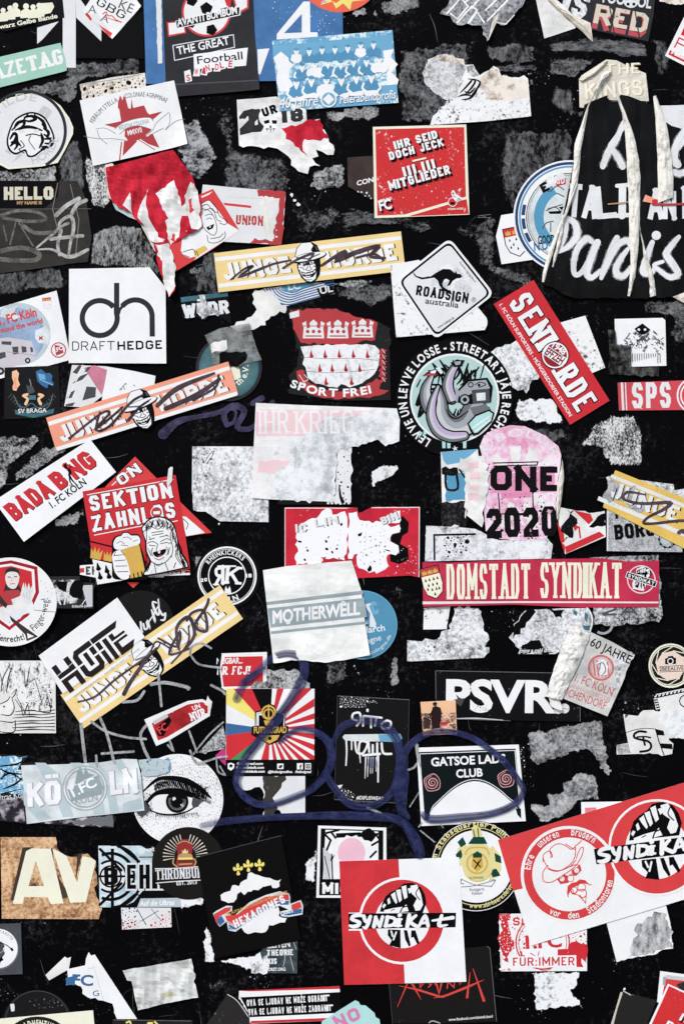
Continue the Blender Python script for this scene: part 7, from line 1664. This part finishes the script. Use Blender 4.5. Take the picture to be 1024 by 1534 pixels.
part('pink_shape'); P([(1048 + (96 + (i % 2) * 14) * math.cos(i * .2618), 60 + (100 + (i % 2) * 14) * math.sin(i * .2618)) for i in range(24)], 'W'); O(1048, 50, 78, 'PK2', 84)
part('lettering'); P('866 200 1228 200 1228 292 864 292', 'K'); B('MIGHTY', (882, 284), (1222, 286), 62, 'W', .3, .22)
V(2, 5)
st('black square sticker with thin red spiked band lettering', 'square_sticker')
sh('300 620 745 592 870 580 885 592 925 1010 640 1020 332 1022', M((26, 24, 24), .04, (130, 130, 130), spec=.08)); L('312 790 332 1020', 2.5, 'G4', False); L('868 583 884 592 922 1008', 3, 'G3', False); L('540 1016 560 1006 600 1018', 7, 'G2')
part('lettering'); RS = M((214, 72, 66))
for s_, w in (('430 760 360 926', [10, 3]), ('430 770 494 884', [18, 2]), ('370 806 480 830 600 868 630 872', [2, 12, 12, 2]), ('565 876 640 860 760 812 850 772', [2, 12, 14, 2]), ('772 730 755 872', [3, 14]), ('755 872 766 800', [10, 2]), ('788 708 850 890', [3, 16]), ('850 888 815 790', [8, 2]), ('545 800 535 785 548 775 552 800 535 815', 6), ('492 818 486 790 508 795 488 812', 6), ('560 780 575 800', 5), ('580 790 596 850 610 790', [12, 8, 12]), ('642 820 646 782 680 815 684 780', 7), ('706 785 722 788', 6), ('714 770 714 800', 5)): L(s_, w, RS, False)
T('www.facebook.com/absinth.band', (650, 1006), (900, 986), 15, 'W2', .02)
V(3, 5)
V(2, 5)
st('red and white square sticker with raised fist in a red ring', 'square_sticker')
sh('30 98 710 75 750 782 58 800', 'W', th=.0002); P('30 98 366 86.7 402 790.8 58 800', M((208, 54, 60), mot=.14))
part('fist_emblem'); syndikat(388, 436, 2.36, 2, M((208, 54, 60), mot=.14))
V(2, 5)
# ---- bottom row
V(0, 5)
st('dusty black disc half under the cream adventure sticker', 'round_sticker')
sh(ell(215, 1020, 200, 190, 50), M((22, 22, 23), .1, (110, 110, 108), spec=.1)); RG(215, 1020, 186, 183, 'G4'); SP('150 880 320 870 380 930 200 940', 24, 2, 8, 'G3', 15); P('60 910 82 908 84 950 66 952', 'W2', 3, 4)
st('grey square sticker with white disc and black scales at the wall edge', 'square_sticker')
sh('-80 458 120 450 130 740 -80 748', M((76, 78, 84), mot=.2)); O(-8, 598, 116, 'G3'); O(-10, 594, 112, 'W'); part('scales_drawing'); P('-30 560 10 555 30 580 20 640 -10 660 -30 640', 'G4', 3, 5); L('-20 560 30 570 70 600', 5, 'K'); P('58 596 70 588 80 604 70 612', 'K'); P('0 690 -10 660 12 640 22 660 6 670', 'K'); L('-10 630 30 600', 4, 'G2'); AT('EI STAEDTE', -10, 594, 88, -20, 60, 16, 'G3')
st('thin white paper sliver beside the torn white letter scrap', 'paper_scrap', 'torn paper')
sh('260 745 370 640t 385 650t 405 642 392 712 280 776t', 'TW', 3, 5)
st('torn white scrap with blue letters running to a long tail', 'torn_sticker')
sh('485 690 490 650 505 615t 520 635t 540 628 560 660 780 995 665 995t 650 940t 640 908 585 890t 560 888t 500 872t 470 850t 462 810t 420 790t 376 802t 388 760 383 712', 'W', 3, 5)
L('500 712 536 702 590 890', 2.5, 'PB2', False); part('lettering'); T('FC', (410, 800), (530, 806), 58, 'BB', .03); P('376 760 450 750 410 800 380 804', 'BB', 2, 5); T('G', (530, 866), (566, 862), 30, 'BB', .01)
st('pale crumpled paper with faint oval stamp', 'torn_sticker')
sh('700 716 860 690 1088 650 1100 700t 1112 800 1128 870 960 900 785 945 765 850 750 776t 725 770', M((222, 224, 220), mot=.25, crease=1), 3, 5, bend=wave(3.4, 14, 20, seed=160), grid=6)
part('oval_stamp'); 
for rx, ry in ((112, 54), (92, 38)):
    e = ell(920, 735, rx, ry, 30, -8); L(e + [e[0]], 3, 'G1', False)
T('ORIGINAL', (870, 752), (968, 738), 24, 'G1'); P('900 850 960 830 1000 850 980 880 920 870', M((206, 200, 176)), 6, 6)
st('cream sticker with black disc and arched adventure lettering at the lower edge', 'sticker')
sh('-80 1000 530 945 546 1120 -80 1120', 'CR'); part('disc'); O(215, 1205, 225, M((30, 28, 26))); RG(215, 1205, 190, 186, 'CR'); part('lettering'); AT('ADVENTURE', 215, 1205, 170, -26, 36, 34, 'CR', b=.035)
st('black glossy label with yellow marks at the lower edge', 'sticker')
sh('640 995 1095 1000 1095 1120 640 1120', M((18, 18, 18), .08, (140, 140, 140), spec=.3)); L('650 1000 1085 1006', 3, 'G3', False); part('lettering'); L('720 1015 740 1010 745 1040', 10, 'YL'); L('880 1010 900 1030', 10, 'YL'); P('840 1012 870 1012 870 1040 830 1040', 'YL')
V(1, 5)
st('black and white slogan strip with red rim and two rows of blocky writing', 'sticker')
sh('410 835 980 808 985 900 990 1002 452 1022 470 990t 440 930t 408 880', 'W'); P('410 834 980 808 981 824 470 838', 'R'); P('480 1006 988 986 989 1002 470 1020', 'R'); P('418 872 982 842 988 960 470 985 450 930', 'K')
part('lettering'); B('OVA SE LJUBAV NE MOŽE OGRADIT\'', (455, 922), (920, 892), 36, 'W', .3, .22, gap=.24); B('OVA SE LJUBAV NE MOŽE ZABRANIT\'', (462, 974), (940, 948), 36, 'W', .3, .22, gap=.24)
st('dark speckled triangular scrap at the lower edge', 'paper_scrap', 'torn paper')
sh('215 1040 345 852t 400 890t 465 960 475 1060', M((44, 42, 42), .22, (150, 146, 140)), 2, 5); L('345 855 400 892 462 980', 5, 'G1')
V(2, 5)
st('mint torn sticker with pink letters at the lower edge', 'torn_sticker')
sh('-70 1010 20 950 120 888t 150 915t 180 918 230 960t 275 1040 280 1100 -70 1100', 'MI2', 3, 5); part('lettering'); push(30, 1050, 1, -25); B('NO', (-10, 0), (140, 0), 74, MG2 := M((206, 130, 170)), .26); pop()
V(3, 5)
st('black glossy scrap with peeling pale rim near the lower corner', 'paper_scrap', 'torn paper')
sh('672 840 868 892 800 1060 605 1060 640 940', M((34, 33, 32), .2, (150, 148, 140), spec=.15)); L('668 850 640 940 615 1030', [14, 10, 16], 'EMB'); L('680 838 720 860', 6, 'EMB')
st('white sticker with pink panel behind the red corner sticker', 'sticker')
sh('888 724 1120 755 1120 1000 870 900', 'W'); P('918 768 1120 790 1120 1000 900 860', 'R3'); P('920 745 1120 770 1120 790 920 768', 'G1'); P('980 800 1060 770 1060 840 1000 830', 'DK'); P('906 755 922 757 916 810 902 800', 'G2')
st('red corner sticker with white italic block letters and white rim', 'sticker')
sh('932 796 1160 900 1160 1100 790 1100', 'W'); P('938 808 1160 912 1160 1100 806 1100', 'RW'); part('lettering'); push(930, 1024, 1, 24)
for o in range(4): B('IHR', (48 + o * 3, -46 + o * 3), (200 + o * 3, -46 + o * 3), 44, 'K', .3, .24, shear=.1); 
B('IHR', (48, -46), (200, -46), 44, 'W', .32, .26, shear=.1)
for o in range(4): B('DOCH', (-10 + o * 3, 24 + o * 3), (200 + o * 3, 24 + o * 3), 44, 'K', .3, .24, shear=.1)
B('DOCH', (-10, 24), (200, 24), 44, 'W', .32, .26, shear=.1); pop()
# ================================================================ writing straight on the wall
V(0, 4)
st('thin chalky loops and lines between the yellow scarf and the eye disc', 'chalk_scribble', 'scribble')
for s_, w in (('700 195 780 185 820 135', 16), ('860 95 940 85 1060 110 1070 120', 20), ('900 40 910 130 918 218', 14), ('462 320 475 440 490 560', 18), ('570 285 610 380 650 540', 16), ('520 305 600 360 720 395 830 405', 14), ('580 488 680 482 760 476', 14), ('548 500 552 560', 14), ('830 330 800 380 820 460 850 520', 16), ('965 415 985 470 955 440', 12), ('1080 470 1120 540 1240 510 1290 505', 12), ('1200 100 1260 130 1280 150', 14), ('1080 -80 1090 -120 1140 -140 1200 -110', 12), ('1080 -80 1130 -20 1250 0', 12), ('1075 360 1120 480', 12), ('1250 560 1280 610', 9), ('1100 490 1190 380 1268 310', 10), ('1230 520 1240 590 1280 610', 9)): L(s_, w, 'chalk')
V(2, 4)
st('short pale paint ticks around the club card', 'chalk_scribble', 'scribble')
for s_, w in (('420 580 450 570 470 545', 12), ('470 440 474 500 490 560', [20, 14, 8]), ('430 790 480 710', 7), ('480 905 500 880', 8), ('490 925 570 990', 7), ('605 890 620 910', 6), ('190 795 260 825 330 860', [16, 14, 8])): L(s_, w, 'chalk')
V(1, 4)
st('broad blue violet marker tag looping across the ray, drip and club stickers', 'marker_scribble', 'scribble')
for s_, w in (('398 175 420 120 470 60 540 -10 620 -65 700 -80 765 -50 780 20 755 90 700 190 620 300 540 400 460 500 410 600 400 660 440 730 520 775 620 770 720 735 820 690 900 610 935 520 920 430 870 380 790 350 720 360 640 420', [60, 50, 40, 40, 50, 50, 56, 60, 66, 70, 70, 70, 70, 70, 60, 50, 50, 50, 50, 50, 50, 56, 60, 56, 50, 46, 44, 36]),
    ('200 895 330 872 500 855 700 845 950 838 1180 845 1290 855 1360 900 1410 985 1436 1060', [36, 50, 46, 44, 56, 60, 56, 60, 80, 70]),
    ('940 430 990 340 1080 300 1180 305 1260 350 1310 430 1320 560 1290 680 1220 760 1130 790 1030 770 950 680 900 600', [30, 50, 56, 60, 66, 60, 50, 50, 50, 50, 50, 50, 50]),
    ('1330 820 1310 700 1320 560 1370 450 1460 380 1570 360 1700 385 1800 440 1900 520 1980 620 2020 700 1960 780 1830 830 1660 850 1500 860 1450 830', [50, 60, 56, 50, 46, 40, 40, 44, 44, 44, 40, 50, 50, 60, 60, 40]),
    ('1340 500 1345 640 1330 780 1370 850', [40, 70, 60, 30]), ('1160 535 1164 540', 60)): marker(s_, [x * .86 for x in w] if hasattr(w, '__len__') else w)
V(1, 3)
st('small blue violet marker stroke above the ray sticker', 'marker_scribble', 'scribble')
marker('420 1040 470 1000 560 950', [30, 44, 20])
V(3, 1)
st('three thin white scratches near the red square member sticker', 'scratch_mark', 'scratch')
V(2, 1)
LL('815 280 890 270|815 288 885 290|830 275 860 285', 3, 'G3')
done()
